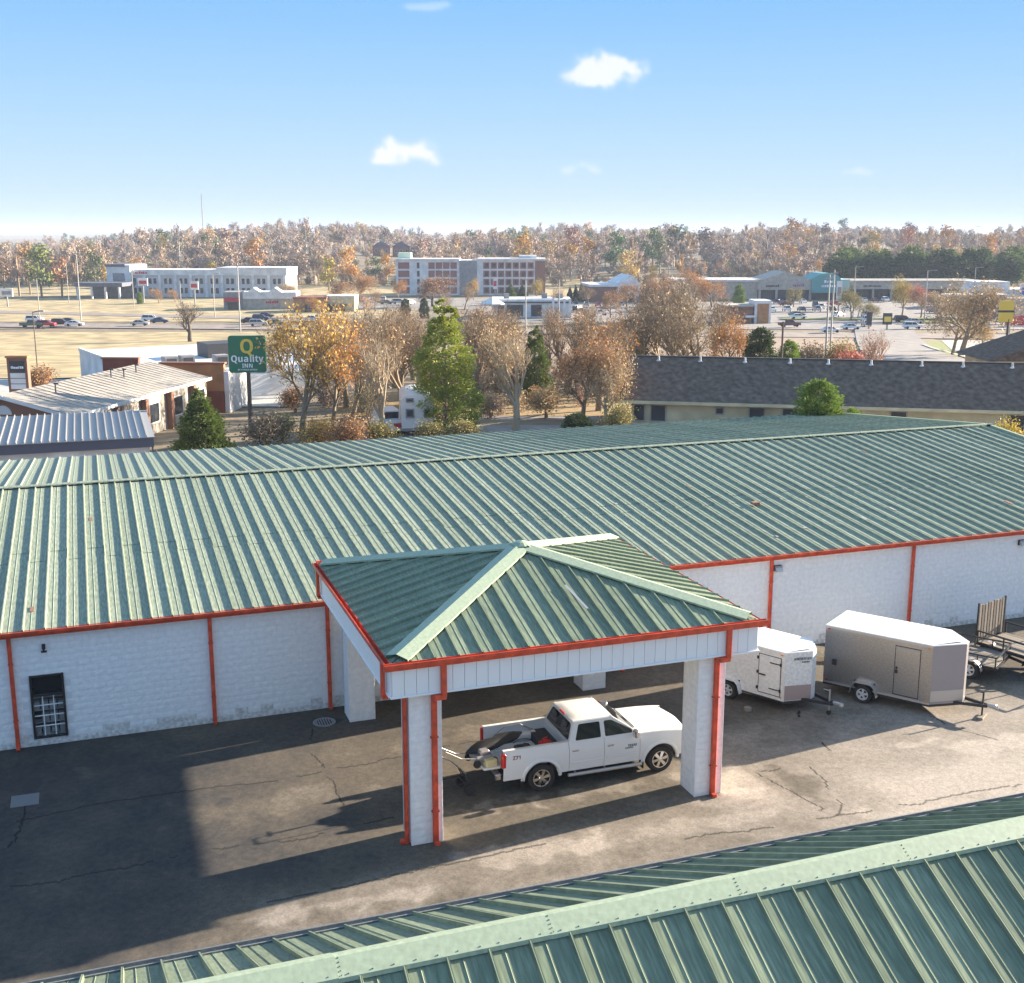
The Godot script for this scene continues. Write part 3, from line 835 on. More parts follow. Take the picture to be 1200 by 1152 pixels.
	for i in kx:
		var X := xl + 0.05 + (i + 0.5) * (xr - xl - 0.1) / kx
		inst("fascia_board", fmesh, M.white_board, t, Transform3D(Basis.IDENTITY, Vector3(X, yc, zf - 0.04)))
		inst("fascia_board", fmesh, M.white_board, t, Transform3D(Basis.IDENTITY, Vector3(X, yc, zk + 0.04)))
	var kz := int((zf - zk - 0.16) / bw)
	for i in kz:
		var Z := zk + 0.08 + (i + 0.5) * (zf - zk - 0.16) / kz
		for X in [xl + 0.04, xr - 0.04]:
			inst("fascia_board", fmesh, M.white_board, t, Transform3D(Basis(Vector3.UP, PI / 2), Vector3(X, yc, Z)))
	var tr := MB.new()
	for Z in [zf - 0.03, zk + 0.03]: tr.bev(Vector3((xl + xr) * 0.5, y0 - 0.02, Z), Vector3(xr - xl, 0.05, 0.11), 0.01)
	for X in [xl + 0.03, xr - 0.03]: tr.bev(Vector3(X, y0 - 0.021, (zf + zk) * 0.5), Vector3(0.11, 0.05, zf - zk - 0.17), 0.01)
	part("fascia_trim", tr, M.white_board, t)
	# block pillars
	var bm := block_meshes(0.42, 0.2, 0.017, 8)
	var bmesh := []
	for b in bm: bmesh.append(b.mesh())
	for q in [[7.25, -27.33, true], [15.25, -27.33, true], [7.4, -35.55, false], [15.4, -35.55, false]]:
		var cb := MB.new()
		cb.box(Vector3(q[0], 2.08, q[1]), Vector3(0.8, 4.16, 0.8))
		var pp := part("pillar", cb, M.white_core, t)
		var rest := MB.new()
		for s in 4:
			var turn: float = s * PI / 2
			for r in 21:
				for k in 2:
					# stretcher bond: alternate courses are shifted by making the joint uneven
					var shift := (k - 0.5) * 0.42
					var xf := Transform3D(Basis(Vector3.UP, turn), Vector3(q[0], 0.098 + r * 0.198, q[1])) * Transform3D(Basis.IDENTITY, Vector3(shift, 0, 0.4))
					if rng.randf() < 0.5: xf.basis = xf.basis * Basis(Vector3.BACK, PI)
					if q[2] and (s == 0 or s == 3): inst("block", bmesh[rng.randi() % 8], M.white_block, pp, xf)
					else: append_mb(rest, bm[rng.randi() % 8], xf)
		part("block_facing", rest, M.white_block, pp).set_meta("kind", "stuff")
	# rainwater pipes with their elbows
	for X in [7.45, 15.35]:
		var e := MB.new()
		e.bev(Vector3(X + 0.18, 4.5, zf + 0.06), Vector3(0.14, 0.86, 0.1), 0.012)
		e.bev(Vector3(X + 0.09, 4.05, zf - 0.06), Vector3(0.32, 0.14, 0.3), 0.02)
		e.bev(Vector3(X, 2.02, zf - 0.22), Vector3(0.14, 3.98, 0.1), 0.012)
		for Y in [0.9, 2.9]: e.box(Vector3(X, Y, zf - 0.225), Vector3(0.2, 0.03, 0.105))
		e.bev(Vector3(X, 0.07, zf - 0.15), Vector3(0.14, 0.1, 0.2), 0.012)
		part("downspout", e, M.red, t)
	var e2 := MB.new()
	e2.bev(Vector3(xl - 0.08, 4.5, zf - 0.45), Vector3(0.1, 0.9, 0.13), 0.012)
	e2.bev(Vector3(xl + 0.2, 4.06, zf - 0.45), Vector3(0.62, 0.13, 0.13), 0.02)
	e2.bev(Vector3(6.76, 2.0, -27.1), Vector3(0.1, 4.0, 0.13), 0.012)
	e2.bev(Vector3(6.7, 0.08, -27.1), Vector3(0.24, 0.12, 0.14), 0.02)
	part("downspout", e2, M.red, t)
	var e3 := MB.new()
	e3.bev(Vector3(xl - 0.08, 4.5, zk + 0.5), Vector3(0.1, 0.86, 0.13), 0.012)
	e3.bev(Vector3(xl + 0.25, 4.08, zk + 0.5), Vector3(0.7, 0.13, 0.13), 0.02)
	part("downspout", e3, M.red, t)
	# a strip of loose flashing lying on the front slope
	var fl := MB.new()
	var bs2 := slope_basis(Vector3(1, 0, 0.0), Vector3(0, ye - ap.y, zf - ap.z))
	fl.box(Vector3(11.9, 5.62, -28.45), Vector3(0.07, 0.02, 1.25), Basis(bs2.y, 0.12) * bs2)
	part("loose_flashing", fl, M.aluminium, t)

func front_building():
	var t := thing("near_building", "green ribbed metal roof with pale ridge cap of the building nearest the viewer", "building", Vector3.ZERO)
	var zr := -14.5; var yr := 5.5; var zf := -18.45; var yf := 3.46; var zn := -4.0; var yn := 0.05
	yn = yr - 0.52 * (zn - zr) * 0.98
	var x0 := -9.0 + 0.27; var n := 62
	var Lf := Vector2(zr - zf, yr - yf).length()
	var bf := slope_basis(Vector3.LEFT, Vector3(0, yf - yr, zf - zr))
	var pf := panel(func(_x): return 0.1, func(_x): return Lf, []).mesh()
	for i in n:
		inst("roof_panel", pf, M["roof_green_%d" % (rng.randi() % 4)], t, Transform3D(bf, Vector3(x0 + (i + 1) * 0.61, yr, zr)))
	var Ln := Vector2(zr - zn, yr - yn).length()
	var bn := slope_basis(Vector3.RIGHT, Vector3(0, yn - yr, zn - zr))
	var pn := panel(func(_x): return 0.1, func(_x): return Ln, [7.0]).mesh()
	for i in n:
		inst("roof_panel", pn, M["roof_green_%d" % (rng.randi() % 4)], t, Transform3D(bn, Vector3(x0 + i * 0.61, yr, zr)))
	# ridge cap in overlapping lengths with rivets
	var dn := Vector3(0, yn - yr, zn - zr).normalized(); var df := Vector3(0, yf - yr, zf - zr).normalized()
	var cap := MB.new()
	var seg := 3.05
	var q := [df * 0.36 + Vector3(0, 0.04, 0), df * 0.345 + Vector3(0, 0.095, 0), df * 0.03 + Vector3(0, 0.1, 0), dn * 0.03 + Vector3(0, 0.1, 0), dn * 0.345 + Vector3(0, 0.095, 0), dn * 0.36 + Vector3(0, 0.04, 0)]
	for k in 5:
		cap.quad(q[k], q[k + 1], q[k + 1] + Vector3(seg, 0.006, 0), q[k] + Vector3(seg, 0.006, 0))
	for k in 5:
		cap.quad(q[k] + Vector3(seg, -0.004, 0), q[k + 1] + Vector3(seg, -0.004, 0), q[k + 1] + Vector3(seg, 0.006, 0), q[k] + Vector3(seg, 0.006, 0))
	var cm := cap.mesh()
	var rivet := MB.new(); rivet.lathe([[0.012, 0.0], [0.009, 0.009], [0.0, 0.011]], Vector3.ZERO, Vector3.UP, 6)
	var rm := rivet.mesh()
	for i in 12:
		var o := inst("ridge_cap", cm, M.cap_green, t, Transform3D(Basis(Vector3.BACK, wobble(0.002)), Vector3(x0 - 0.9 + i * seg, yr, zr)))
		for k in 10:
			var pnn: Vector3 = dn * 0.30 + Vector3(0.15 + k * 0.305 + wobble(0.02), 0.098, 0)
			inst("rivet", rm, M.screw, o, Transform3D(slope_basis(Vector3.RIGHT, dn), pnn))
		for k in 5:
			inst("rivet", rm, M.screw, o, Transform3D(slope_basis(Vector3.RIGHT, dn), dn * (0.05 + k * 0.065) + Vector3(0.04, 0.102, 0)))
	# eave gutter on the far side and the walls below
	part("gutter", gutter(Vector3(x0, yf + 0.055, zf + 0.04), Vector3(x0 + n * 0.61, yf + 0.055, zf + 0.04), Vector3(0, 0, -1)), M.grey_metal, t)
	var w := MB.new()
	w.box(Vector3(x0 + n * 0.305, 1.6, zf + 0.45), Vector3(n * 0.61 - 0.4, 3.2, 0.2))
	for X in [x0 + 0.3, x0 + n * 0.61 - 0.3]:
		w.prism(PackedVector2Array([Vector2(zf + 0.56, 0), Vector2(zn - 6, 0), Vector2(zr + 6.2, 2.0), Vector2(zr, 5.3), Vector2(zf + 0.56, 3.3)]), Transform3D(Basis(Vector3(0, 0, 1), Vector3(0, 1, 0), Vector3(-1, 0, 0)), Vector3(X, 0, 0)), -0.1, 0.1)
	part("wall", w, M.white_core, t)

func wheel(parent: Node, p: Vector3, r: float, w: float, out: float, rim_m: Material, spokes := 6, called := "wheel"):
	# out is +1 or -1 along z: the side the rim faces
	var tb := MB.new()
	var ax := Vector3(0, 0, out)
	tb.lathe([[r * 0.62, -w * 0.5], [r * 0.9, -w * 0.5], [r * 0.98, -w * 0.4], [r, -w * 0.25], [r, w * 0.25], [r * 0.98, w * 0.4], [r * 0.9, w * 0.5], [r * 0.66, w * 0.48], [r * 0.62, w * 0.36]], p, ax, 24)
	var wh := part(called, tb, M.rubber, parent)
	var rb := MB.new()
	rb.lathe([[r * 0.64, w * 0.46], [r * 0.58, w * 0.45], [r * 0.55, w * 0.25], [r * 0.5, w * 0.1]], p, ax, 24)
	rb.lathe([[r * 0.2, w * 0.4], [r * 0.16, w * 0.46], [0.0, w * 0.47]], p, ax, 12)
	for k in spokes:
		var a := TAU * k / spokes + 0.2
		var d := Vector3(cos(a), sin(a), 0)
		var s := Vector3(-sin(a), cos(a), 0)
		var q0 := p + ax * w * 0.42; var q1 := p + ax * w * 0.4
		rb.quad(q0 + d * r * 0.14 - s * r * 0.085, q0 + d * r * 0.14 + s * r * 0.085, q1 + d * r * 0.57 + s * r * 0.12, q1 + d * r * 0.57 - s * r * 0.12)
		for sg in [-1.0, 1.0]:
			rb.quad(q0 + d * r * 0.14 + s * r * 0.085 * sg, q1 + d * r * 0.57 + s * r * 0.12 * sg, q1 + d * r * 0.55 + s * r * 0.13 * sg - ax * w * 0.2, q0 + d * r * 0.14 + s * r * 0.1 * sg - ax * w * 0.2)
	part("rim", rb, rim_m, wh)
	var hb := MB.new()
	hb.lathe([[r * 0.55, w * 0.1], [0.0, w * 0.1]], p, ax, 16)
	part("brake_disc", hb, M.black_steel, wh)

func side_z(y: float) -> float:
	# half width of the pickup's flank by height
	if y < 0.75: return lerpf(0.955, 1.0, clampf((y - 0.42) / 0.33, 0, 1))
	if y < 1.08: return lerpf(1.0, 0.995, (y - 0.75) / 0.33)
	return lerpf(0.995, 0.93, clampf((y - 1.08) / 0.25, 0, 1))

func flank(parent: Node, called: String, xa: float, xb: float, top: Callable, s: float) -> MeshInstance3D:
	var b := MB.new()
	var n := maxi(2, int((xb - xa) / 0.06))
	var g := []
	for i in n + 1:
		var x := lerpf(xa, xb, float(i) / n)
		var lo := 0.47
		for ax in [-1.82, 1.82]:
			var d: float = absf(x - ax)
			if d < 0.5: lo = maxf(lo, 0.4 + sqrt(0.25 - d * d))
		var hi: float = top.call(x)
		var row := []
		for j in 9:
			var y := lerpf(lo, hi, j / 8.0)
			row.append(Vector3(x, y, side_z(y) * s))
		g.append(row)
	b.grid(g, s < 0)
	# edge returns so that the panel has thickness at its ends and top
	for j in 8:
		for e in [0, n]:
			var p: Vector3 = g[e][j]; var q: Vector3 = g[e][j + 1]
			b.quad(p, q, q - Vector3(0, 0, 0.05 * s), p - Vector3(0, 0, 0.05 * s))
	for i in n:
		var p: Vector3 = g[i][8]; var q: Vector3 = g[i + 1][8]
		b.quad(p, q, q - Vector3(0, 0, 0.06 * s), p - Vector3(0, 0, 0.06 * s))
		p = g[i][0]; q = g[i + 1][0]
		b.quad(p, q, q - Vector3(0, 0, 0.06 * s), p - Vector3(0, 0, 0.06 * s))
	return part(called, b, M.white_paint, parent)

func rounded(pts: Array, r: float) -> PackedVector2Array:
	var out := PackedVector2Array()
	for i in pts.size():
		var p: Vector2 = pts[i]; var a: Vector2 = pts[posmod(i - 1, pts.size())]; var b: Vector2 = pts[(i + 1) % pts.size()]
		var pa := p + (a - p).normalized() * r; var pb := p + (b - p).normalized() * r
		for k in 5:
			var t := k / 4.0
			out.append(pa.lerp(p, t).lerp(p.lerp(pb, t), t))
	return out

func pickup():
	var t := thing("pickup_truck", "white crew cab pickup truck with dropped tailgate parked under the canopy", "pickup truck", Vector3(12.83, 0.012, -29.62), 0.0)
	var ci := MB.new()
	# dark inner body keeps the panel gaps black
	ci.box(Vector3(0.4, 0.8, 0), Vector3(3.9, 0.5, 1.8)); ci.box(Vector3(0.1, 1.1, 0), Vector3(2.1, 0.36, 1.8)); ci.box(Vector3(-1.9, 0.66, 0), Vector3(2.0, 0.25, 1.1)); ci.box(Vector3(1.9, 0.95, 0), Vector3(1.5, 0.35, 1.25))
	ci.box(Vector3(-0.1, 0.45, 0), Vector3(5.4, 0.2, 1.0))
	part("chassis", ci, M.black, t)
	var belt := func(x: float) -> float: return 1.3
	var rail := func(x: float) -> float: return 1.33
	var fend := func(x: float) -> float: return 1.27 - 0.02 * (x - 1.1) - 0.055 * pow(maxf(0, x - 1.6), 2)
	for s in [1.0, -1.0]:
		var bs := flank(t, "bed_side", -2.93, -1.012, rail, s)
		flank(t, "door", -1.0, 0.055, belt, s)
		flank(t, "door", 0.067, 1.16, belt, s)
		flank(t, "fender", 1.172, 2.72, fend, s)
		# flared arch lips
		for ax in [-1.82, 1.82]:
			var fl := MB.new()
			var g := []
			for k in 19:
				var a: float = PI * k / 18.0
				var row := []
				for e in [[0.5, 0.0], [0.515, 0.055], [0.565, 0.05], [0.61, 0.004]]:
					var y: float = 0.4 + sin(a) * e[0]
					row.append(Vector3(ax + cos(a) * e[0], y, (side_z(y) + e[1]) * s))
				g.append(row)
			fl.grid(g, s > 0)
			part("wheel_arch", fl, M.white_paint, t)
			var liner := MB.new()
			for k in 12:
				var a0: float = PI * k / 12.0; var a1: float = PI * (k + 1) / 12.0
				liner.quad(Vector3(ax + cos(a0) * 0.52, 0.4 + sin(a0) * 0.52, 0.95 * s), Vector3(ax + cos(a1) * 0.52, 0.4 + sin(a1) * 0.52, 0.95 * s), Vector3(ax + cos(a1) * 0.52, 0.4 + sin(a1) * 0.52, 0.55 * s), Vector3(ax + cos(a0) * 0.52, 0.4 + sin(a0) * 0.52, 0.55 * s))
			part("arch_liner", liner, M.black, t)
			wheel(t, Vector3(ax, 0.4, 0.86 * s), 0.4, 0.28, s, M.chrome, 6)
		var st := MB.new()
		st.tube(Vector3(-1.05, 0.38, 1.03 * s), Vector3(1.2, 0.38, 1.03 * s), 0.05, 0.05, 10, true)
		for X in [-0.8, 0.1, 1.0]: st.tube(Vector3(X, 0.38, 1.03 * s), Vector3(X, 0.46, 0.7 * s), 0.025, 0.025, 6)
		part("running_board", st, M.aluminium, t)
		for X in [-0.5, 0.52]:
			pass
		for X in [-0.82, 0.25]:
			var hb := MB.new()
			hb.bev(Vector3(X, 1.07, 1.005 * s), Vector3(0.2, 0.045, 0.04), 0.012)
			part("door_handle", hb, M.chrome, t)
		var mb := MB.new()
		mb.bev(Vector3(0.98, 1.36, 1.1 * s), Vector3(0.13, 0.24, 0.2), 0.035)
		mb.box(Vector3(0.98, 1.3, 0.97 * s), Vector3(0.06, 0.05, 0.14))
		part("mirror", mb, M.chrome, t)
		var tl := MB.new()
		tl.bev(Vector3(-2.92, 1.06, 0.93 * s), Vector3(0.12, 0.42, 0.17), 0.03)
		part("tail_light", tl, M.tail_red, t)
		var hl := MB.new()
		hl.bev(Vector3(2.66, 0.98, 0.78 * s), Vector3(0.2, 0.28, 0.36), 0.04)
		part("headlight", hl, M.aluminium, t)
	# bonnet
	var bn := MB.new()
	var g2 := []
	for i in 13:
		var x := lerpf(1.1, 2.68, i / 12.0)
		var row := []
		for j in 13:
			var w := lerpf(-1, 1, j / 12.0)
			var zz := w * 0.93
			var y: float = fend.call(x) + 0.075 * (1.0 - pow(absf(w), 3.0)) + 0.012 * cos(w * 6.0)
			if x > 2.55: y -= (x - 2.55) * 0.5
			row.append(Vector3(x + 0.06 * (1.0 - w * w) * i / 12.0, y, zz))
		g2.append(row)
	bn.grid(g2, true)
	part("bonnet", bn, M.white_paint, t)
	var fr := MB.new()
	fr.bev(Vector3(2.72, 0.95, 0), Vector3(0.12, 0.36, 1.2), 0.03)
	part("grille", fr, M.black, t)
	var fb := MB.new()
	fb.bev(Vector3(2.78, 0.6, 0), Vector3(0.2, 0.3, 1.9), 0.06)
	part("front_bumper", fb, M.white_paint, t)
	# cab: roof, pillars and glass
	var cb := MB.new()
	var belt_y := 1.3; var roof_y := 1.84
	var lo := [Vector3(-1.0, belt_y, 0.925), Vector3(1.16, belt_y, 0.925)]
	var hi := [Vector3(-0.8, roof_y, 0.74), Vector3(0.36, roof_y, 0.74)]
	cb.quad(lo[0] * Vector3(1, 1, -1), lo[0], hi[0], hi[0] * Vector3(1, 1, -1))
	var rf := MB.new()
	var g3 := []
	for i in 11:
		var w := i / 10.0
		var row := []
		for j in 13:
			var v := lerpf(-1, 1, j / 12.0)
			var x := lerpf(-0.82, 0.4, w)
			var edge := 1.0 - pow(absf(v), 4.0)
			var e2 := 1.0 - pow(absf(w * 2.0 - 1.0), 6.0)
			row.append(Vector3(x, roof_y - 0.02 + 0.065 * minf(edge + 0.05, 1.0) * (0.35 + 0.65 * e2), v * 0.765))
		g3.append(row)
	rf.grid(g3, true)
	part("roof", rf, M.white_paint, t)
	# side glass lies in the tilted plane of the cab side
	for s in [1.0, -1.0]:
		var o := Vector3(0, belt_y, 0.925 * s)
		var upv := (Vector3(0, roof_y, 0.74 * s) - o).normalized()
		var nn: Vector3 = Vector3(1, 0, 0).cross(upv).normalized() * s
		if nn.z * s < 0: nn = -nn
		var xf := Transform3D(Basis(Vector3(1, 0, 0) * s, upv, nn), o + nn * 0.006)
		var rear := [Vector2(-0.8, 0.03), Vector2(-0.02, 0.03), Vector2(-0.02, 0.47), Vector2(-0.66, 0.47)]
		var frn := [Vector2(0.11, 0.03), Vector2(0.96, 0.03), Vector2(0.94, 0.12), Vector2(0.33, 0.47), Vector2(0.11, 0.47)]
		for P in [rear, frn]:
			var pp := []
			for q in P: pp.append(Vector2(q.x * s, q.y))
			var gb := MB.new()
			var shape := rounded(pp, 0.045)
			gb.prism(shape, xf, -0.024, -0.018)
			part("side_window", gb, M.dark_glass if P == rear else M.cab_glass, t)
			var rb2 := MB.new()
			for k in shape.size():
				var e := shape[k]; var f := shape[(k + 1) % shape.size()]
				rb2.quad(xf * Vector3(e.x, e.y, -0.022), xf * Vector3(f.x, f.y, -0.022), xf * Vector3(f.x, f.y, 0.001), xf * Vector3(e.x, e.y, 0.001))
			part("window_seal", rb2, M.black, t)
			# the painted frame round this opening, half the cab side
			var half := PackedVector2Array()
			var cut := 0.045
			var outer := [Vector2(-1.0, 0), Vector2(cut, 0), Vector2(cut, 0.571), Vector2(-0.8, 0.571)] if P == rear else [Vector2(cut, 0), Vector2(1.16, 0), Vector2(0.36, 0.571), Vector2(cut, 0.571)]
			for q in outer: half.append(Vector2(q.x * s, q.y))
			for band in [[-0.1, 0.25], [0.25, 0.7]]:
				var strip := PackedVector2Array([Vector2(-3, band[0]), Vector2(3, band[0]), Vector2(3, band[1]), Vector2(-3, band[1])])
				for pc in Geometry2D.intersect_polygons(half, strip):
					for rest in Geometry2D.clip_polygons(pc, shape):
						cb.poly(rest, xf, 0.0)
	var wsb := MB.new()
	var wup: Vector3 = (hi[1] - lo[1]) * Vector3(1, 1, 0)
	var wn := Vector3(wup.y, -wup.x, 0).normalized()
	var wxf := Transform3D(Basis(Vector3(0, 0, -1), wup.normalized(), wn), Vector3(1.16, belt_y, 0) + wn * 0.006)
	wsb.prism(rounded([Vector2(-0.86, 0.05), Vector2(0.86, 0.05), Vector2(0.7, 0.9), Vector2(-0.7, 0.9)], 0.08), wxf, -0.01, 0.004)
	part("windscreen", wsb, M.cab_glass, t)
	for sg in [-1.0, 1.0]:
		cb.quad(wxf * Vector3(0.84 * sg, 0.0, 0), wxf * Vector3(0.95 * sg, 0.0, -0.01), wxf * Vector3(0.76 * sg, 0.96, -0.01), wxf * Vector3(0.68 * sg, 0.96, 0))
	cb.quad(wxf * Vector3(-0.75, 0.89, 0), wxf * Vector3(0.75, 0.89, 0), wxf * Vector3(0.75, 0.97, 0), wxf * Vector3(-0.75, 0.97, 0))
	cb.quad(wxf * Vector3(-0.93, -0.03, 0), wxf * Vector3(0.93, -0.03, 0), wxf * Vector3(0.9, 0.06, 0), wxf * Vector3(-0.9, 0.06, 0))
	part("cab_frame", cb, M.white_paint, t)
	# seats, dash and wheel seen through the front glass
	for q in [[0.15, 0.38], [0.15, -0.38], [-0.6, 0.38], [-0.6, -0.38]]:
		var se := MB.new()
		se.bev(Vector3(q[0], 1.02, q[1]), Vector3(0.5, 0.2, 0.5), 0.06); se.bev(Vector3(q[0] - 0.25, 1.32, q[1]), Vector3(0.16, 0.55, 0.48), 0.06, Basis(Vector3.BACK, 0.15)); se.bev(Vector3(q[0] - 0.31, 1.66, q[1]), Vector3(0.1, 0.16, 0.26), 0.04)
		part("seat", se, M.seat_grey, t)
	var ds := MB.new(); ds.bev(Vector3(0.92, 1.2, 0), Vector3(0.4, 0.2, 1.7), 0.06)
	part("dashboard", ds, M.seat_grey, t)
	var sw := MB.new()
	for k in 14: sw.tube(Vector3(0.66, 1.27 + sin(k * TAU / 14) * 0.17, -0.38 + cos(k * TAU / 14) * 0.19), Vector3(0.66, 1.27 + sin((k + 1) * TAU / 14) * 0.17, -0.38 + cos((k + 1) * TAU / 14) * 0.19), 0.016, 0.016, 5)
	part("steering_wheel", sw, M.black, t)
	var an := MB.new(); an.tube(Vector3(1.25, 1.28, 0.8), Vector3(1.15, 1.95, 0.8), 0.006, 0.003, 4)
	part("aerial", an, M.black, t)
	for q in [-0.95, 0.1]:
		var mo := MB.new(); mo.bev(Vector3(q + 0.5, 0.72, 1.004), Vector3(0.95, 0.05, 0.016), 0.006)
		part("door_moulding", mo, M.white_paint, t)
	for ax in [-2.38, 1.27]:
		for sg in [-1.0, 1.0]:
			var mf := MB.new(); mf.box(Vector3(ax, 0.36, 0.88 * sg), Vector3(0.02, 0.3, 0.26))
			part("mud_flap", mf, M.rubber, t)
	var fd := MB.new(); fd.bev(Vector3(-1.2, 1.08, -0.999), Vector3(0.2, 0.18, 0.012), 0.005)
	part("fuel_door", fd, M.white_paint, t)
	for q in [-0.3, 0.4]:
		var wi := MB.new()
		wi.box(wxf * Vector3(q, 0.07, 0.025), Vector3(0.02, 0.02, 0.7))
		part("wiper", wi, M.black, t)
	var rup: Vector3 = (hi[0] - lo[0]) * Vector3(1, 1, 0)
	var rn := Vector3(-rup.y, rup.x, 0).normalized()
	var rxf := Transform3D(Basis(Vector3(0, 0, 1), rup.normalized(), rn), Vector3(-1.0, belt_y, 0) + rn * 0.006)
	var rw := MB.new()
	rw.prism(rounded([Vector2(-0.84, 0.04), Vector2(0.84, 0.04), Vector2(0.68, 0.48), Vector2(-0.68, 0.48)], 0.07), rxf, -0.01, 0.004)
	part("rear_window", rw, M.dark_glass, t)
	var bl := MB.new()
	bl.bev(Vector3(-0.83, 1.835, 0), Vector3(0.06, 0.05, 0.34), 0.015)
	part("brake_light", bl, M.tail_red, t)
	# load bed
	var bd := MB.new()
	bd.box(Vector3(-1.97, 0.8, 0), Vector3(1.9, 0.04, 1.7))
	for k in 9: bd.box(Vector3(-1.97, 0.826, -0.72 + k * 0.18), Vector3(1.88, 0.016, 0.06))
	for s in [1.0, -1.0]:
		bd.box(Vector3(-1.97, 1.07, 0.84 * s), Vector3(1.9, 0.5, 0.03)); bd.box(Vector3(-1.97, 1.325, 0.885 * s), Vector3(1.92, 0.025, 0.11))
		bd.bev(Vector3(-1.82, 0.93, 0.72 * s), Vector3(0.95, 0.26, 0.24), 0.05)
	bd.box(Vector3(-1.03, 1.07, 0), Vector3(0.04, 0.5, 1.7))
	part("load_bed", bd, M.white_paint, t)
	var tg := MB.new()
	tg.bev(Vector3(-3.19, 0.8, 0), Vector3(0.5, 0.07, 1.55), 0.02)
	part("tailgate", tg, M.white_paint, t)
	var rb := MB.new()
	rb.bev(Vector3(-3.06, 0.58, 0), Vector3(0.2, 0.2, 1.86), 0.04)
	part("rear_bumper", rb, M.chrome, t)
	# marks on the flank
	var z7 := MB.new()
	z7.text("Z71", 0.15, Transform3D(Basis.IDENTITY.rotated(Vector3.RIGHT, -0.02), Vector3(-2.55, 1.12, 0.993)), 0.004)
	part("side_decal", z7, M.decal_red, t)
	var tx := MB.new()
	tx.text("TEXAS", 0.1, Transform3D(Basis.IDENTITY, Vector3(0.92, 0.98, 1.0)), 0.004)
	tx.text("EDITION", 0.06, Transform3D(Basis.IDENTITY, Vector3(0.82, 0.91, 1.0)), 0.004)
	part("door_badge", tx, M.letter_black, t)

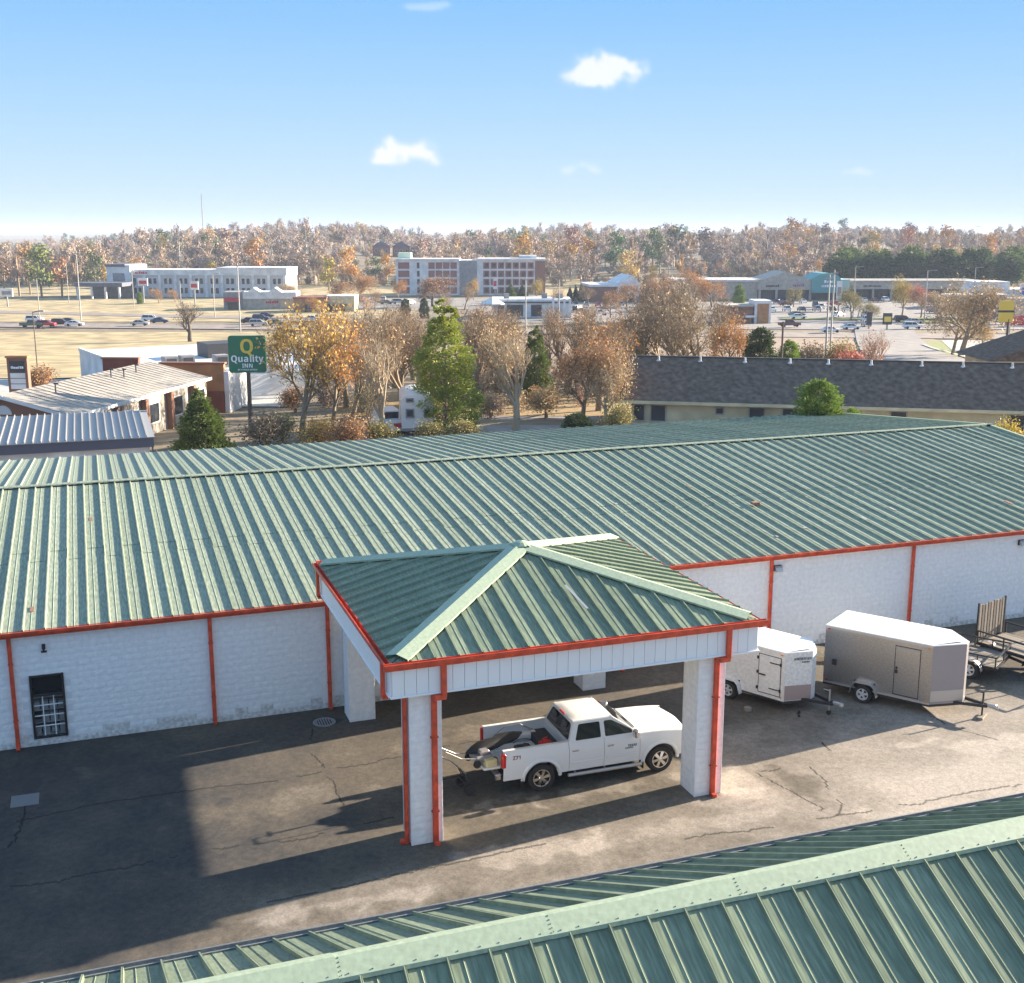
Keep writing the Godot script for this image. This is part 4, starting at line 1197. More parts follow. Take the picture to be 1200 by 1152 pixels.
func box_trailer(called: String, label: String, at0: Vector3, turn: float, L: float, w: float, h: float, nose: float, wheel_x: float, skin: String, front: String, white: bool):
	# x forward to the hitch, z to the near side; origin in the middle of the box
	var t := thing(called, label, "trailer", at0, turn, "enclosed cargo trailers")
	var f0 := 0.4
	var hx := L * 0.5; var hz := w * 0.5
	var foot := PackedVector2Array([Vector2(-hx, -hz), Vector2(hx, -hz), Vector2(hx + nose, -0.12), Vector2(hx + nose, 0.12), Vector2(hx, hz), Vector2(-hx, hz)])
	var lay := Transform3D(Basis(Vector3(1, 0, 0), Vector3(0, 0, 1), Vector3(0, -1, 0)), Vector3.ZERO) # poly plane x,z; extrude downwards
	# side skins, each a sheet with thickness
	var names := ["side_panel", "nose_panel", "nose_cap", "nose_panel", "side_panel", "rear_door"]
	for i in 6:
		var p := foot[i]; var q := foot[(i + 1) % 6]
		var d := (q - p).normalized(); var nrm := Vector2(d.y, -d.x)
		var b := MB.new()
		var a3 := Vector3(p.x, 0, p.y); var q3 := Vector3(q.x, 0, q.y)
		var n3 := Vector3(nrm.x, 0, nrm.y)
		var mid := (a3 + q3) * 0.5
		var bs := Basis(Vector3(d.x, 0, d.y), Vector3.UP, Vector3(d.x, 0, d.y).cross(Vector3.UP))
		b.box(mid + Vector3(0, (f0 + h) * 0.5, 0) - n3 * 0.01, Vector3(p.distance_to(q) - 0.004, h - f0, 0.02), bs)
		var mm: Material = M[front] if i in [1, 2, 3] else M[skin]
		var pn := part(names[i], b, mm, t)
		if i in [1, 3]:
			var g := MB.new()
			g.box(mid + Vector3(0, f0 + 0.27, 0) + n3 * 0.004, Vector3(p.distance_to(q) - 0.02, 0.5 if white else 0.36, 0.01), bs)
			part("stone_guard", g, M.aluminium if not white else M.trailer_stone, pn)
		if i in [0, 4]:
			# rivet rows and edge trims
			var tr := MB.new()
			tr.box(mid + Vector3(0, h - 0.03, 0) + n3 * 0.006, Vector3(p.distance_to(q), 0.07, 0.02), bs)
			part("edge_trim", tr, M.trailer_white if white else M.aluminium, pn)
			tr = MB.new()
			tr.box(mid + Vector3(0, f0 + 0.02, 0) + n3 * 0.006, Vector3(p.distance_to(q), 0.06, 0.02), bs)
			part("edge_trim", tr, M.trailer_white if white else M.aluminium, pn)
	var rf := MB.new()
	rf.prism(foot, Transform3D(Basis(Vector3(1, 0, 0), Vector3(0, 0, 1), Vector3(0, -1, 0)), Vector3(0, h, 0)), -0.03, 0.0)
	var g := []
	for i in 5:
		var row := []
		for j in 9:
			var v := lerpf(-1, 1, j / 8.0)
			var u := i / 4.0
			var xx := lerpf(-hx + 0.02, hx - 0.03 + nose * (1.0 - absf(v)) * 0.95, u)
			row.append(Vector3(xx, h + 0.032 + 0.04 * (1.0 - v * v) * sin(PI * clampf(u * 1.6, 0.0, 0.5)), v * (hz - 0.02)))
		g.append(row)
	rf.grid(g, true)
	part("roof", rf, M.trailer_roof, t)
	var fl := MB.new()
	fl.prism(foot, Transform3D(Basis(Vector3(1, 0, 0), Vector3(0, 0, 1), Vector3(0, -1, 0)), Vector3(0, f0, 0)), 0.0, 0.08)
	part("floor_frame", fl, M.black_steel, t)
	# side door
	var door_x := hx - 0.55 if white else hx - 0.78
	var dw := 0.78
	var dh := h - f0 - 0.34
	var db := MB.new()
	db.bev(Vector3(door_x, f0 + 0.12 + dh * 0.5, hz + 0.012), Vector3(dw, dh, 0.03), 0.01)
	var dp := part("side_door", db, M[skin], t)
	var sl := MB.new()
	for X in [door_x - dw * 0.5 - 0.012, door_x + dw * 0.5 + 0.012]: sl.box(Vector3(X, f0 + 0.12 + dh * 0.5, hz + 0.006), Vector3(0.018, dh + 0.03, 0.02))
	for Y in [f0 + 0.105, f0 + 0.135 + dh]: sl.box(Vector3(door_x, Y, hz + 0.006), Vector3(dw + 0.04, 0.018, 0.019))
	part("door_seal", sl, M.black, dp)
	if white:
		for Y in [f0 + 0.32, f0 + dh - 0.08]:
			var hg := MB.new()
			hg.bev(Vector3(door_x + dw * 0.28, Y, hz + 0.04), Vector3(0.42, 0.035, 0.03), 0.008)
			hg.bev(Vector3(door_x + dw * 0.5 + 0.02, Y, hz + 0.04), Vector3(0.06, 0.12, 0.04), 0.01)
			part("hinge", hg, M.black_steel, dp)
		for Y in [f0 + 0.25, f0 + dh * 0.5 + 0.15, f0 + dh]:
			var hg2 := MB.new()
			hg2.bev(Vector3(door_x - dw * 0.5 - 0.04, Y, hz + 0.035), Vector3(0.07, 0.1, 0.04), 0.01)
			part("hinge", hg2, M.black_steel, dp)
	var lk := MB.new()
	lk.bev(Vector3(door_x - dw * 0.5 + (0.13 if white else 0.06), f0 + 0.12 + dh * 0.48, hz + 0.045), Vector3(0.26 if white else 0.09, 0.05 if white else 0.12, 0.04), 0.012)
	if not white: lk.bev(Vector3(door_x - dw * 0.5 + 0.06, f0 + 0.12 + dh * 0.48 + 0.12, hz + 0.04), Vector3(0.07, 0.09, 0.03), 0.02)
	part("latch", lk, M.black_steel, dp)
	for X in [-hx + 0.12, hx - 0.12]:
		for Y in [f0 + 0.1, h - 0.08]:
			for sg in [-1.0, 1.0]:
				var lm := MB.new(); lm.bev(Vector3(X, Y, (hz + 0.025) * sg), Vector3(0.09, 0.045, 0.025), 0.008)
				part("marker_light", lm, M.amber if X > 0 else M.tail_red, t)
	for k in 3:
		var rl := MB.new(); rl.bev(Vector3(-hx - 0.015, h - 0.07, (k - 1) * 0.3), Vector3(0.025, 0.045, 0.09), 0.008)
		part("marker_light", rl, M.tail_red, t)
	for sg in [-1.0, 1.0]:
		var rb := MB.new(); rb.tube(Vector3(-hx - 0.03, f0 + 0.1, 0.32 * sg), Vector3(-hx - 0.03, h - 0.12, 0.32 * sg), 0.016, 0.016, 6, true)
		part("lock_bar", rb, M.aluminium, t)
	for X in range(1, 6):
		for sg in [-1.0, 1.0]:
			var sm := MB.new(); sm.box(Vector3(-hx + X * L / 6.0, (f0 + h) * 0.5, (hz + 0.0015) * sg), Vector3(0.03, h - f0 - 0.16, 0.003))
			part("panel_seam", sm, M[skin], t)
	# mudguards, wheels, tongue, jack
	for s in [1.0, -1.0]:
		var mg := MB.new()
		var pts := [Vector2(-0.46, 0.28), Vector2(-0.36, 0.62), Vector2(-0.26, 0.72), Vector2(0.26, 0.72), Vector2(0.36, 0.62), Vector2(0.46, 0.28)]
		for k in 5:
			var p := Vector3(wheel_x + pts[k].x, pts[k].y, 0); var q := Vector3(wheel_x + pts[k + 1].x, pts[k + 1].y, 0)
			mg.quad(p + Vector3(0, 0, hz * s), q + Vector3(0, 0, hz * s), q + Vector3(0, 0, (hz + 0.2) * s), p + Vector3(0, 0, (hz + 0.2) * s))
			mg.quad(p + Vector3(0, 0, (hz + 0.2) * s), q + Vector3(0, 0, (hz + 0.2) * s), q * Vector3(1, 0.93, 1) + Vector3(0, 0, (hz + 0.2) * s), p * Vector3(1, 0.93, 1) + Vector3(0, 0, (hz + 0.2) * s))
		part("mudguard", mg, M.trailer_white if white else M.aluminium, t)
		var well := MB.new()
		well.bev(Vector3(wheel_x, 0.5, (hz - 0.02) * s), Vector3(0.74, 0.42, 0.06), 0.02)
		part("wheel_well", well, M.black, t)
		wheel(t, Vector3(wheel_x, 0.31, (hz + 0.1) * s), 0.31, 0.18, s, M.trailer_rim, 5)
	var tg := MB.new()
	for s in [1.0, -1.0]:
		var a := Vector3(hx - 0.2, 0.42, 0.55 * s); var e := Vector3(hx + nose + 0.75, 0.42, 0.04 * s)
		var d := (e - a).normalized()
		tg.box((a + e) * 0.5, Vector3(a.distance_to(e), 0.1, 0.06), Basis(d, Vector3.UP, d.cross(Vector3.UP)))
	part("tongue", tg, M.black_steel, t)
	var cp := MB.new()
	cp.bev(Vector3(hx + nose + 0.88, 0.46, 0), Vector3(0.3, 0.1, 0.1), 0.02)
	cp.lathe([[0.0, -0.06], [0.07, -0.05], [0.08, 0.0], [0.07, 0.05], [0.0, 0.06]], Vector3(hx + nose + 1.02, 0.44, 0), Vector3.UP, 12)
	part("coupler", cp, M.aluminium, t)
	var jk := MB.new()
	jk.tube(Vector3(hx + nose + 0.6, 0.06, 0), Vector3(hx + nose + 0.6, 0.86, 0), 0.03, 0.03, 8, true)
	jk.tube(Vector3(hx + nose + 0.6, 0.82, 0), Vector3(hx + nose + 0.42, 0.86, 0.1), 0.014, 0.014, 6, true)
	part("jack", jk, M.steel if white else M.black_steel, t)
	var jf := MB.new()
	if white: jf.lathe([[0.0, -0.03], [0.08, -0.03], [0.08, 0.03], [0.0, 0.03]], Vector3(hx + nose + 0.6, 0.08, 0), Vector3(0, 0, 1), 12)
	else: jf.bev(Vector3(hx + nose + 0.6, 0.035, 0), Vector3(0.2, 0.07, 0.55), 0.01)
	part("jack_foot", jf, M.rubber if white else M.wood_pale, t)
	if white:
		var tx := MB.new()
		var p := foot[3]; var q := foot[4]
		var d := (p - q).normalized()
		var dir := Vector3(d.x, 0, d.y)
		var nn := dir.cross(Vector3.UP)
		var o := Vector3(q.x, 0, q.y).lerp(Vector3(p.x, 0, p.y), 0.6) + nn * 0.015
		tx.text("AMERICAN", 0.11, Transform3D(Basis(dir, Vector3.UP, nn), o + Vector3(0.02, h - 0.2, 0)), 0.004, "Droid Serif")
		for k in 5: tx.box(o + dir * (0.02 + k * 0.055) + Vector3(0, h - 0.32, 0), Vector3(0.035, 0.04, 0.006), Basis(dir, Vector3.UP, nn))
		part("lettering", tx, M.letter_black, t)
	else:
		var vt := MB.new()
		vt.bev(Vector3(-hx + 0.36, 1.15, hz + 0.02), Vector3(0.16, 0.2, 0.03), 0.02)
		part("vent", vt, M.black, t)

func utility_trailer(called: String, label: String, at0: Vector3, turn: float, L: float, w: float, deck: float, rail: float, ramp: bool, wheel_x: float):
	var t := thing(called, label, "trailer", at0, turn, "open utility trailers")
	var hx := L * 0.5; var hz := w * 0.5
	var fr := MB.new()
	for s in [1.0, -1.0]:
		fr.box(Vector3(0, deck - 0.06, hz * s), Vector3(L, 0.08, 0.06)); fr.box(Vector3(hx * s, deck - 0.061, 0), Vector3(0.06, 0.078, w))
	part("frame", fr, M.black_steel, t)
	for s in [1.0, -1.0]:
		var rb := MB.new()
		rb.box(Vector3(0, deck + rail, hz * s), Vector3(L, 0.05, 0.05))
		for k in 5: rb.box(Vector3(lerpf(-hx + 0.03, hx - 0.03, k / 4.0), deck + rail * 0.5 - 0.03, hz * s), Vector3(0.045, rail, 0.045))
		part("side_rail", rb, M.black_steel, t)
	var eb := MB.new()
	eb.box(Vector3(hx, deck + rail, 0), Vector3(0.05, 0.049, w))
	eb.box(Vector3(hx, deck + rail * 0.5, 0), Vector3(0.045, rail, 0.045))
	part("end_rail", eb, M.black_steel, t)
	var n := int(w / 0.19)
	for k in n:
		var b := MB.new()
		b.bev(Vector3(0, deck + wobble(0.004), -hz + (k + 0.5) * w / n), Vector3(L - 0.08, 0.035, w / n - 0.012), 0.005)
		part("deck_plank", b, M.wood_pale if k % 3 else M.wood, t)
	for s in [1.0, -1.0]:
		var mg := MB.new()
		for k in 8:
			var a0 := PI * k / 8.0; var a1 := PI * (k + 1) / 8.0
			mg.quad(Vector3(wheel_x + cos(a0) * 0.42, 0.32 + sin(a0) * 0.42, (hz + 0.03) * s), Vector3(wheel_x + cos(a1) * 0.42, 0.32 + sin(a1) * 0.42, (hz + 0.03) * s), Vector3(wheel_x + cos(a1) * 0.42, 0.32 + sin(a1) * 0.42, (hz + 0.28) * s), Vector3(wheel_x + cos(a0) * 0.42, 0.32 + sin(a0) * 0.42, (hz + 0.28) * s))
		part("mudguard", mg, M.black_steel if ramp else M.trailer_grey, t)
		wheel(t, Vector3(wheel_x, 0.32, (hz + 0.15) * s), 0.32, 0.19, s, M.trailer_rim, 5)
	var tg := MB.new()
	for s in [1.0, -1.0]:
		var a := Vector3(hx, deck - 0.07, hz * 0.75 * s); var e := Vector3(hx + 1.15, deck - 0.07, 0.03 * s)
		var d := (e - a).normalized()
		tg.box((a + e) * 0.5, Vector3(a.distance_to(e), 0.09, 0.055), Basis(d, Vector3.UP, d.cross(Vector3.UP)))
	tg.bev(Vector3(hx + 1.25, deck - 0.05, 0), Vector3(0.3, 0.1, 0.1), 0.02)
	part("tongue", tg, M.black_steel, t)
	var jk := MB.new()
	jk.tube(Vector3(hx + 0.95, 0.02, 0), Vector3(hx + 0.95, deck + 0.35, 0), 0.03, 0.03, 8, true)
	jk.bev(Vector3(hx + 0.95, 0.02, 0), Vector3(0.2, 0.03, 0.2), 0.005)
	part("jack", jk, M.black_steel, t)
	if ramp:
		var rp := MB.new()
		for s in [1.0, -1.0]: rp.box(Vector3(-hx - 0.06, deck + 0.7, (hz - 0.06) * s), Vector3(0.06, 1.45, 0.06))
		rp.box(Vector3(-hx - 0.06, deck + 0.02, 0), Vector3(0.055, 0.06, w - 0.14))
		var g := part("ramp_gate", rp, M.black_steel, t)
		for k in 9:
			var b := MB.new()
			b.bev(Vector3(-hx - 0.06, deck + 0.7 + wobble(0.03), -hz + 0.17 + k * (w - 0.34) / 8.0), Vector3(0.04, 1.32 + wobble(0.05), 0.13), 0.006)
			part("slat", b, M.wood if k % 2 else M.wood_pale, g)

func near_things():
	mk("decal_red", Color(0.22, 0.02, 0.025), 0.5); mk("seat_grey", Color(0.09, 0.088, 0.085), 0.8); mk("amber", Color(0.7, 0.25, 0.02), 0.3)
	mk("cab_glass", Color(0.02, 0.025, 0.028), 0.04)
	M.cab_glass.transparency = BaseMaterial3D.TRANSPARENCY_ALPHA
	M.cab_glass.albedo_color.a = 0.45
	mk("trailer_roof", Color(0.82, 0.81, 0.78), 0.4)
	mk("trailer_rim", Color(0.66, 0.66, 0.66), 0.35, 0.3)
	mk("trailer_stone", Color(0.35, 0.27, 0.25), 0.55, 0.2)
	pickup()
	# things lying in and on the pickup's bed
	var t := thing("garden_machine", "black and grey push mower lying on the lowered tailgate", "mower", Vector3(9.45, 0.85, -29.25), 0.15)
	var b := MB.new(); b.bev(Vector3(0, 0.2, 0), Vector3(0.55, 0.16, 0.5), 0.05); b.bev(Vector3(0.05, 0.33, 0), Vector3(0.3, 0.14, 0.3), 0.04)
	part("deck", b, M.trailer_grey, t)
	for q in [[-0.26, -0.24], [-0.26, 0.24], [0.26, -0.24], [0.26, 0.24]]:
		var w := MB.new(); w.lathe([[0.0, -0.03], [0.11, -0.03], [0.11, 0.03], [0.0, 0.03]], Vector3(q[0], 0.115, q[1] * 1.15), Vector3(0, 0, 1), 14)
		part("wheel", w, M.rubber, t)
	b = MB.new()
	for s in [-1.0, 1.0]: b.path([Vector3(-0.25, 0.24, 0.2 * s), Vector3(-0.7, 0.34, 0.2 * s), Vector3(-1.15, 0.62, 0.16 * s)], 0.014)
	b.path([Vector3(-1.15, 0.62, -0.16), Vector3(-1.15, 0.62, 0.16)], 0.016)
	part("handle", b, M.steel, t)
	b = MB.new()
	var g := []
	for i in 9:
		var row := []
		var u := i / 8.0
		for j in 9:
			var a := TAU * j / 8.0
			var r := 0.15 * sqrt(maxf(0.02, 1.0 - pow(absf(u * 2 - 1), 3.0))) * (1.0 + 0.12 * sin(i * 2.1 + j))
			row.append(Vector3(lerpf(-0.95, 0.95, u), 1.35 + sin(a) * r + 0.12 * u, cos(a) * r * 1.5))
		g.append(row)
	b.grid(g)
	var bag := inst("grass_bag", b.mesh(), M.black, self, Transform3D(Basis(Vector3.UP, 0.28), Vector3(9.95, -0.18, -29.6)))
	bag.set_meta("label", "long black bag slung over the open tail of the pickup bed"); bag.set_meta("category", "bag")
	b = MB.new(); b.bev(Vector3.ZERO, Vector3(0.34, 0.22, 0.28), 0.03); b.box(Vector3(0, 0.115, 0.02), Vector3(0.14, 0.03, 0.06)); b.box(Vector3(0, 0.02, 0.142), Vector3(0.25, 0.05, 0.006))
	var yb := inst("tool_box", b.mesh(), M.yellow_box, self, Transform3D(Basis(Vector3.UP, 0.1), Vector3(9.62, 0.96, -28.98)))
	yb.set_meta("label", "pale yellow box on the pickup tailgate beside the red tail light"); yb.set_meta("category", "box")
	var can := thing("fuel_can", "red plastic fuel can in the front of the pickup bed", "fuel can", Vector3(11.35, 0.86, -29.3), 0.4)
	b = MB.new(); b.bev(Vector3(0, 0.17, 0), Vector3(0.36, 0.34, 0.26), 0.05)
	part("body", b, M.letter_red, can)
	b = MB.new(); b.path([Vector3(-0.1, 0.33, 0), Vector3(-0.08, 0.42, 0), Vector3(0.08, 0.42, 0), Vector3(0.1, 0.33, 0)], 0.02)
	part("handle", b, M.letter_red, can)
	b = MB.new(); b.tube(Vector3(0.15, 0.33, 0), Vector3(0.24, 0.44, 0), 0.035, 0.02, 8, true)
	part("spout", b, M.black, can)
	b = MB.new()
	for k in 5: b.bev(Vector3(10.75 + k * 0.13, 0.9 + (k % 2) * 0.05, -29.75 + k * 0.12), Vector3(0.3, 0.12, 0.2), 0.03, Basis(Vector3.UP, k * 0.9))
	solo("tool_heap", b, M.black_steel, "heap of dark tools on the pickup bed floor", "tools").set_meta("kind", "stuff")
	b = MB.new()
	b.path([Vector3(-1.0, 1.0, 0.02), Vector3(-0.6, 1.28, 0), Vector3(-0.1, 1.3, -0.03), Vector3(0.4, 1.02, -0.05), Vector3(0.6, 0.9, -0.2)], 0.012)
	b.path([Vector3(-0.1, 1.3, -0.03), Vector3(0.2, 1.1, 0.0), Vector3(0.3, 0.88, 0.12)], 0.01)
	var cord := inst("strap", b.mesh(), M.trailer_grey, self, Transform3D(Basis.IDENTITY, Vector3(11.1, 0.0, -30.38)))
	cord.set_meta("label", "grey load strap hanging on the far inner side of the pickup bed"); cord.set_meta("category", "strap")
	# tubular cart behind the pickup
	var ct := thing("hand_cart", "black tubular cart frame with long bare handle behind the pickup", "cart", Vector3(8.72, 0.02, -29.35), 0.1)
	b = MB.new()
	b.path([Vector3(-0.75, 0.32, -0.25), Vector3(0.35, 0.36, -0.25), Vector3(0.35, 0.36, 0.25), Vector3(-0.75, 0.32, 0.25), Vector3(-0.75, 0.32, -0.25)], 0.02)
	for k in 4: b.path([Vector3(-0.55 + k * 0.25, 0.33, -0.25), Vector3(-0.55 + k * 0.25, 0.33, 0.25)], 0.014)
	for s in [-1.0, 1.0]:
		b.path([Vector3(-0.6, 0.33, 0.24 * s), Vector3(-0.66, 0.02, 0.24 * s)], 0.016)
		b.path([Vector3(0.3, 0.36, 0.2 * s), Vector3(0.1, 0.75, 0.1 * s)], 0.016)
	part("frame", b, M.black_steel, ct)
	b = MB.new(); b.path([Vector3(0.32, 0.5, 0), Vector3(-0.1, 0.95, 0), Vector3(-0.62, 1.28, 0.0)], 0.02); b.path([Vector3(-0.62, 1.28, -0.14), Vector3(-0.62, 1.28, 0.14)], 0.016)
	part("handle", b, M.steel, ct)
	for s in [-1.0, 1.0]:
		b = MB.new(); b.lathe([[0.0, -0.035], [0.15, -0.035], [0.16, 0.0], [0.15, 0.035], [0.0, 0.035]], Vector3(0.3, 0.16, 0.3 * s), Vector3(0, 0, 1), 16)
		part("wheel", b, M.rubber, ct)
	# trailers along the wall
	box_trailer("cargo_trailer", "silver v-nose cargo trailer with white roof beside the open utility trailers", Vector3(24.36, 0.012, -31.42), -0.969, 3.55, 1.92, 2.36, 0.8, -0.35, "trailer_silver", "trailer_grey", false)
	box_trailer("cargo_trailer", "small white cargo trailer with side door and black lettering beside the canopy pillar", Vector3(20.42, 0.012, -32.9), -1.08, 2.9, 1.75, 2.02, 0.55, -0.55, "trailer_white", "trailer_white", true)
	utility_trailer("utility_trailer", "low open utility trailer with plank floor beside the silver trailer", Vector3(28.8, 0.012, -32.7), -0.98, 2.5, 1.9, 0.5, 0.36, false, 0.4)
	utility_trailer("utility_trailer", "open utility trailer with upright slatted wooden ramp gate at the frame edge", Vector3(31.15, 0.012, -31.55), -1.3, 4.2, 1.75, 0.62, 0.42, true, 0.3)
	# timber lying between the trailers
	b = MB.new(); b.tube(Vector3(23.6, 0.2, -36.0), Vector3(25.4, 0.2, -34.7), 0.2, 0.19, 14, true)
	solo("log", b, M.log_end, "cut pale tree log lying behind the silver cargo trailer", "log")
	b = MB.new(); b.lathe([[0.0, 0.0], [0.34, 0.0], [0.36, 0.05], [0.36, 0.2], [0.34, 0.24], [0.0, 0.24]], Vector3(24.2, 0.02, -35.2), Vector3(0.2, 1, 0.1).normalized(), 20)
	solo("log", b, M.log_end, "short round timber disc lying against the pale log", "log")
	b = MB.new(); b.bev(Vector3(19.35, 0.08, -31.75), Vector3(0.2, 0.14, 0.2), 0.02)
	solo("wheel_chock", b, M.wood_pale, "pale wooden chock beside the small white trailer wheel", "chock")
	# yard covers
	b = MB.new(); b.bev(Vector3(-2.5, 0.016, -32.85), Vector3(0.72, 0.03, 0.7), 0.008)
	for k in 7: b.box(Vector3(-2.78 + k * 0.093, 0.033, -32.85), Vector3(0.02, 0.008, 0.62))
	solo("access_cover", b, M.grey_cover, "grey square metal cover in the yard below the office window", "cover")
	var dr := thing("drain", "round iron drain grate in the yard by the canopy back pillar", "drain", Vector3(6.22, 0.012, -35.41))
	b = MB.new(); b.lathe([[0.36, 0.0], [0.36, 0.02], [0.28, 0.02], [0.28, 0.0]], Vector3.ZERO, Vector3.UP, 24)
	part("ring", b, M.grey_metal, dr)
	for k in 7:
		b = MB.new()
		var x := -0.24 + k * 0.08
		b.box(Vector3(x, 0.012, 0), Vector3(0.035, 0.016, 2.0 * sqrt(0.0784 - x * x)))
		part("bar", b, M.grey_metal, dr)

var kid_counts := [6, 5, 4, 4, 3, 0]
var TV := {}   # tree meshes by variant

func grow(b: MB, tips: Array, p: Vector3, dir: Vector3, len: float, r: float, level: int, most: int, spread: float, up: float):
	var segs: int = [4, 3, 3, 2, 2, 1][level]
	var sides: int = [7, 5, 4, 3, 3, 3][level]
	var q := p
	var d := dir
	var joints := [[p, dir, r]]
	for i in segs:
		d = (d + Vector3(wobble(0.16), wobble(0.1) + up * 0.1, wobble(0.16))).normalized()
		var q2 := q + d * len / segs
		var r2 := r * lerpf(1.0, 0.45, float(i + 1) / segs)
		b.tube(q, q2, r * lerpf(1.0, 0.45, float(i) / segs), r2, sides)
		q = q2
		joints.append([q, d, r2])
	if level >= most:
		tips.append([q, d]); tips.append([(p + q) * 0.5, d])
		return
	var kids: int = kid_counts[level]
	for k in kids:
		var w := lerpf(0.35 if level == 0 else 0.25, 1.0, (k + 0.5 + wobble(0.3)) / kids) * segs
		var i := clampi(int(w), 0, segs - 1)
		var o: Vector3 = joints[i][0].lerp(joints[i + 1][0], w - i)
		var dd: Vector3 = joints[i + 1][1]
		var side := dd.cross(Vector3(cos(k * 2.4 + level), 0.13, sin(k * 2.4 + level))).normalized().rotated(dd, wobble(0.6))
		var nd := (dd * cos(spread) + side * sin(spread) + Vector3(0, up * 0.15, 0)).normalized()
		grow(b, tips, o, nd, len * rng.randf_range(0.5, 0.72), joints[i][2] * 0.62, level + 1, most, spread * rng.randf_range(0.85, 1.15), up)

func leaf(b: MB, p: Vector3, s: float, lo := 0.6):
	# one leaf: a folded kite, four corners
	var a := Vector3(wobble(1), wobble(1), wobble(1)).normalized()
	var c := a.cross(Vector3(wobble(1), wobble(1), wobble(1))).normalized()
	var k := rng.randf_range(lo, 1.0)
	b.col = Color(k, k * rng.randf_range(0.9, 1.05), k * rng.randf_range(0.85, 1.05))
	var x := a * s; var y := c * s * 0.6
	b.tri(p - x, p + y, p + x); b.tri(p - x, p + x, p - y)

func deciduous(key: String, seed: int, most: int, spread: float, up: float, leaves: int, size: float, trunk_share := 0.42, jitter := 0.35):
	# about ten metres tall
	rng.seed = seed
	var b := MB.new(); var tips := []
	grow(b, tips, Vector3.ZERO, Vector3.UP, 10.0 * trunk_share, 0.23, 0, most, spread, up)
	var top := 0.1
	for t in tips: top = maxf(top, t[0].y)
	var s := 10.0 / top
	var crown := MB.new()
	for t in tips:
		# fine twigs
		for k in 2:
			var d: Vector3 = (t[1] + Vector3(wobble(0.8), wobble(0.5) + up * 0.3, wobble(0.8))).normalized()
			var e: Vector3 = t[0] + d * rng.randf_range(0.35, 0.8)
			var w := d.cross(Vector3(wobble(1), wobble(1), wobble(1))).normalized() * 0.011
			b.tri(t[0] - w, t[0] + w, e)
	var per := float(leaves) / tips.size()
	var acc := 0.0
	for t in tips:
		acc += per * rng.randf_range(0.3, 1.7)
		while acc > 1.0:
			acc -= 1.0
			leaf(crown, t[0] + Vector3(wobble(jitter), wobble(jitter), wobble(jitter)), size * rng.randf_range(0.6, 1.3))
	for m in [b, crown]:
		for i in m.v.size(): m.v[i] *= s
	TV[key] = [b.mesh(), crown.mesh() if crown.v.size() > 0 else null]

func conifer(key: String, seed: int, shape: Callable, clumps: int, per: int, size: float, trunk_r: float, bare := 0.04, clump_r := 0.55):
	# ten metres tall; shape(t) is the crown's radius at height share t
	rng.seed = seed
	var b := MB.new(); var c := MB.new()
	var lean := Vector3(wobble(0.2), 0, wobble(0.2))
	b.tube(Vector3.ZERO, Vector3(0, 5, 0) + lean, trunk_r, trunk_r * 0.6, 7); b.tube(Vector3(0, 5, 0) + lean, Vector3(0, 9.7, 0) + lean, trunk_r * 0.6, 0.03, 6)
	for k in clumps:
		var t := lerpf(bare, 1.0, rng.randf())
		for k2 in 12:
			if rng.randf() * 3.2 < shape.call(t) + 0.25: break
			t = lerpf(bare, 1.0, rng.randf())
		var rad: float = shape.call(t) * (0.9 + 0.12 * sin(t * 17.0 + seed))
		var a := rng.randf() * TAU
		var rr := rad * sqrt(rng.randf_range(0.42, 1.1))
		var o := Vector3(cos(a) * rr, t * 10.0 + wobble(0.25), sin(a) * rr) + lean * t
		if k % 3 == 0: b.tube(Vector3(0, maxf(0.3, o.y - rr * 0.35), 0) + lean * t, o, 0.035, 0.01, 3)
		var cr := clump_r * rng.randf_range(0.6, 1.3) * clampf(rad / 1.4, 0.35, 1.0)
		for j in per:
			var w := Vector3(wobble(1), wobble(1), wobble(1))
			w = w.normalized() * pow(rng.randf(), 0.5) * cr
			w.y *= 0.65
			var d := (w.normalized() + Vector3(cos(a), 0.35, sin(a)) * 0.7).normalized()
			var x := d * size * rng.randf_range(0.7, 1.4)
			var y := d.cross(Vector3(wobble(1), wobble(1), wobble(1))).normalized() * size * 0.33
			var kk := rng.randf_range(0.6, 1.0)
			c.col = Color(kk * rng.randf_range(0.85, 1.15), kk, kk * 0.9)
			c.tri(o + w - y, o + w + y, o + w + x)
			c.tri(o + w - x * 0.3, o + w + y * 1.2 + x * 0.4, o + w + x * 0.9)
	TV[key] = [b.mesh(), c.mesh()]

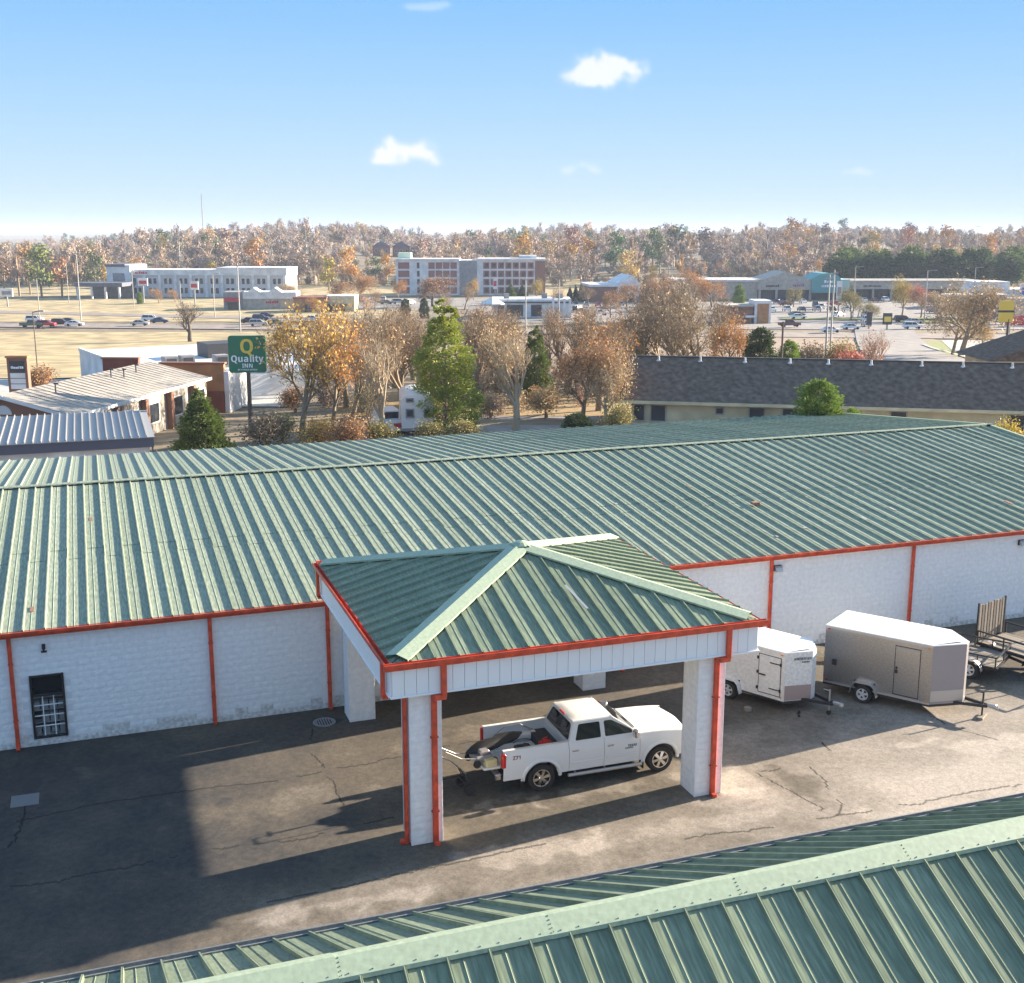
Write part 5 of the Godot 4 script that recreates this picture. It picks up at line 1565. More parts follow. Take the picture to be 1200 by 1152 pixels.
func far_tree(key: String, seed: int, wide: float, low: float, leaves: int, size: float, wisps: int):
	rng.seed = seed
	var b := MB.new()
	b.col = Color(1.05, 1.0, 0.98)
	b.tube(Vector3.ZERO, Vector3(wobble(0.3), 6, wobble(0.3)), 0.2, 0.1, 4)
	for k in 7:
		var a := k * 2.4 + wobble(0.4)
		var y := lerpf(low * 10.0, 6.0, k / 6.0)
		b.tube(Vector3(0, y, 0), Vector3(cos(a) * wide * rng.randf_range(0.5, 0.9), y + rng.randf_range(2.0, 3.6), sin(a) * wide * rng.randf_range(0.5, 0.9)), 0.09, 0.02, 3)
	var lobes := []
	for k in 12:
		var a := rng.randf() * TAU
		var h := rng.randf_range(low + 0.08, 0.93)
		var rr := wide * sin(PI * pow((h - low) / (1.02 - low), 0.75)) * rng.randf_range(0.3, 0.8)
		lobes.append(Vector3(cos(a) * rr, h * 10.0, sin(a) * rr))
	for k in leaves:
		var o: Vector3 = lobes[rng.randi() % lobes.size()]
		leaf(b, o + Vector3(wobble(1), wobble(0.8), wobble(1)).normalized() * pow(rng.randf(), 0.6) * wide * 0.5, size * rng.randf_range(0.6, 1.3), 0.78)
	for k in wisps:
		var o: Vector3 = lobes[rng.randi() % lobes.size()] * Vector3(0.7, 0.85, 0.7)
		var d := (Vector3(o.x, 0, o.z) * 0.35 + Vector3(wobble(0.5), 1.2, wobble(0.5))).normalized() * rng.randf_range(0.9, 2.2)
		var w := d.cross(Vector3(wobble(1), wobble(1), wobble(1))).normalized() * rng.randf_range(0.04, 0.09)
		var kk := rng.randf_range(0.6, 1.0)
		b.col = Color(kk, kk, kk)
		b.tri(o - w, o + w, o + d)
	TV[key] = [b.mesh(), null]

func leaf_mat(key: String, c: Color, back := 0.6):
	var m := mk(key, c, 0.8)
	m.vertex_color_use_as_albedo = true
	m.backlight_enabled = true; m.backlight = Color(back, back, back)

func tree_kinds():
	leaf_mat("leaf_gold", Color(0.70, 0.44, 0.10)); leaf_mat("leaf_orange", Color(0.66, 0.31, 0.07)); leaf_mat("leaf_rust", Color(0.46, 0.24, 0.10)); leaf_mat("leaf_tan", Color(0.58, 0.42, 0.23))
	leaf_mat("leaf_yellow", Color(0.62, 0.47, 0.07)); leaf_mat("leaf_red", Color(0.62, 0.2, 0.15)); leaf_mat("leaf_olive", Color(0.36, 0.32, 0.10)); leaf_mat("leaf_brown", Color(0.38, 0.28, 0.18))
	leaf_mat("needle_bright", Color(0.44, 0.48, 0.10)); leaf_mat("needle_dark", Color(0.09, 0.13, 0.045)); leaf_mat("needle_mid", Color(0.17, 0.23, 0.06)); leaf_mat("leaf_green", Color(0.26, 0.36, 0.07))
	mk("bark", Color(0.24, 0.185, 0.125), 0.95); mk("bark_pale", Color(0.42, 0.335, 0.24), 0.95); mk("bark_dark", Color(0.10, 0.08, 0.065), 0.95)
	deciduous("gold", 101, 4, 0.62, 0.75, 2500, 0.105)
	deciduous("sparse", 102, 4, 0.52, 0.9, 800, 0.075, 0.34, 0.5)
	deciduous("sparse_b", 202, 4, 0.66, 0.55, 900, 0.08, 0.38, 0.5)
	kid_counts = [5, 4, 4, 3, 2, 0]
	deciduous("sparse_c", 203, 4, 0.58, 0.75, 500, 0.08, 0.3, 0.5)
	kid_counts = [6, 4, 3, 3, 2, 0]
	deciduous("vase", 103, 4, 0.46, 1.0, 260, 0.09, 0.27)
	kid_counts = [6, 5, 4, 4, 3, 0]
	deciduous("full", 104, 4, 0.75, 0.45, 3200, 0.10, 0.36, 0.6)
	deciduous("oak", 105, 4, 0.8, 0.3, 2900, 0.095, 0.34, 0.55)
	deciduous("shrub", 106, 4, 0.75, 0.6, 2200, 0.13, 0.2, 0.9)
	conifer("cypress", 111, func(t): return 2.75 * pow(1.0 - t, 0.62) * clampf(0.62 + t * 3.0, 0.0, 1.0) + 0.1, 360, 62, 0.16, 0.2, 0.03, 0.52)
	conifer("cone", 112, func(t): return 3.9 * pow(1.0 - t, 0.85) + 0.1, 360, 44, 0.27, 0.2, 0.03, 0.85)
	conifer("bush", 113, func(t): return 3.4 * sqrt(maxf(0.0, 1.0 - pow(t * 1.02, 2.4))) * clampf(0.65 + t, 0.0, 1.0), 380, 44, 0.27, 0.16, 0.0, 0.9)
	conifer("pine", 114, func(t): return 2.5 * sqrt(maxf(0.0, 1.0 - pow(absf(t - 0.66) / 0.37, 2.2))) + 0.1, 110, 22, 0.5, 0.17, 0.32, 0.95)
	conifer("pine_b", 115, func(t): return 2.9 * sqrt(maxf(0.0, 1.0 - pow(absf(t - 0.62) / 0.4, 2.0))) + 0.1, 110, 22, 0.5, 0.17, 0.25, 1.0)
	far_tree("wood_a", 121, 2.2, 0.3, 240, 0.26, 260); far_tree("wood_b", 122, 2.7, 0.27, 420, 0.3, 160); far_tree("wood_c", 123, 1.9, 0.3, 70, 0.22, 480); far_tree("wood_d", 124, 3.1, 0.22, 700, 0.33, 60); far_tree("thicket", 125, 4.6, 0.03, 420, 0.6, 160); far_tree("near_low", 126, 4.8, 0.02, 900, 0.3, 900)

func tree(called: String, label: String, u: float, d: float, h: float, variant: String, crown: String, bark := "bark", wide := 1.0, category := "tree", group := "", turn := -1.0) -> Node3D:
	var t := thing(called, label, category, at(u, d) - Vector3(0, 0.05, 0), rng.randf() * TAU if turn < 0 else turn, group)
	t.scale = Vector3(h / 10.0 * wide, h / 10.0, h / 10.0 * wide)
	inst("trunk", TV[variant][0], M[bark], t)
	if TV[variant][1]: inst("crown", TV[variant][1], M[crown], t)
	return t

func multi(called: String, variant: String, m: Material, xs: Array, label: String, category: String):
	var mm := MultiMesh.new()
	mm.transform_format = MultiMesh.TRANSFORM_3D; mm.use_colors = true
	mm.mesh = TV[variant][0]
	mm.instance_count = xs.size()
	for i in xs.size():
		mm.set_instance_transform(i, xs[i][0]); mm.set_instance_color(i, xs[i][1])
	var o := MultiMeshInstance3D.new()
	o.name = numbered(called); o.multimesh = mm; o.material_override = m
	add_child(o)
	o.set_meta("kind", "stuff"); o.set_meta("label", label); o.set_meta("category", category)

func woods():
	var m := mk("wood_mass", Color(1, 1, 1), 0.9)
	m.albedo_color = Color.WHITE; m.vertex_color_use_as_albedo = true; m.backlight_enabled = true; m.backlight = Color(0.3, 0.3, 0.3)
	var tones := [Color(0.42, 0.33, 0.27), Color(0.45, 0.34, 0.26), Color(0.47, 0.36, 0.23), Color(0.36, 0.295, 0.26), Color(0.41, 0.32, 0.285), Color(0.53, 0.33, 0.13), Color(0.56, 0.41, 0.15), Color(0.22, 0.24, 0.11), Color(0.15, 0.19, 0.095), Color(0.42, 0.26, 0.19)]
	var weights := [22, 18, 15, 20, 15, 5, 3, 3, 4, 3]
	rng.seed = 900
	var sets := {"wood_a": [], "wood_b": [], "wood_c": [], "wood_d": [], "thicket": []}
	var pn := FastNoiseLite.new(); pn.seed = 5; pn.frequency = 0.012
	var pick := func() -> Color:
		var k := rng.randi_range(0, 107)
		for i in weights.size():
			k -= weights[i]
			if k < 0: return tones[i]
		return tones[0]
	for k in 4600:
		var d := lerpf(548.0, 1900.0, pow(rng.randf(), 1.7))
		var u := rng.randf_range(-0.62, 0.62) * d
		var a := u / d
		# clearings: the houses on the slope, and open ground behind the shops
		if d < 640 and a > 0.05 and a < 0.17 and rng.randf() < 0.65: continue
		if d > 690 and d < 790 and a > -0.13 and a < -0.06: continue
		if d < 600 and a > 0.2 and rng.randf() < 0.4: continue
		if d < 690 and a > -0.14 and a < -0.08: continue
		var patch := pn.get_noise_2d(u, d)
		if patch < -0.28 and rng.randf() < 0.7: continue
		var h := rng.randf_range(8.5, 17.0) * (1.0 if d < 1200 else 1.1) * (1.0 + patch * 0.7)
		if a < -0.32 and d > 650: h *= 0.75
		var name: String = ["wood_a", "wood_a", "wood_c", "wood_c", "wood_b", "wood_d"][rng.randi() % 6]
		var c: Color = pick.call()
		if absf(patch) < 0.12: c = tones[rng.randi() % 2]
		elif patch > 0.35 and rng.randf() < 0.35: c = tones[5 + rng.randi() % 4]
		if c.r < 0.2: name = "wood_d" if rng.randf() < 0.6 else "wood_b"
		if c.g < c.r * 0.62 and c.r > 0.5: name = "wood_d"
		var s := h / 10.0
		sets[name].append([Transform3D(Basis(Vector3.UP, rng.randf() * TAU).scaled(Vector3(s * rng.randf_range(0.8, 1.25), s, s)), at(u, d) - Vector3(0, 0.1, 0)), c * rng.randf_range(0.8, 1.2)])
	for k in 1500:
		var d := lerpf(545.0, 1000.0, pow(rng.randf(), 1.5))
		var u := rng.randf_range(-0.62, 0.62) * d
		var s := rng.randf_range(0.25, 0.55)
		sets["thicket"].append([Transform3D(Basis(Vector3.UP, rng.randf() * TAU).scaled(Vector3(s, s, s)), at(u, d)), Color(pick.call()) * rng.randf_range(0.6, 1.0)])
	var low := []
	for k in 150:
		var d := rng.randf_range(98.0, 175.0)
		var a := rng.randf_range(-0.16, 0.19)
		if d < 108.0 and a > 0.02: continue
		var s := rng.randf_range(0.16, 0.34)
		low.append([Transform3D(Basis(Vector3.UP, rng.randf() * TAU).scaled(Vector3(s, s, s)), at(a * d, d)), tones[[1, 2, 2, 3, 9, 5][rng.randi() % 6]] * rng.randf_range(0.7, 1.1)])
	TV["near_thicket"] = [TV["near_low"][0], null]
	multi("undergrowth", "near_thicket", m, low, "tangled brown brush on the slope behind the green roof", "undergrowth")
	var tx := {"wood_a": "mixed bare brown woodland covering the far hillside", "wood_b": "leafy autumn trees scattered through the far woodland", "wood_c": "bare upright twiggy trees massed on the far hills", "wood_d": "rounded russet and green crowns among the far woodland", "thicket": "low brown undergrowth along the foot of the far woods"}
	for k in sets: multi("woodland" if k != "thicket" else "undergrowth", k, m, sets[k], tx[k], "woods")

func blk(parent: Node, called: String, x0: float, x1: float, y0: float, y1: float, z0: float, z1: float, m: Material) -> MeshInstance3D:
	var b := MB.new()
	b.box(Vector3((x0 + x1) * 0.5, (y0 + y1) * 0.5, (z0 + z1) * 0.5), Vector3(absf(x1 - x0), absf(y1 - y0), absf(z1 - z0)))
	return part(called, b, m, parent)

func window_at(parent: Node, x: float, y: float, w: float, h: float, z: float, frame: Material, glass: Material = null):
	# a frame standing proud of the wall with the pane set back inside it
	var b := MB.new()
	for s in [-1.0, 1.0]:
		b.box(Vector3(x + s * w * 0.5, y, z), Vector3(0.1, h + 0.1, 0.12)); b.box(Vector3(x, y + s * h * 0.5, z + 0.002), Vector3(w - 0.1, 0.1, 0.12))
	var f := part("window", b, frame, parent)
	var p := MB.new(); p.box(Vector3(x, y, z + 0.005), Vector3(w - 0.1, h - 0.1, 0.02))
	part("pane", p, glass if glass else M.far_glass, f)

func gable(parent: Node, called: String, x0: float, x1: float, y0: float, y1: float, z0: float, z1: float, m: Material):
	# roof prism with its ridge along z
	var b := MB.new()
	b.prism(PackedVector2Array([Vector2(x0, y0), Vector2(x1, y0), Vector2((x0 + x1) * 0.5, y1)]), Transform3D.IDENTITY, z0, z1)
	part(called, b, m, parent)

func signboard(parent: Node, s: String, size: float, p: Vector3, m: Material):
	var b := MB.new()
	b.text(s, size, Transform3D(Basis.IDENTITY, p), 0.05)
	part("lettering", b, m, parent)

func window_side(parent: Node, x: float, y: float, z: float, w: float):
	# a window in a wall that faces +x
	var b := MB.new()
	for s in [-1.0, 1.0]:
		b.box(Vector3(x, y, z + s * w * 0.5), Vector3(0.1, 1.5, 0.08)); b.box(Vector3(x + 0.002, y + s * 0.75, z), Vector3(0.1, 0.08, w - 0.08))
	var f := part("window", b, M.far_white, parent)
	var p := MB.new(); p.box(Vector3(x, y, z), Vector3(0.03, 1.42, w - 0.08))
	part("pane", p, M.far_glass, f)

func sign_marks(parent: Node, width: float, h: float, p: Vector3, m: Material):
	# lettering too far off to read: a row of uneven strokes
	var r2 := RandomNumberGenerator.new(); r2.seed = int(absf(p.x * 31.0 + p.y * 17.0)) + 3
	var b := MB.new()
	var x := -width * 0.5
	while x < width * 0.5:
		var w := h * r2.randf_range(0.25, 0.7)
		var k := r2.randf_range(0.6, 1.0)
		b.box(p + Vector3(x + w * 0.5, -h * (1.0 - k) * 0.5, 0.02), Vector3(w, h * k, 0.04))
		x += w + h * r2.randf_range(0.12, 0.3)
	part("lettering", b, m, parent)

func middle_ground():
	sheet("service_drive", -12.9, 88, 75, 101, M.far_asphalt, 0.02)
	sheet("leaf_covered_verge", -15.9, 101, 80, 122, M.litter, 0.05)
	sheet("dry_field", -230, 142, -26, 292, M.dry_grass, 0.1)
	sheet("shop_apron", -160, 108, -20, 140, M.far_concrete, 0.1)
	sheet("far_verge", -420, 330, -30, 455, M.dry_grass, 0.1)
	sheet("wood_edge_grass", -330, 470, 330, 590, M.dry_grass, 0.1)
	ribbon("main_road", [Vector2(-420, 342), Vector2(-150, 318), Vector2(-60, 306), Vector2(40, 285), Vector2(180, 268), Vector2(330, 255)], 15.0, M.far_road, 0.22)
	ribbon("upper_road", [Vector2(-300, 420), Vector2(-160, 372), Vector2(-70, 343), Vector2(-30, 322)], 10.0, M.far_road, 0.2)
	sheet("shop_car_park", 52.1, 300, 190, 428, M.far_asphalt, 0.16)
	sheet("diner_car_park", -13.8, 325, 60, 425, M.far_asphalt, 0.16)
	sheet("hotel_car_park", -59.8, 385, 5, 452, M.far_asphalt, 0.14)
	sheet("cross_lot", -23.0, 190, 95, 278, M.dirt_lot, 0.1)
	ribbon("side_road", [Vector2(60.5, 170), Vector2(70, 215), Vector2(90, 290), Vector2(126, 410)], 14.0, M.far_asphalt, 0.3)
	ribbon("side_road_kerb", [Vector2(69, 175), Vector2(78, 215), Vector2(84, 245)], 0.6, M.far_concrete, 0.45)
	sheet("green_verge", 66.9, 196, 88, 262, M.green_grass, 0.2, self, 0.33)
	sheet("filling_station_apron", 72.3, 190, 150, 265, M.far_concrete, 0.24, self, 0.3)
	sheet("parking_island", 75.8, 335, 130, 342, M.green_grass, 0.35)
	sheet("parking_island", 105.3, 322, 124, 332, M.green_grass, 0.35)
	# long low motel behind the storage building
	var t := thing("motel", "long low cream building with dark shingle roof behind the green roofed building", "building", at(8.9, 92), YAW - 0.2)
	var L := 74.0
	blk(t, "wall", 0.3, L, -0.5, 2.4, -11.5, -0.6, M.far_cream)
	var rf := MB.new()
	rf.prism(PackedVector2Array([Vector2(0.2, 2.35), Vector2(0.0, 2.45), Vector2(-6.1, 5.3), Vector2(-12.2, 2.45), Vector2(-12.0, 2.35)]), Transform3D(Basis(Vector3(0, 0, 1), Vector3(0, 1, 0), Vector3(-1, 0, 0)), Vector3.ZERO), -L - 0.5, 0.6)
	part("roof", rf, M.shingle, t)
	blk(t, "eave_board", -0.55, L + 0.5, 2.25, 2.48, 0.2, 0.26, M.far_cream)
	blk(t, "ridge_cap", -0.55, L + 0.5, 5.27, 5.36, -6.25, -5.95, M.far_dark)
	var vx := 1.6
	for k in 11:
		var b := MB.new()
		var X := 2.0 + k * 3.35 + wobble(0.3)
		b.tube(Vector3(X, 4.8, -5.4), Vector3(X, 5.4, -5.4), 0.08, 0.08, 8, true); b.lathe([[0.2, 0.0], [0.09, 0.12]], Vector3(X, 5.0, -5.4), Vector3.UP, 8)
		part("roof_vent", b, M.far_white, t)
	for q in [[0.9, 1.0], [2.4, 1.3], [9.9, 1.3], [12.4, 1.3], [20.3, 1.3], [28.6, 1.3], [31.0, 1.3], [42.0, 1.3]]:
		window_at(t, q[0], 1.45, q[1] * 0.9, 1.3, -0.56, M.far_beige, M.far_dark)
	window_at(t, 7.1, 1.75, 0.6, 0.5, -0.56, M.far_beige, M.far_dark)
	# grey metal roofed store at the left
	t = thing("metal_store", "low white store with grey ribbed metal roof and dark fascia at the left", "building", Vector3(0, 0, 0))
	var e := Vector3(3.3, 0, -73.1)
	blk(t, "wall", -37.2, e.x - 0.25, 0, 2.75, e.z - 9.0, e.z - 0.25, M.far_white)
	blk(t, "fascia", -37.2, e.x, 2.72, 3.32, e.z - 9.2, e.z, M.slate_blue)
	var sh := MB.new()
	var up := (3.62 - 3.33) / 9.3
	sh.quad(Vector3(0, 0, 0.12), Vector3(0.45, 0, 0.12), Vector3(0.45, up * 9.3, -9.3), Vector3(0, up * 9.3, -9.3)); sh.box(Vector3(0.0, 0.06 + up * 4.6, -4.6), Vector3(0.05, 0.09, 9.4), Basis(Vector3.RIGHT, atan(up)))
	sh.quad(Vector3(0, -0.05, 0.12), Vector3(0.45, -0.05, 0.12), Vector3(0.45, 0, 0.12), Vector3(0, 0, 0.12))
	var shm := sh.mesh()
	for k in 90: inst("roof_panel", shm, M.zinc if k % 3 else M.zinc_b, t, Transform3D(Basis.IDENTITY, Vector3(e.x + 0.05 - (k + 1) * 0.45, 3.34, e.z)))
	var dsp := MB.new(); dsp.box(Vector3(e.x - 0.1, 1.6, e.z - 0.1), Vector3(0.1, 2.6, 0.1))
	part("downspout", dsp, M.slate_blue, t)
	# brick shop with the tan roof
	t = thing("brick_shop", "brick gabled shop with broad tan metal roof and roof vents", "building", at(-29.6, 80), YAW - 0.1745)
	var hw := 5.2; var Ls := 21.5
	# local x across (eave to the right at 0), ridge at -hw, back along -z
	var ro := MB.new()
	ro.prism(PackedVector2Array([Vector2(0.35, 3.05), Vector2(0.35, 3.15), Vector2(-hw, 4.42), Vector2(-2 * hw - 0.35, 3.15), Vector2(-2 * hw - 0.35, 3.05), Vector2(-hw, 4.3)]), Transform3D.IDENTITY, -Ls, 0.45)
	part("roof", ro, M.far_tan, t)
	for k in 26:
		var rb := MB.new()
		rb.box(Vector3(-hw * 0.5 + 0.175, 3.805, -Ls + 0.4 + k * 0.79), Vector3(5.45, 0.035, 0.045), Basis(Vector3.BACK, -0.2327))
		part("roof_seam", rb, M.far_tan, t)
	var wl := MB.new()
	wl.prism(PackedVector2Array([Vector2(0, -0.5), Vector2(0, 3.05), Vector2(-hw, 4.25), Vector2(-2 * hw, 3.05), Vector2(-2 * hw, -0.5)]), Transform3D.IDENTITY, -Ls + 0.3, 0.0)
	part("wall", wl, M.far_brick, t)
	blk(t, "eave_board", 0.36, 0.42, 2.95, 3.2, -Ls, 0.4, M.far_white)
	var tb := MB.new()
	tb.box(Vector3(-2.4, 3.62, 0.48), Vector3(5.6, 0.22, 0.05), Basis(Vector3.BACK, -0.2327)); tb.box(Vector3(-7.6, 3.62, 0.478), Vector3(5.6, 0.22, 0.05), Basis(Vector3.BACK, 0.2327))
	part("barge_board", tb, M.far_white, t)
	var am := MB.new()
	var arc := PackedVector2Array()
	for k in 13: arc.append(Vector2(-hw + cos(PI * k / 12.0) * 0.62, 3.02 + sin(PI * k / 12.0) * 0.62))
	am.prism(arc, Transform3D.IDENTITY, 0.0, 0.06)
	part("arched_vent", am, M.far_white, t)
	blk(t, "side_wall", 0.0, 0.05, -0.5, 3.0, -Ls + 0.4, -0.05, M.far_beige)
	for k in 5:
		blk(t, "shop_pillar", 0.02, 0.5, -0.5, 2.9, -1.2 - k * 4.2 - 0.25, -1.2 - k * 4.2 + 0.25, M.far_brick)
		window_side(t, 0.06, 1.6, -3.0 - k * 4.2, 1.6)
	for q in [[-3.6, -4.0], [-3.9, -12.5], [-3.4, -13.6], [-3.7, -16.2]]:
		var b := MB.new()
		var y0: float = 4.42 - (q[0] + hw) * 0.237
		b.tube(Vector3(q[0], y0 - 0.1, q[1]), Vector3(q[0], y0 + 0.65, q[1]), 0.06, 0.06, 8, true); b.tube(Vector3(q[0] - 0.1, y0 + 0.65, q[1]), Vector3(q[0] + 0.25, y0 + 0.65, q[1]), 0.06, 0.06, 8, true)
		part("vent_pipe", b, M.far_dark, t)
	# rusty parapet piece and orange fronted store behind it
	t = thing("rust_parapet_store", "rust red parapet wall standing above the far end of the tan roof", "building", at(-34.8, 106), YAW - 0.1)
	blk(t, "wall", -1.6, 1.7, -1, 4.55, -0.4, 0, M.far_rust)
	blk(t, "coping", -1.7, 1.8, 4.55, 4.7, -0.5, 0.1, M.far_brick)
	t = thing("orange_store", "orange brown store with tall parapet between the tan roof and the green sign", "building", at(-27.7, 104), YAW - 0.03)
	blk(t, "wall", -3.0, 2.6, -1, 4.25, -0.5, 0, M.far_orange)
	blk(t, "rear_block", -2.9, 2.5, -1, 2.6, -9, -0.5, M.far_white)
	blk(t, "coping", -3.1, 2.72, 4.25, 4.4, -0.6, 0.1, M.far_brick)
	blk(t, "lower_wall", 0.55, 2.55, -1, 1.9, 0, 0.3, M.far_rust)
	blk(t, "corner_pier", 2.6, 3.0, -1, 3.6, -6, 0.1, M.far_white)
	# white hall with rooftop units
	t = thing("white_hall", "big white flat roofed hall with rooftop units behind the green sign", "building", at(-24.1, 120), YAW + 0.55)
	blk(t, "wall", -11.5, 9.5, -3, 2.15, -34, 0, M.far_white)
	blk(t, "roof", -11.2, 9.2, 2.15, 2.3, -33.7, -0.3, M.white_core)
	for s in [[-11.6, -11.2], [9.2, 9.6]]: blk(t, "parapet", s[0], s[1], 2.15, 2.55, -34, 0, M.far_white)
	for q in [[-8.0, -8.0], [-6.2, -8.3], [-3.0, -7.0]]:
		var un := blk(t, "rooftop_unit", q[0] - 0.7, q[0] + 0.7, 2.3, 3.6, q[1] - 0.7, q[1] + 0.7, M.far_grey)
		blk(un, "fan_grille", q[0] - 0.5, q[0] + 0.5, 2.6, 3.4, q[1] + 0.7, q[1] + 0.74, M.far_dark)
	blk(t, "dark_roof_hatch", -1.5, 3.5, 2.3, 3.9, -20, -16, M.far_dark)
	# tall green motel sign
	t = thing("motel_sign", "tall green square motel sign with yellow Q on a pole", "sign", at(-19.9, 90), YAW + 0.06)
	var fr := MB.new()
	fr.prism(rounded([Vector2(-1.38, 4.85), Vector2(1.38, 4.85), Vector2(1.38, 7.62), Vector2(-1.38, 7.62)], 0.22), Transform3D.IDENTITY, -0.2, 0.2)
	part("board", fr, M.sign_green, t)
	var pl := MB.new(); pl.tube(Vector3(0.0, 0, 0), Vector3(0.0, 4.9, 0), 0.17, 0.16, 10, true)
	part("pole", pl, M.pole_wood, t)
	signboard(t, "Q", 1.5, Vector3(0, 6.82, 0.22), M.sign_yellow)
	signboard(t, "Quality", 0.7, Vector3(0, 5.9, 0.22), M.letter_white)
	signboard(t, "INN", 0.42, Vector3(0, 5.38, 0.22), M.letter_white)
	signboard(t, "BY CHOICE HOTELS", 0.16, Vector3(0, 5.08, 0.22), M.letter_white)
	# shop pylon at the left edge
	t = thing("shop_pylon", "brick shop pylon with black and white name boards at the left edge", "sign", at(-46.3, 112, 0.5), YAW)
	blk(t, "pier", -0.95, 0.95, -1, 3.2, -0.3, 0.3, M.far_brick)
	blk(t, "cap", -1.05, 1.05, 3.2, 3.4, -0.4, 0.4, M.far_orange)
	blk(t, "name_board", -0.7, 0.7, 1.9, 2.9, 0.3, 0.36, M.far_dark)
	for k in 3: blk(t, "name_board", -0.7, 0.7, 0.3 + k * 0.52, 0.75 + k * 0.52, 0.3, 0.36, M.far_white)
	sign_marks(t, 1.1, 0.27, Vector3(0, 2.35, 0.38), M.letter_white)
	# parked caravan seen end-on
	t = thing("caravan", "white caravan with rounded roof parked beside the bright green conifer", "caravan", at(-7.2, 90), YAW + 0.12)
	var cv := PackedVector2Array([Vector2(-1.2, 0.55), Vector2(1.2, 0.55), Vector2(1.22, 2.7)])
	for k in 9: cv.append(Vector2(cos(PI * (k + 1) / 10.0) * 1.22, 2.7 + sin(PI * (k + 1) / 10.0) * 0.5))
	cv.append(Vector2(-1.22, 2.7))
	var cb := MB.new(); cb.prism(cv, Transform3D.IDENTITY, -6.0, 0.0)
	part("body", cb, M.white_paint, t)
	for q in [[-0.55, 1.75, 0.55, 0.6], [0.75, 1.75, 0.4, 0.6], [-0.55, 2.75, 0.5, 0.22]]: window_at(t, q[0], q[1], q[2], q[3], 0.03, M.far_grey, M.far_dark)
	blk(t, "bumper", -1.15, 1.15, 0.4, 0.6, 0.0, 0.15, M.far_grey)
	for s in [-1.0, 1.0]:
		var w := MB.new(); w.lathe([[0.0, -0.1], [0.36, -0.1], [0.36, 0.1], [0.0, 0.1]], Vector3(1.05 * s, 0.34, -2.6), Vector3(1, 0, 0), 16)
		part("wheel", w, M.rubber, t)
	t = thing("parked_van", "white and red van half hidden by bare stems left of the caravan", "van", at(-9.2, 90), YAW + 0.3)
	blk(t, "body", -0.9, 0.9, 0.35, 1.2, -3.6, 0, M.white_paint); blk(t, "cab", -0.82, 0.82, 1.2, 1.85, -3.2, -0.6, M.white_paint); blk(t, "side_stripe", 0.2, 0.92, 0.6, 0.95, -1.4, 0.02, M.far_red); blk(t, "window", -0.7, 0.7, 1.25, 1.75, -0.6, -0.57, M.far_glass)
	for s in [-1.0, 1.0]:
		for Z in [-0.8, -2.9]:
			var w := MB.new(); w.lathe([[0.0, -0.1], [0.33, -0.1], [0.33, 0.1], [0.0, 0.1]], Vector3(0.82 * s, 0.33, Z), Vector3(1, 0, 0), 14)
			part("wheel", w, M.rubber, t)

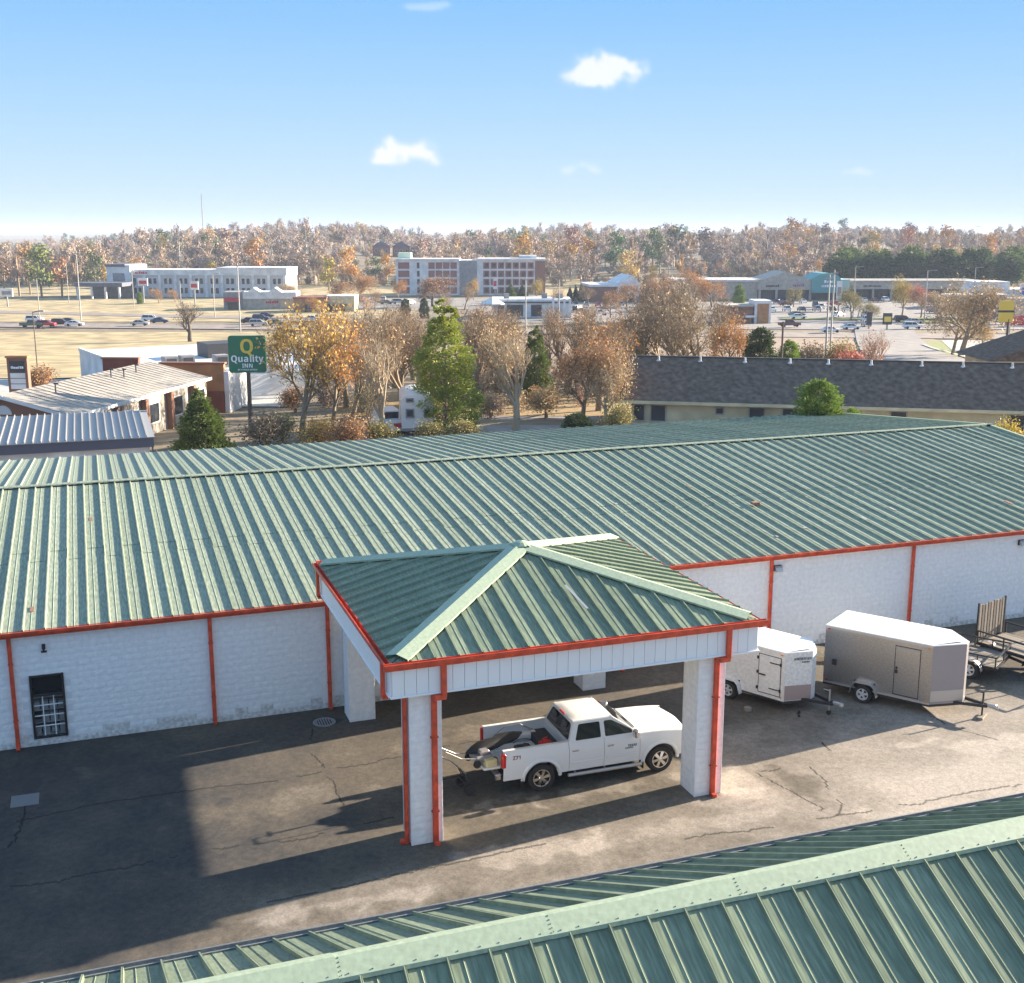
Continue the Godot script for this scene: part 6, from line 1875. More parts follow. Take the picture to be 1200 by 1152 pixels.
func far_buildings():
	# white two-storey hotel
	var t := thing("white_hotel", "long white two storey hotel with pilasters in front of the wood", "building", at(-117.0, 465), YAW - 0.08)
	blk(t, "wall", -31, 31, -1, 9.2, -16, 0, M.far_grey_light)
	blk(t, "parapet", -31.3, 31.3, 8.2, 10.3, -16.2, 0.5, M.far_white)
	blk(t, "raised_parapet", 4, 31.4, 10.3, 11.2, -16, 0.6, M.far_white)
	blk(t, "tower", -38.5, -29.2, -1, 12.0, -15, 2.5, M.far_white)
	blk(t, "tower_cap", -38.9, -31, 11.4, 12.4, -15.2, 2.8, M.slate_blue)
	blk(t, "tower_recess", -36.0, -31.4, 0, 9.0, 2.5, 2.6, M.far_grey)
	for k in 11: blk(t, "pilaster", -30.6 + k * 6.1 - 0.5, -30.6 + k * 6.1 + 0.5, -1, 8.3, 0, 0.7, M.far_white)
	for k in 10:
		for c in [-1.0, 1.0]:
			for r in 2: window_at(t, -27.55 + k * 6.1 + c * 0.95, 2.4 + r * 3.6, 1.3, 2.2, 0.05, M.far_white)
	sign_marks(t, 5.0, 1.0, Vector3(-25.5, 9.2, 0.55), M.far_red)
	t = thing("entrance_porch", "low blue grey entrance porch on posts left of the white hotel", "porch", at(-152.9, 452), YAW - 0.05)
	blk(t, "roof", -9, 9, 4.6, 6.0, -10, 4, M.slate_blue)
	for k in 4: blk(t, "post", -8 + k * 5.2 - 0.35, -8 + k * 5.2 + 0.35, -1, 4.6, 3.0, 3.7, M.far_white)
	blk(t, "back_wall", -8.5, 8.5, -1, 4.6, -10, -9.6, M.far_grey)
	# four storey brick and white hotel
	t = thing("brick_hotel", "four storey brick and white hotel with flat roof and grid of windows", "building", at(-16.2, 478), YAW)
	blk(t, "wall", -29.5, 29.2, -1, 13.6, -16, 0, M.far_white)
	blk(t, "end_wall", 25.3, 29.3, -1, 13.3, -16, 0.4, M.far_brick)
	blk(t, "roof_parapet", -29.6, -4.5, 13.6, 14.2, -16, 0.5, M.far_white)
	blk(t, "roof_parapet", 2.5, 29.4, 13.6, 14.3, -16, 0.7, M.far_white)
	blk(t, "roof_house", 19.0, 26.0, 14.3, 15.4, -12, -4, M.far_white)
	blk(t, "roof_house", -29.0, -24.0, 14.2, 16.4, -12, -5, M.pale_green)
	blk(t, "stair_tower", -4.5, 2.4, -1, 13.4, -10, 0.3, M.far_grey)
	for r in 4:
		for c in 7:
			var w := blk(t, "window_bay", 4.9 + c * 2.9, 7.3 + c * 2.9, 0.7 + r * 3.2, 3.2 + r * 3.2, 0.0, 0.12, M.far_brick_dark)
			blk(w, "pane", 5.6 + c * 2.9, 6.9 + c * 2.9, 1.2 + r * 3.2, 2.8 + r * 3.2, 0.12, 0.16, M.far_glass)
		for c in 4:
			blk(t, "window_bay", -16.7 + c * 2.9, -14.2 + c * 2.9, 0.7 + r * 3.2, 3.2 + r * 3.2, 0.0, 0.12, M.far_brick_dark)
		blk(t, "window_bay", -28.6, -24.2, 0.7 + r * 3.2, 3.2 + r * 3.2, 0.0, 0.12, M.far_brick_dark)
		blk(t, "window_bay", -21.2, -20.2, 0.9 + r * 3.2, 3.1 + r * 3.2, 0.0, 0.12, M.far_glass)
	# shopping row
	t = thing("shopping_row", "beige shopping row with gabled front across the right car park", "building", at(100.0, 446), YAW)
	blk(t, "wall", -40, -9.5, -1, 6.6, -20, 0, M.far_beige)
	blk(t, "roof_edge", -40, -9.5, 6.6, 7.3, -20, 0.6, M.far_white)
	blk(t, "wall", -9.5, 9.8, -1, 5.2, -20, 0.2, M.far_dark)
	var g := MB.new()
	g.prism(PackedVector2Array([Vector2(-9.6, 3.6), Vector2(9.9, 3.6), Vector2(9.9, 7.4), Vector2(8.4, 7.4), Vector2(0.4, 10.2), Vector2(-7.8, 7.4), Vector2(-9.6, 7.4)]), Transform3D.IDENTITY, -19, 1.2)
	part("gable_front", g, M.far_beige, t)
	for k in 4: blk(t, "column", -9.3 + k * 6.2, -8.5 + k * 6.2, -1, 3.6, 0.6, 1.2, M.far_beige)
	sign_marks(t, 4.6, 0.83, Vector3(-4.4, 5.1, 1.25), M.letter_black)
	sign_marks(t, 4.2, 0.98, Vector3(5.2, 5.3, 1.25), M.purple)
	t = thing("teal_shop", "teal fronted shop with rounded top beside the beige gable", "shop", at(116.4, 445), YAW)
	blk(t, "wall", -6.4, 7.0, -1, 3.4, -18, 0, M.far_dark)
	var tp := PackedVector2Array([Vector2(-6.6, 3.2), Vector2(4.0, 3.2), Vector2(4.0, 7.6)])
	for k in 7: tp.append(Vector2(-0.6 + cos(PI * (k + 0.5) / 7.0) * 4.4, 7.7 + sin(PI * (k + 0.5) / 7.0) * 2.0))
	tp.append(Vector2(-6.6, 7.4))
	var tb := MB.new(); tb.prism(tp, Transform3D.IDENTITY, -17, 1.0)
	part("front", tb, M.far_teal, t)
	blk(t, "side_front", 4.1, 7.4, 3.2, 7.4, -17, 0.9, M.pale_teal)
	blk(t, "awning", -6.6, 4.0, 2.6, 3.2, 0.5, 2.6, M.far_teal)
	sign_marks(t, 3.2, 1.12, Vector3(-0.4, 6.7, 1.05), M.letter_white)
	sign_marks(t, 5.0, 0.98, Vector3(-0.4, 5.1, 1.05), M.letter_white)
	t = thing("flat_shops", "low flat roofed shops with pale canopy right of the teal shop", "building", at(141.5, 446), YAW)
	blk(t, "wall", -16, 32, -1, 4.0, -18, 0, M.far_dark)
	blk(t, "canopy", -16.5, 32, 3.9, 6.4, -18, 2.2, M.far_beige)
	blk(t, "roof_edge", -16.6, 32.2, 6.4, 7.0, -18, 2.5, M.far_tan)
	for k in 8: blk(t, "column", -15.8 + k * 6.6, -15.2 + k * 6.6, -1, 3.9, 1.4, 2.0, M.far_beige)
	for k in 10: blk(t, "shop_window", -14.5 + k * 4.6, -11.2 + k * 4.6, 0.3, 3.2, 0, 0.08, M.far_glass)
	sign_marks(t, 6.5, 0.68, Vector3(-9.5, 5.1, 2.25), M.letter_black)
	# the other businesses
	t = thing("brick_market", "brown brick market with white roof and white gabled entrance", "building", at(36.6, 425), YAW + 0.1)
	blk(t, "wall", -9.3, 0.4, -1, 5.6, -20, 0, M.far_brick); blk(t, "roof", -9.6, 0.6, 5.6, 6.4, -20, 0.4, M.far_white)
	g = MB.new(); g.prism(PackedVector2Array([Vector2(0.4, -1), Vector2(8.6, -1), Vector2(8.6, 6.4), Vector2(5.2, 9.6), Vector2(0.4, 6.9)]), Transform3D.IDENTITY, -19, 1.0)
	part("gable_front", g, M.far_white, t)
	blk(t, "entrance", 2.2, 6.4, -1, 3.0, 1.0, 1.1, M.far_glass)
	sign_marks(t, 4.0, 0.75, Vector3(4.6, 5.6, 1.05), M.far_red)
	blk(t, "side_wing", 8.6, 30, -1, 4.6, -18, -1, M.far_tan)
	t = thing("white_diner", "white flat roofed diner with black framed windows and dark band", "building", at(5.4, 345), YAW)
	blk(t, "wall", -11, 11.5, -1, 5.4, -14, 0, M.far_white)
	blk(t, "band", -11.2, 11.7, 4.3, 4.7, -14, 0.25, M.far_dark)
	for q in [[-5.6, 4.6], [0.6, 3.0], [-9.6, 1.6]]: window_at(t, q[0] + 1.0, 2.2, q[1], 3.2, 0.05, M.far_dark)
	for k in 4: blk(t, "pier", 6.0 + k * 1.6, 6.7 + k * 1.6, -1, 5.6, 0, 0.5, M.far_white)
	blk(t, "skirting", -11.1, 11.6, -1, 0.2, 0, 0.3, M.far_dark)
	for q in [[-7.0, -4.0], [4.0, -6.0], [8.5, -5.0]]: blk(t, "rooftop_unit", q[0] - 0.8, q[0] + 0.8, 5.4, 6.8, q[1] - 0.8, q[1] + 0.8, M.far_grey)
	var cn := MB.new(); cn.lathe([[0.0, 2.0], [3.6, 0.0], [3.4, -0.3]], Vector3(-11.0, 4.3, 2.5), Vector3.UP, 8)
	part("patio_roof", cn, M.far_white, t)
	t = thing("small_brick_restaurant", "small brick restaurant with white framed tower in front of the shopping row", "building", at(61.7, 322), YAW)
	blk(t, "wall", -5.5, 2.6, -1, 4.6, -9, 0, M.far_brick); blk(t, "stripe", -5.6, 2.7, 3.7, 4.3, -9, 0.1, M.far_rust); blk(t, "coping", -5.7, 2.8, 4.6, 5.0, -9, 0.15, M.far_beige)
	blk(t, "tower", 3.0, 7.4, -1, 6.2, -8, 0.4, M.far_white); blk(t, "tower_panel", 3.7, 6.8, -1, 5.4, 0.4, 0.5, M.far_orange)
	blk(t, "awning", 0.5, 3.2, 1.8, 2.3, 0, 1.4, M.far_white)
	t = thing("fast_food_house", "white roofed fast food house with red awning below the white hotel", "building", at(-80.9, 386), YAW + 0.08)
	blk(t, "wall", -11.0, 11.5, -1, 3.4, -13, 0, M.far_beige); blk(t, "roof", -5.0, 11.9, 3.4, 5.4, -13, 0.4, M.far_white)
	blk(t, "entry", -11.0, -5.2, -1, 5.6, -9, 0.6, M.far_grey); blk(t, "awning", -10.6, -5.8, 2.6, 3.9, 0.6, 1.6, M.far_red); blk(t, "door", -9.8, -6.6, -0.4, 2.4, 0.6, 0.7, M.far_glass)
	for q in [-1.5, 5.2]: gable(t, "dormer", q - 2.4, q + 2.4, 5.3, 6.9, -6, 0.6, M.far_white)
	sign_marks(t, 3.6, 0.83, Vector3(4.0, 2.4, 0.08), M.far_red)
	t = thing("brick_pub", "orange brick pub with barrel roof light behind golden trees", "building", at(-62.8, 372), YAW)
	blk(t, "wall", -4.5, 5.6, -1, 4.2, -10, 0, M.far_orange); blk(t, "coping", -4.7, 5.8, 4.2, 4.6, -10, 0.2, M.far_rust); blk(t, "door", -1, 1, -0.6, 2.4, 0, 0.1, M.far_dark)
	t = thing("cream_shop", "cream plastered shop with dark red doors beside the orange pub", "building", at(-53.5, 375), YAW)
	blk(t, "wall", -4.0, 4.6, -1, 4.6, -10, 0, M.far_cream); blk(t, "coping", -4.2, 4.8, 4.6, 4.9, -10, 0.2, M.far_white)
	for k in 3: blk(t, "door", -3.2 + k * 1.8, -2.0 + k * 1.8, -0.6, 1.9, 0, 0.1, M.far_rust)
	blk(t, "awning", -3.6, 2.4, 2.0, 2.3, 0, 1.2, M.far_dark)
	t = thing("white_garage", "white garage with blue sign at the right edge of the picture", "building", at(165.1, 395), YAW)
	blk(t, "wall", -14, 22, -1, 6.0, -14, 0, M.far_white); blk(t, "upper_wall", -13.5, -2.5, 6.0, 8.4, -12, -0.5, M.far_white); blk(t, "sign_panel", 0.5, 16, 3.6, 7.6, 0, 0.4, M.far_white); blk(t, "sign_board", 1.2, 14, 4.2, 6.8, 0.4, 0.6, M.sign_blue)
	blk(t, "bay_opening", -12, 0, -0.4, 3.0, 0, 0.05, M.far_dark)
	t = thing("blue_grey_kiosk", "tall blue grey kiosk behind the spreading oak at the right", "building", at(137.6, 342), YAW)
	blk(t, "wall", -2.4, 2.4, -1, 6.4, -6, 0, M.kiosk_blue); blk(t, "roof", -14.0, 2.8, 6.4, 6.9, -6.5, 0.6, M.far_white); blk(t, "side_wall", 2.4, 9, -1, 5.8, -6, -0.2, M.far_beige)
	t = thing("red_roadside_sign", "low red and white roadside sign at the right edge", "sign", at(122.3, 290), YAW)
	blk(t, "board", -3.4, 4, 1.8, 4.2, -0.2, 0.2, M.far_red); blk(t, "border", -3.6, 4.2, 1.4, 1.8, -0.22, 0.22, M.far_white); blk(t, "post", -2.5, -2.2, -0.5, 1.5, -0.1, 0.1, M.pole_metal); blk(t, "post", 2.2, 2.5, -0.5, 1.5, -0.1, 0.1, M.pole_metal)
	t = thing("grey_canopy_roof", "sloping grey roof corner behind the motel ridge at the right edge", "building", at(60.4, 128), YAW)
	gable(t, "roof", -9.5, 9.5, 2.8, 5.9, -10, 0, M.shingle); blk(t, "wall", -8.5, 8.5, -2, 3.1, -9, -0.5, M.far_cream)
	# houses on the far slope
	for q in [[-78.8, 735, "dark blue roofed apartment house left on the far slope"], [-67.8, 745, "dark blue apartment house in the middle of the far slope"], [-56.0, 740, "dark blue apartment house nearest the brick hotel roof"]]:
		t = thing("apartment_house", q[2], "house", at(q[0], q[1]), YAW + 0.1, "apartment houses on the far slope")
		blk(t, "wall", -5.2, 5.2, -1, 6.0, -8, 0, M.far_brick_dark); gable(t, "roof", -5.8, 5.8, 6.0, 9.4, -8.4, 0.4, M.slate_blue)
		for k in 3: window_at(t, -3.2 + k * 3.2, 3.6, 1.3, 1.8, 0.05, M.far_white)
	for q in [[117.0, 690, "dark roofed house with pale gable among trees on the right slope", "shingle"], [150.6, 705, "pale pink house among bare trees above the shopping row", "far_tan"], [167.8, 715, "beige roofed house above the shopping row pines", "far_tan"], [80.7, 720, "white house behind the tall trunks above the brick market", "far_grey"], [94.6, 730, "low grey house beside the sloping lane above the market", "slate_blue"]]:
		t = thing("hill_house", q[2], "house", at(q[0], q[1]), YAW - 0.15, "houses among the far trees")
		blk(t, "wall", -7, 7, -1, 4.6, -9, 0, M.far_beige); gable(t, "roof", -7.8, 7.8, 4.6, 8.8, -9.4, 0.4, M[q[3]])
		for k in 3: window_at(t, -4 + k * 4, 2.4, 1.4, 1.6, 0.05, M.far_white)

func car(label: String, u: float, d: float, turn: float, paint: String, kind := "sedan"):
	var t := thing("parked_car" if not kind == "pickup" else "parked_pickup", label, "car" if kind != "pickup" else "pickup truck", at(u, d) + Vector3(0, 0.34, 0), YAW + turn, "cars in the distance")
	if not TV.has(kind):
		var b := MB.new(); var g := MB.new(); var tr := MB.new()
		var body: PackedVector2Array; var cab: PackedVector2Array
		if kind == "sedan":
			body = PackedVector2Array([Vector2(-2.3, 0.35), Vector2(2.3, 0.35), Vector2(2.35, 0.62), Vector2(2.2, 0.8), Vector2(1.1, 0.95), Vector2(-1.5, 0.98), Vector2(-2.2, 0.95), Vector2(-2.32, 0.7)])
			cab = PackedVector2Array([Vector2(-1.65, 0.95), Vector2(1.25, 0.93), Vector2(0.45, 1.42), Vector2(-0.9, 1.44)])
		elif kind == "suv":
			body = PackedVector2Array([Vector2(-2.3, 0.42), Vector2(2.3, 0.42), Vector2(2.35, 0.75), Vector2(2.2, 1.02), Vector2(1.2, 1.12), Vector2(-2.25, 1.12), Vector2(-2.35, 0.8)])
			cab = PackedVector2Array([Vector2(-2.2, 1.1), Vector2(1.25, 1.1), Vector2(0.6, 1.72), Vector2(-1.95, 1.76)])
		else:
			body = PackedVector2Array([Vector2(-2.8, 0.45), Vector2(2.7, 0.45), Vector2(2.75, 0.85), Vector2(2.6, 1.1), Vector2(1.2, 1.2), Vector2(-2.8, 1.2)])
			cab = PackedVector2Array([Vector2(-0.9, 1.18), Vector2(1.25, 1.18), Vector2(0.6, 1.8), Vector2(-0.7, 1.82)])
		b.prism(body, Transform3D.IDENTITY, -0.88, 0.88)
		# tapered cabin: glass band and a roof cap
		var n := cab.size()
		var mid := []
		for p in cab: mid.append(p)
		for i in n:
			var p: Vector2 = cab[i]; var q: Vector2 = cab[(i + 1) % n]
			var zp := 0.84 if p.y < 1.2 else 0.66
			var zq := 0.84 if q.y < 1.2 else 0.66
			var dst := g if i != 2 else b
			dst.quad(Vector3(p.x, p.y, zp), Vector3(p.x, p.y, -zp), Vector3(q.x, q.y, -zq), Vector3(q.x, q.y, zq))
		for s in [-1.0, 1.0]:
			g.quad(Vector3(cab[0].x, cab[0].y, 0.84 * s), Vector3(cab[1].x, cab[1].y, 0.84 * s), Vector3(cab[2].x, cab[2].y, 0.66 * s), Vector3(cab[3].x, cab[3].y, 0.66 * s))
			b.tube(Vector3(cab[1].x, cab[1].y, 0.85 * s), Vector3(cab[2].x, cab[2].y, 0.67 * s), 0.05, 0.05, 4); b.tube(Vector3(cab[0].x, cab[0].y, 0.85 * s), Vector3(cab[3].x, cab[3].y, 0.67 * s), 0.07, 0.07, 4)
			b.tube(Vector3(cab[3].x, cab[3].y, 0.67 * s), Vector3(cab[2].x, cab[2].y, 0.67 * s), 0.05, 0.05, 4); b.tube(Vector3(-0.25, 0.98 if kind == "sedan" else 1.15, 0.86 * s), Vector3(-0.3, cab[3].y - 0.02, 0.68 * s), 0.05, 0.05, 4)
		var w := MB.new(); w.lathe([[0.0, -0.1], [0.34, -0.1], [0.34, 0.1], [0.2, 0.11], [0.0, 0.08]], Vector3.ZERO, Vector3(0, 0, 1), 12)
		tr.bev(Vector3.ZERO, Vector3(0.1, 0.14, 0.3), 0.02)
		TV[kind] = [b.mesh(), g.mesh(), w.mesh(), tr.mesh()]
	inst("body", TV[kind][0], M[paint], t)
	inst("windows", TV[kind][1], M.far_glass, t)
	for q in [[-1.4, -0.82], [-1.4, 0.82], [1.42, -0.82], [1.42, 0.82]]:
		inst("wheel", TV[kind][2], M.rubber, t, Transform3D(Basis.IDENTITY if q[1] > 0 else Basis(Vector3.UP, PI), Vector3(q[0] * (1.2 if kind == "pickup" else 1.0), 0.34, q[1])))
	var hy := 0.72 if kind == "sedan" else 0.9
	for s in [-1.0, 1.0]:
		inst("tail_light", TV[kind][3], M.tail_red, t, Transform3D(Basis.IDENTITY, Vector3(-2.3 if kind != "pickup" else -2.8, hy, 0.68 * s)))
		inst("headlight", TV[kind][3], M.aluminium, t, Transform3D(Basis.IDENTITY, Vector3(2.28 if kind != "pickup" else 2.68, hy - 0.06, 0.62 * s)))

func cars():
	mk("car_white", Color(0.78, 0.78, 0.78), 0.25); mk("car_silver", Color(0.5, 0.5, 0.5), 0.3, 0.4); mk("car_black", Color(0.02, 0.02, 0.022), 0.2); mk("car_blue", Color(0.04, 0.06, 0.14), 0.25); mk("car_red", Color(0.5, 0.03, 0.04), 0.25); mk("car_brown", Color(0.14, 0.05, 0.04), 0.3); mk("car_green", Color(0.10, 0.13, 0.09), 0.3)
	for q in [[-128.8, 325, 0.0, "car_white", "suv", "white suv on the upper lane at the far left"], [-121.8, 305, 0.1, "car_green", "pickup", "dark green pickup with open bed leading the queue at far left"], [-118.5, 306, 0.05, "car_red", "suv", "red car in the queue on the left road"],
		[-116.7, 311, 0.1, "car_black", "suv", "black suv between red car and white sedan on the left road"], [-117.6, 319, 0.1, "car_black", "sedan", "black sedan behind the white sedan on the left road"], [-112.4, 309, 0.1, "car_white", "sedan", "white sedan at the right end of the left queue"],
		[-96.2, 311, 0.05, "car_silver", "sedan", "silver sedan alone left of the bare roadside tree"], [-98.4, 328, 0.0, "car_white", "suv", "white suv beyond the silver sedan near the bare tree"], [-94.0, 321, 0.1, "car_blue", "sedan", "dark blue sedan touching the white suv by the bare tree"],
		[-70.0, 321, 0.1, "car_black", "sedan", "black sedan left in the group above the green sign"], [-65.2, 309, 0.15, "car_silver", "suv", "silver blue suv in front of the group above the green sign"], [-68.9, 330, 0.1, "car_blue", "suv", "dark blue suv behind the silver one above the green sign"], [-61.4, 313, 0.15, "car_green", "sedan", "dark sedan right in the group above the green sign"], [-70.1, 343, 0.0, "car_brown", "sedan", "maroon sedan farthest back above the green sign"], [-54.9, 330, 0.1, "car_white", "sedan", "white car glimpsed through the golden tree leaves"],
		[-48.3, 420, 0.3, "car_white", "sedan", "white sedan left of the hotel shrubs in the hotel car park"], [-42.8, 410, 0.4, "car_green", "sedan", "grey green sedan in the hotel car park left of brick hotel"], [-38.7, 412, 0.3, "car_silver", "suv", "silver suv in the hotel car park"], [-34.3, 408, 1.2, "car_white", "suv", "white suv nose on in the hotel car park by the red tree"],
		[19.0, 395, 0.2, "car_white", "sedan", "white sedan left of the brick market"], [20.5, 372, 1.0, "car_black", "suv", "black suv parked right of the white diner"], [24.3, 370, 0.4, "car_white", "sedan", "white sedan with dark windows right of the diner"], [25.4, 352, 0.3, "car_white", "pickup", "white pickup under the rust tree by the market"], [14.5, 372, 0.2, "car_blue", "sedan", "blue sedan behind the diner piers"],
		[90.8, 415, 1.4, "car_blue", "suv", "navy suv nose on near the beige gable"], [91.1, 402, 0.3, "car_brown", "sedan", "brown sedan beside the olive parking lot tree"], [87.4, 413, 1.4, "car_white", "sedan", "white sedan left of the navy suv near the gable"], [82.2, 348, 0.1, "car_green", "sedan", "green sedan behind the white one in the middle aisle"], [80.3, 338, 0.0, "car_white", "sedan", "white sedan in the middle aisle of the shop car park"], [70.6, 306, 0.15, "car_brown", "pickup", "maroon pickup at the front of the shop car park"],
		[99.5, 396, 1.4, "car_blue", "suv", "navy suv below the teal shop awning"], [98.4, 384, 1.4, "car_white", "suv", "white suv parked below the teal shop"], [107.5, 403, 0.2, "car_red", "sedan", "red sedan below the teal shop sign"], [94.0, 347, 0.8, "car_white", "sedan", "white sedan beside the dark shrub below the teal shop"],
		[76.1, 287, -0.1, "car_white", "sedan", "white sedan nearest the twin pole beyond the motel"], [83.7, 297, 0.1, "car_white", "sedan", "white sedan right of the twin pole"], [101.2, 345, 1.5, "car_silver", "suv", "silver suv queueing third on the side road"], [95.4, 325, 1.5, "car_white", "suv", "white suv queueing second on the side road"], [91.0, 309, 1.5, "car_silver", "sedan", "silver sedan first in the side road queue"],
		[105.5, 325, 0.1, "car_black", "suv", "black suv left of the grey one beyond the side road"], [106.2, 318, 0.2, "car_silver", "sedan", "grey sedan between black suv and white suv"], [99.5, 299, 0.0, "car_white", "suv", "white suv crossing alone right of the side road"],
		[127.6, 325, 0.3, "car_silver", "sedan", "silver sedan left of the garage cars behind the oak"], [128.7, 318, 1.2, "car_white", "suv", "white suv facing out in front of the garage"], [129.3, 310, 1.0, "car_black", "pickup", "black pickup with raised bonnet by the yellow sign"], [100.8, 241, 1.45, "car_white", "suv", "white suv nearest at the right edge on the concrete apron"],
		[2.1, 132, 0.6, "car_white", "sedan", "white car half hidden behind the dark conifer stems"], [-19.4, 150, 0.4, "car_black", "suv", "dark suv half hidden behind bare stems left of the conifer"]]:
		car(q[5], q[0], q[1], q[2], q[3], q[4])

func car_rows():
	var nth := ["first", "second", "third", "fourth", "fifth", "sixth", "seventh", "eighth", "ninth"]
	var paints := ["car_white", "car_silver", "car_black", "car_white", "car_blue", "car_silver", "car_red", "car_white", "car_brown"]
	var words := {"car_white": "white", "car_silver": "silver", "car_black": "black", "car_blue": "dark blue", "car_red": "red", "car_brown": "maroon"}
	var r2 := RandomNumberGenerator.new(); r2.seed = 71
	for q in [[123.5, 425, 8, 3.9, "row before the flat shops"], [83.4, 416, 5, 4.2, "row before the beige gable"], [80.1, 372, 6, 4.6, "middle row of the shop car park"], [-61.6, 428, 5, 4.0, "row left in the hotel car park"], [16.9, 398, 6, 3.8, "row behind the white diner"], [126.9, 365, 5, 4.1, "row behind the red car park tree"]]:
		for k in q[2]:
			if r2.randf() < 0.12: continue
			var p: String = paints[r2.randi() % paints.size()]
			var kind := "suv" if r2.randf() < 0.45 else "sedan"
			car(words[p] + " " + kind + ", " + nth[k] + " from the left in the " + q[4], q[0] + k * q[3], q[1] + r2.randf_range(-0.4, 0.4), PI / 2 * (1.0 if r2.randf() < 0.5 else -1.0) + r2.randf_range(-0.05, 0.05), p, kind)

func lamp_pole(label: String, u: float, d: float, h: float, m := "pole_metal", arm := 1.6, r := 0.13):
	var t := thing("lamp_post", label, "lamp post", at(u, d), YAW, "distant poles")
	var b := MB.new(); b.tube(Vector3(0, -0.3, 0), Vector3(0, h, 0), r, r * 0.7, 8, true)
	part("pole", b, M[m], t)
	if arm > 0.0:
		b = MB.new(); b.tube(Vector3(0, h - 0.1, 0), Vector3(arm, h + 0.1, 0), 0.07, 0.06, 6, true)
		part("arm", b, M[m], t)
		b = MB.new(); b.bev(Vector3(arm + 0.3, h + 0.08, 0), Vector3(0.8, 0.2, 0.4), 0.05)
		part("lamp_head", b, M.far_grey, t)

func power_pole(label: String, u: float, d: float, h: float, cross := 1.2, m := "pole_wood"):
	var t := thing("utility_pole", label, "pole", at(u, d), YAW + 0.3, "distant poles")
	var b := MB.new(); b.tube(Vector3(0, -0.3, 0), Vector3(0, h, 0), 0.17, 0.11, 8, true)
	part("pole", b, M[m], t)
	b = MB.new(); b.box(Vector3(0, h - 0.6, 0), Vector3(cross * 2.0, 0.14, 0.12))
	part("cross_arm", b, M[m], t)
	for s in [-0.9, -0.4, 0.4, 0.9]:
		b = MB.new(); b.lathe([[0.0, 0.0], [0.06, 0.02], [0.04, 0.16], [0.0, 0.18]], Vector3(s * cross, h - 0.53, 0), Vector3.UP, 6)
		part("insulator", b, M.far_grey, t)

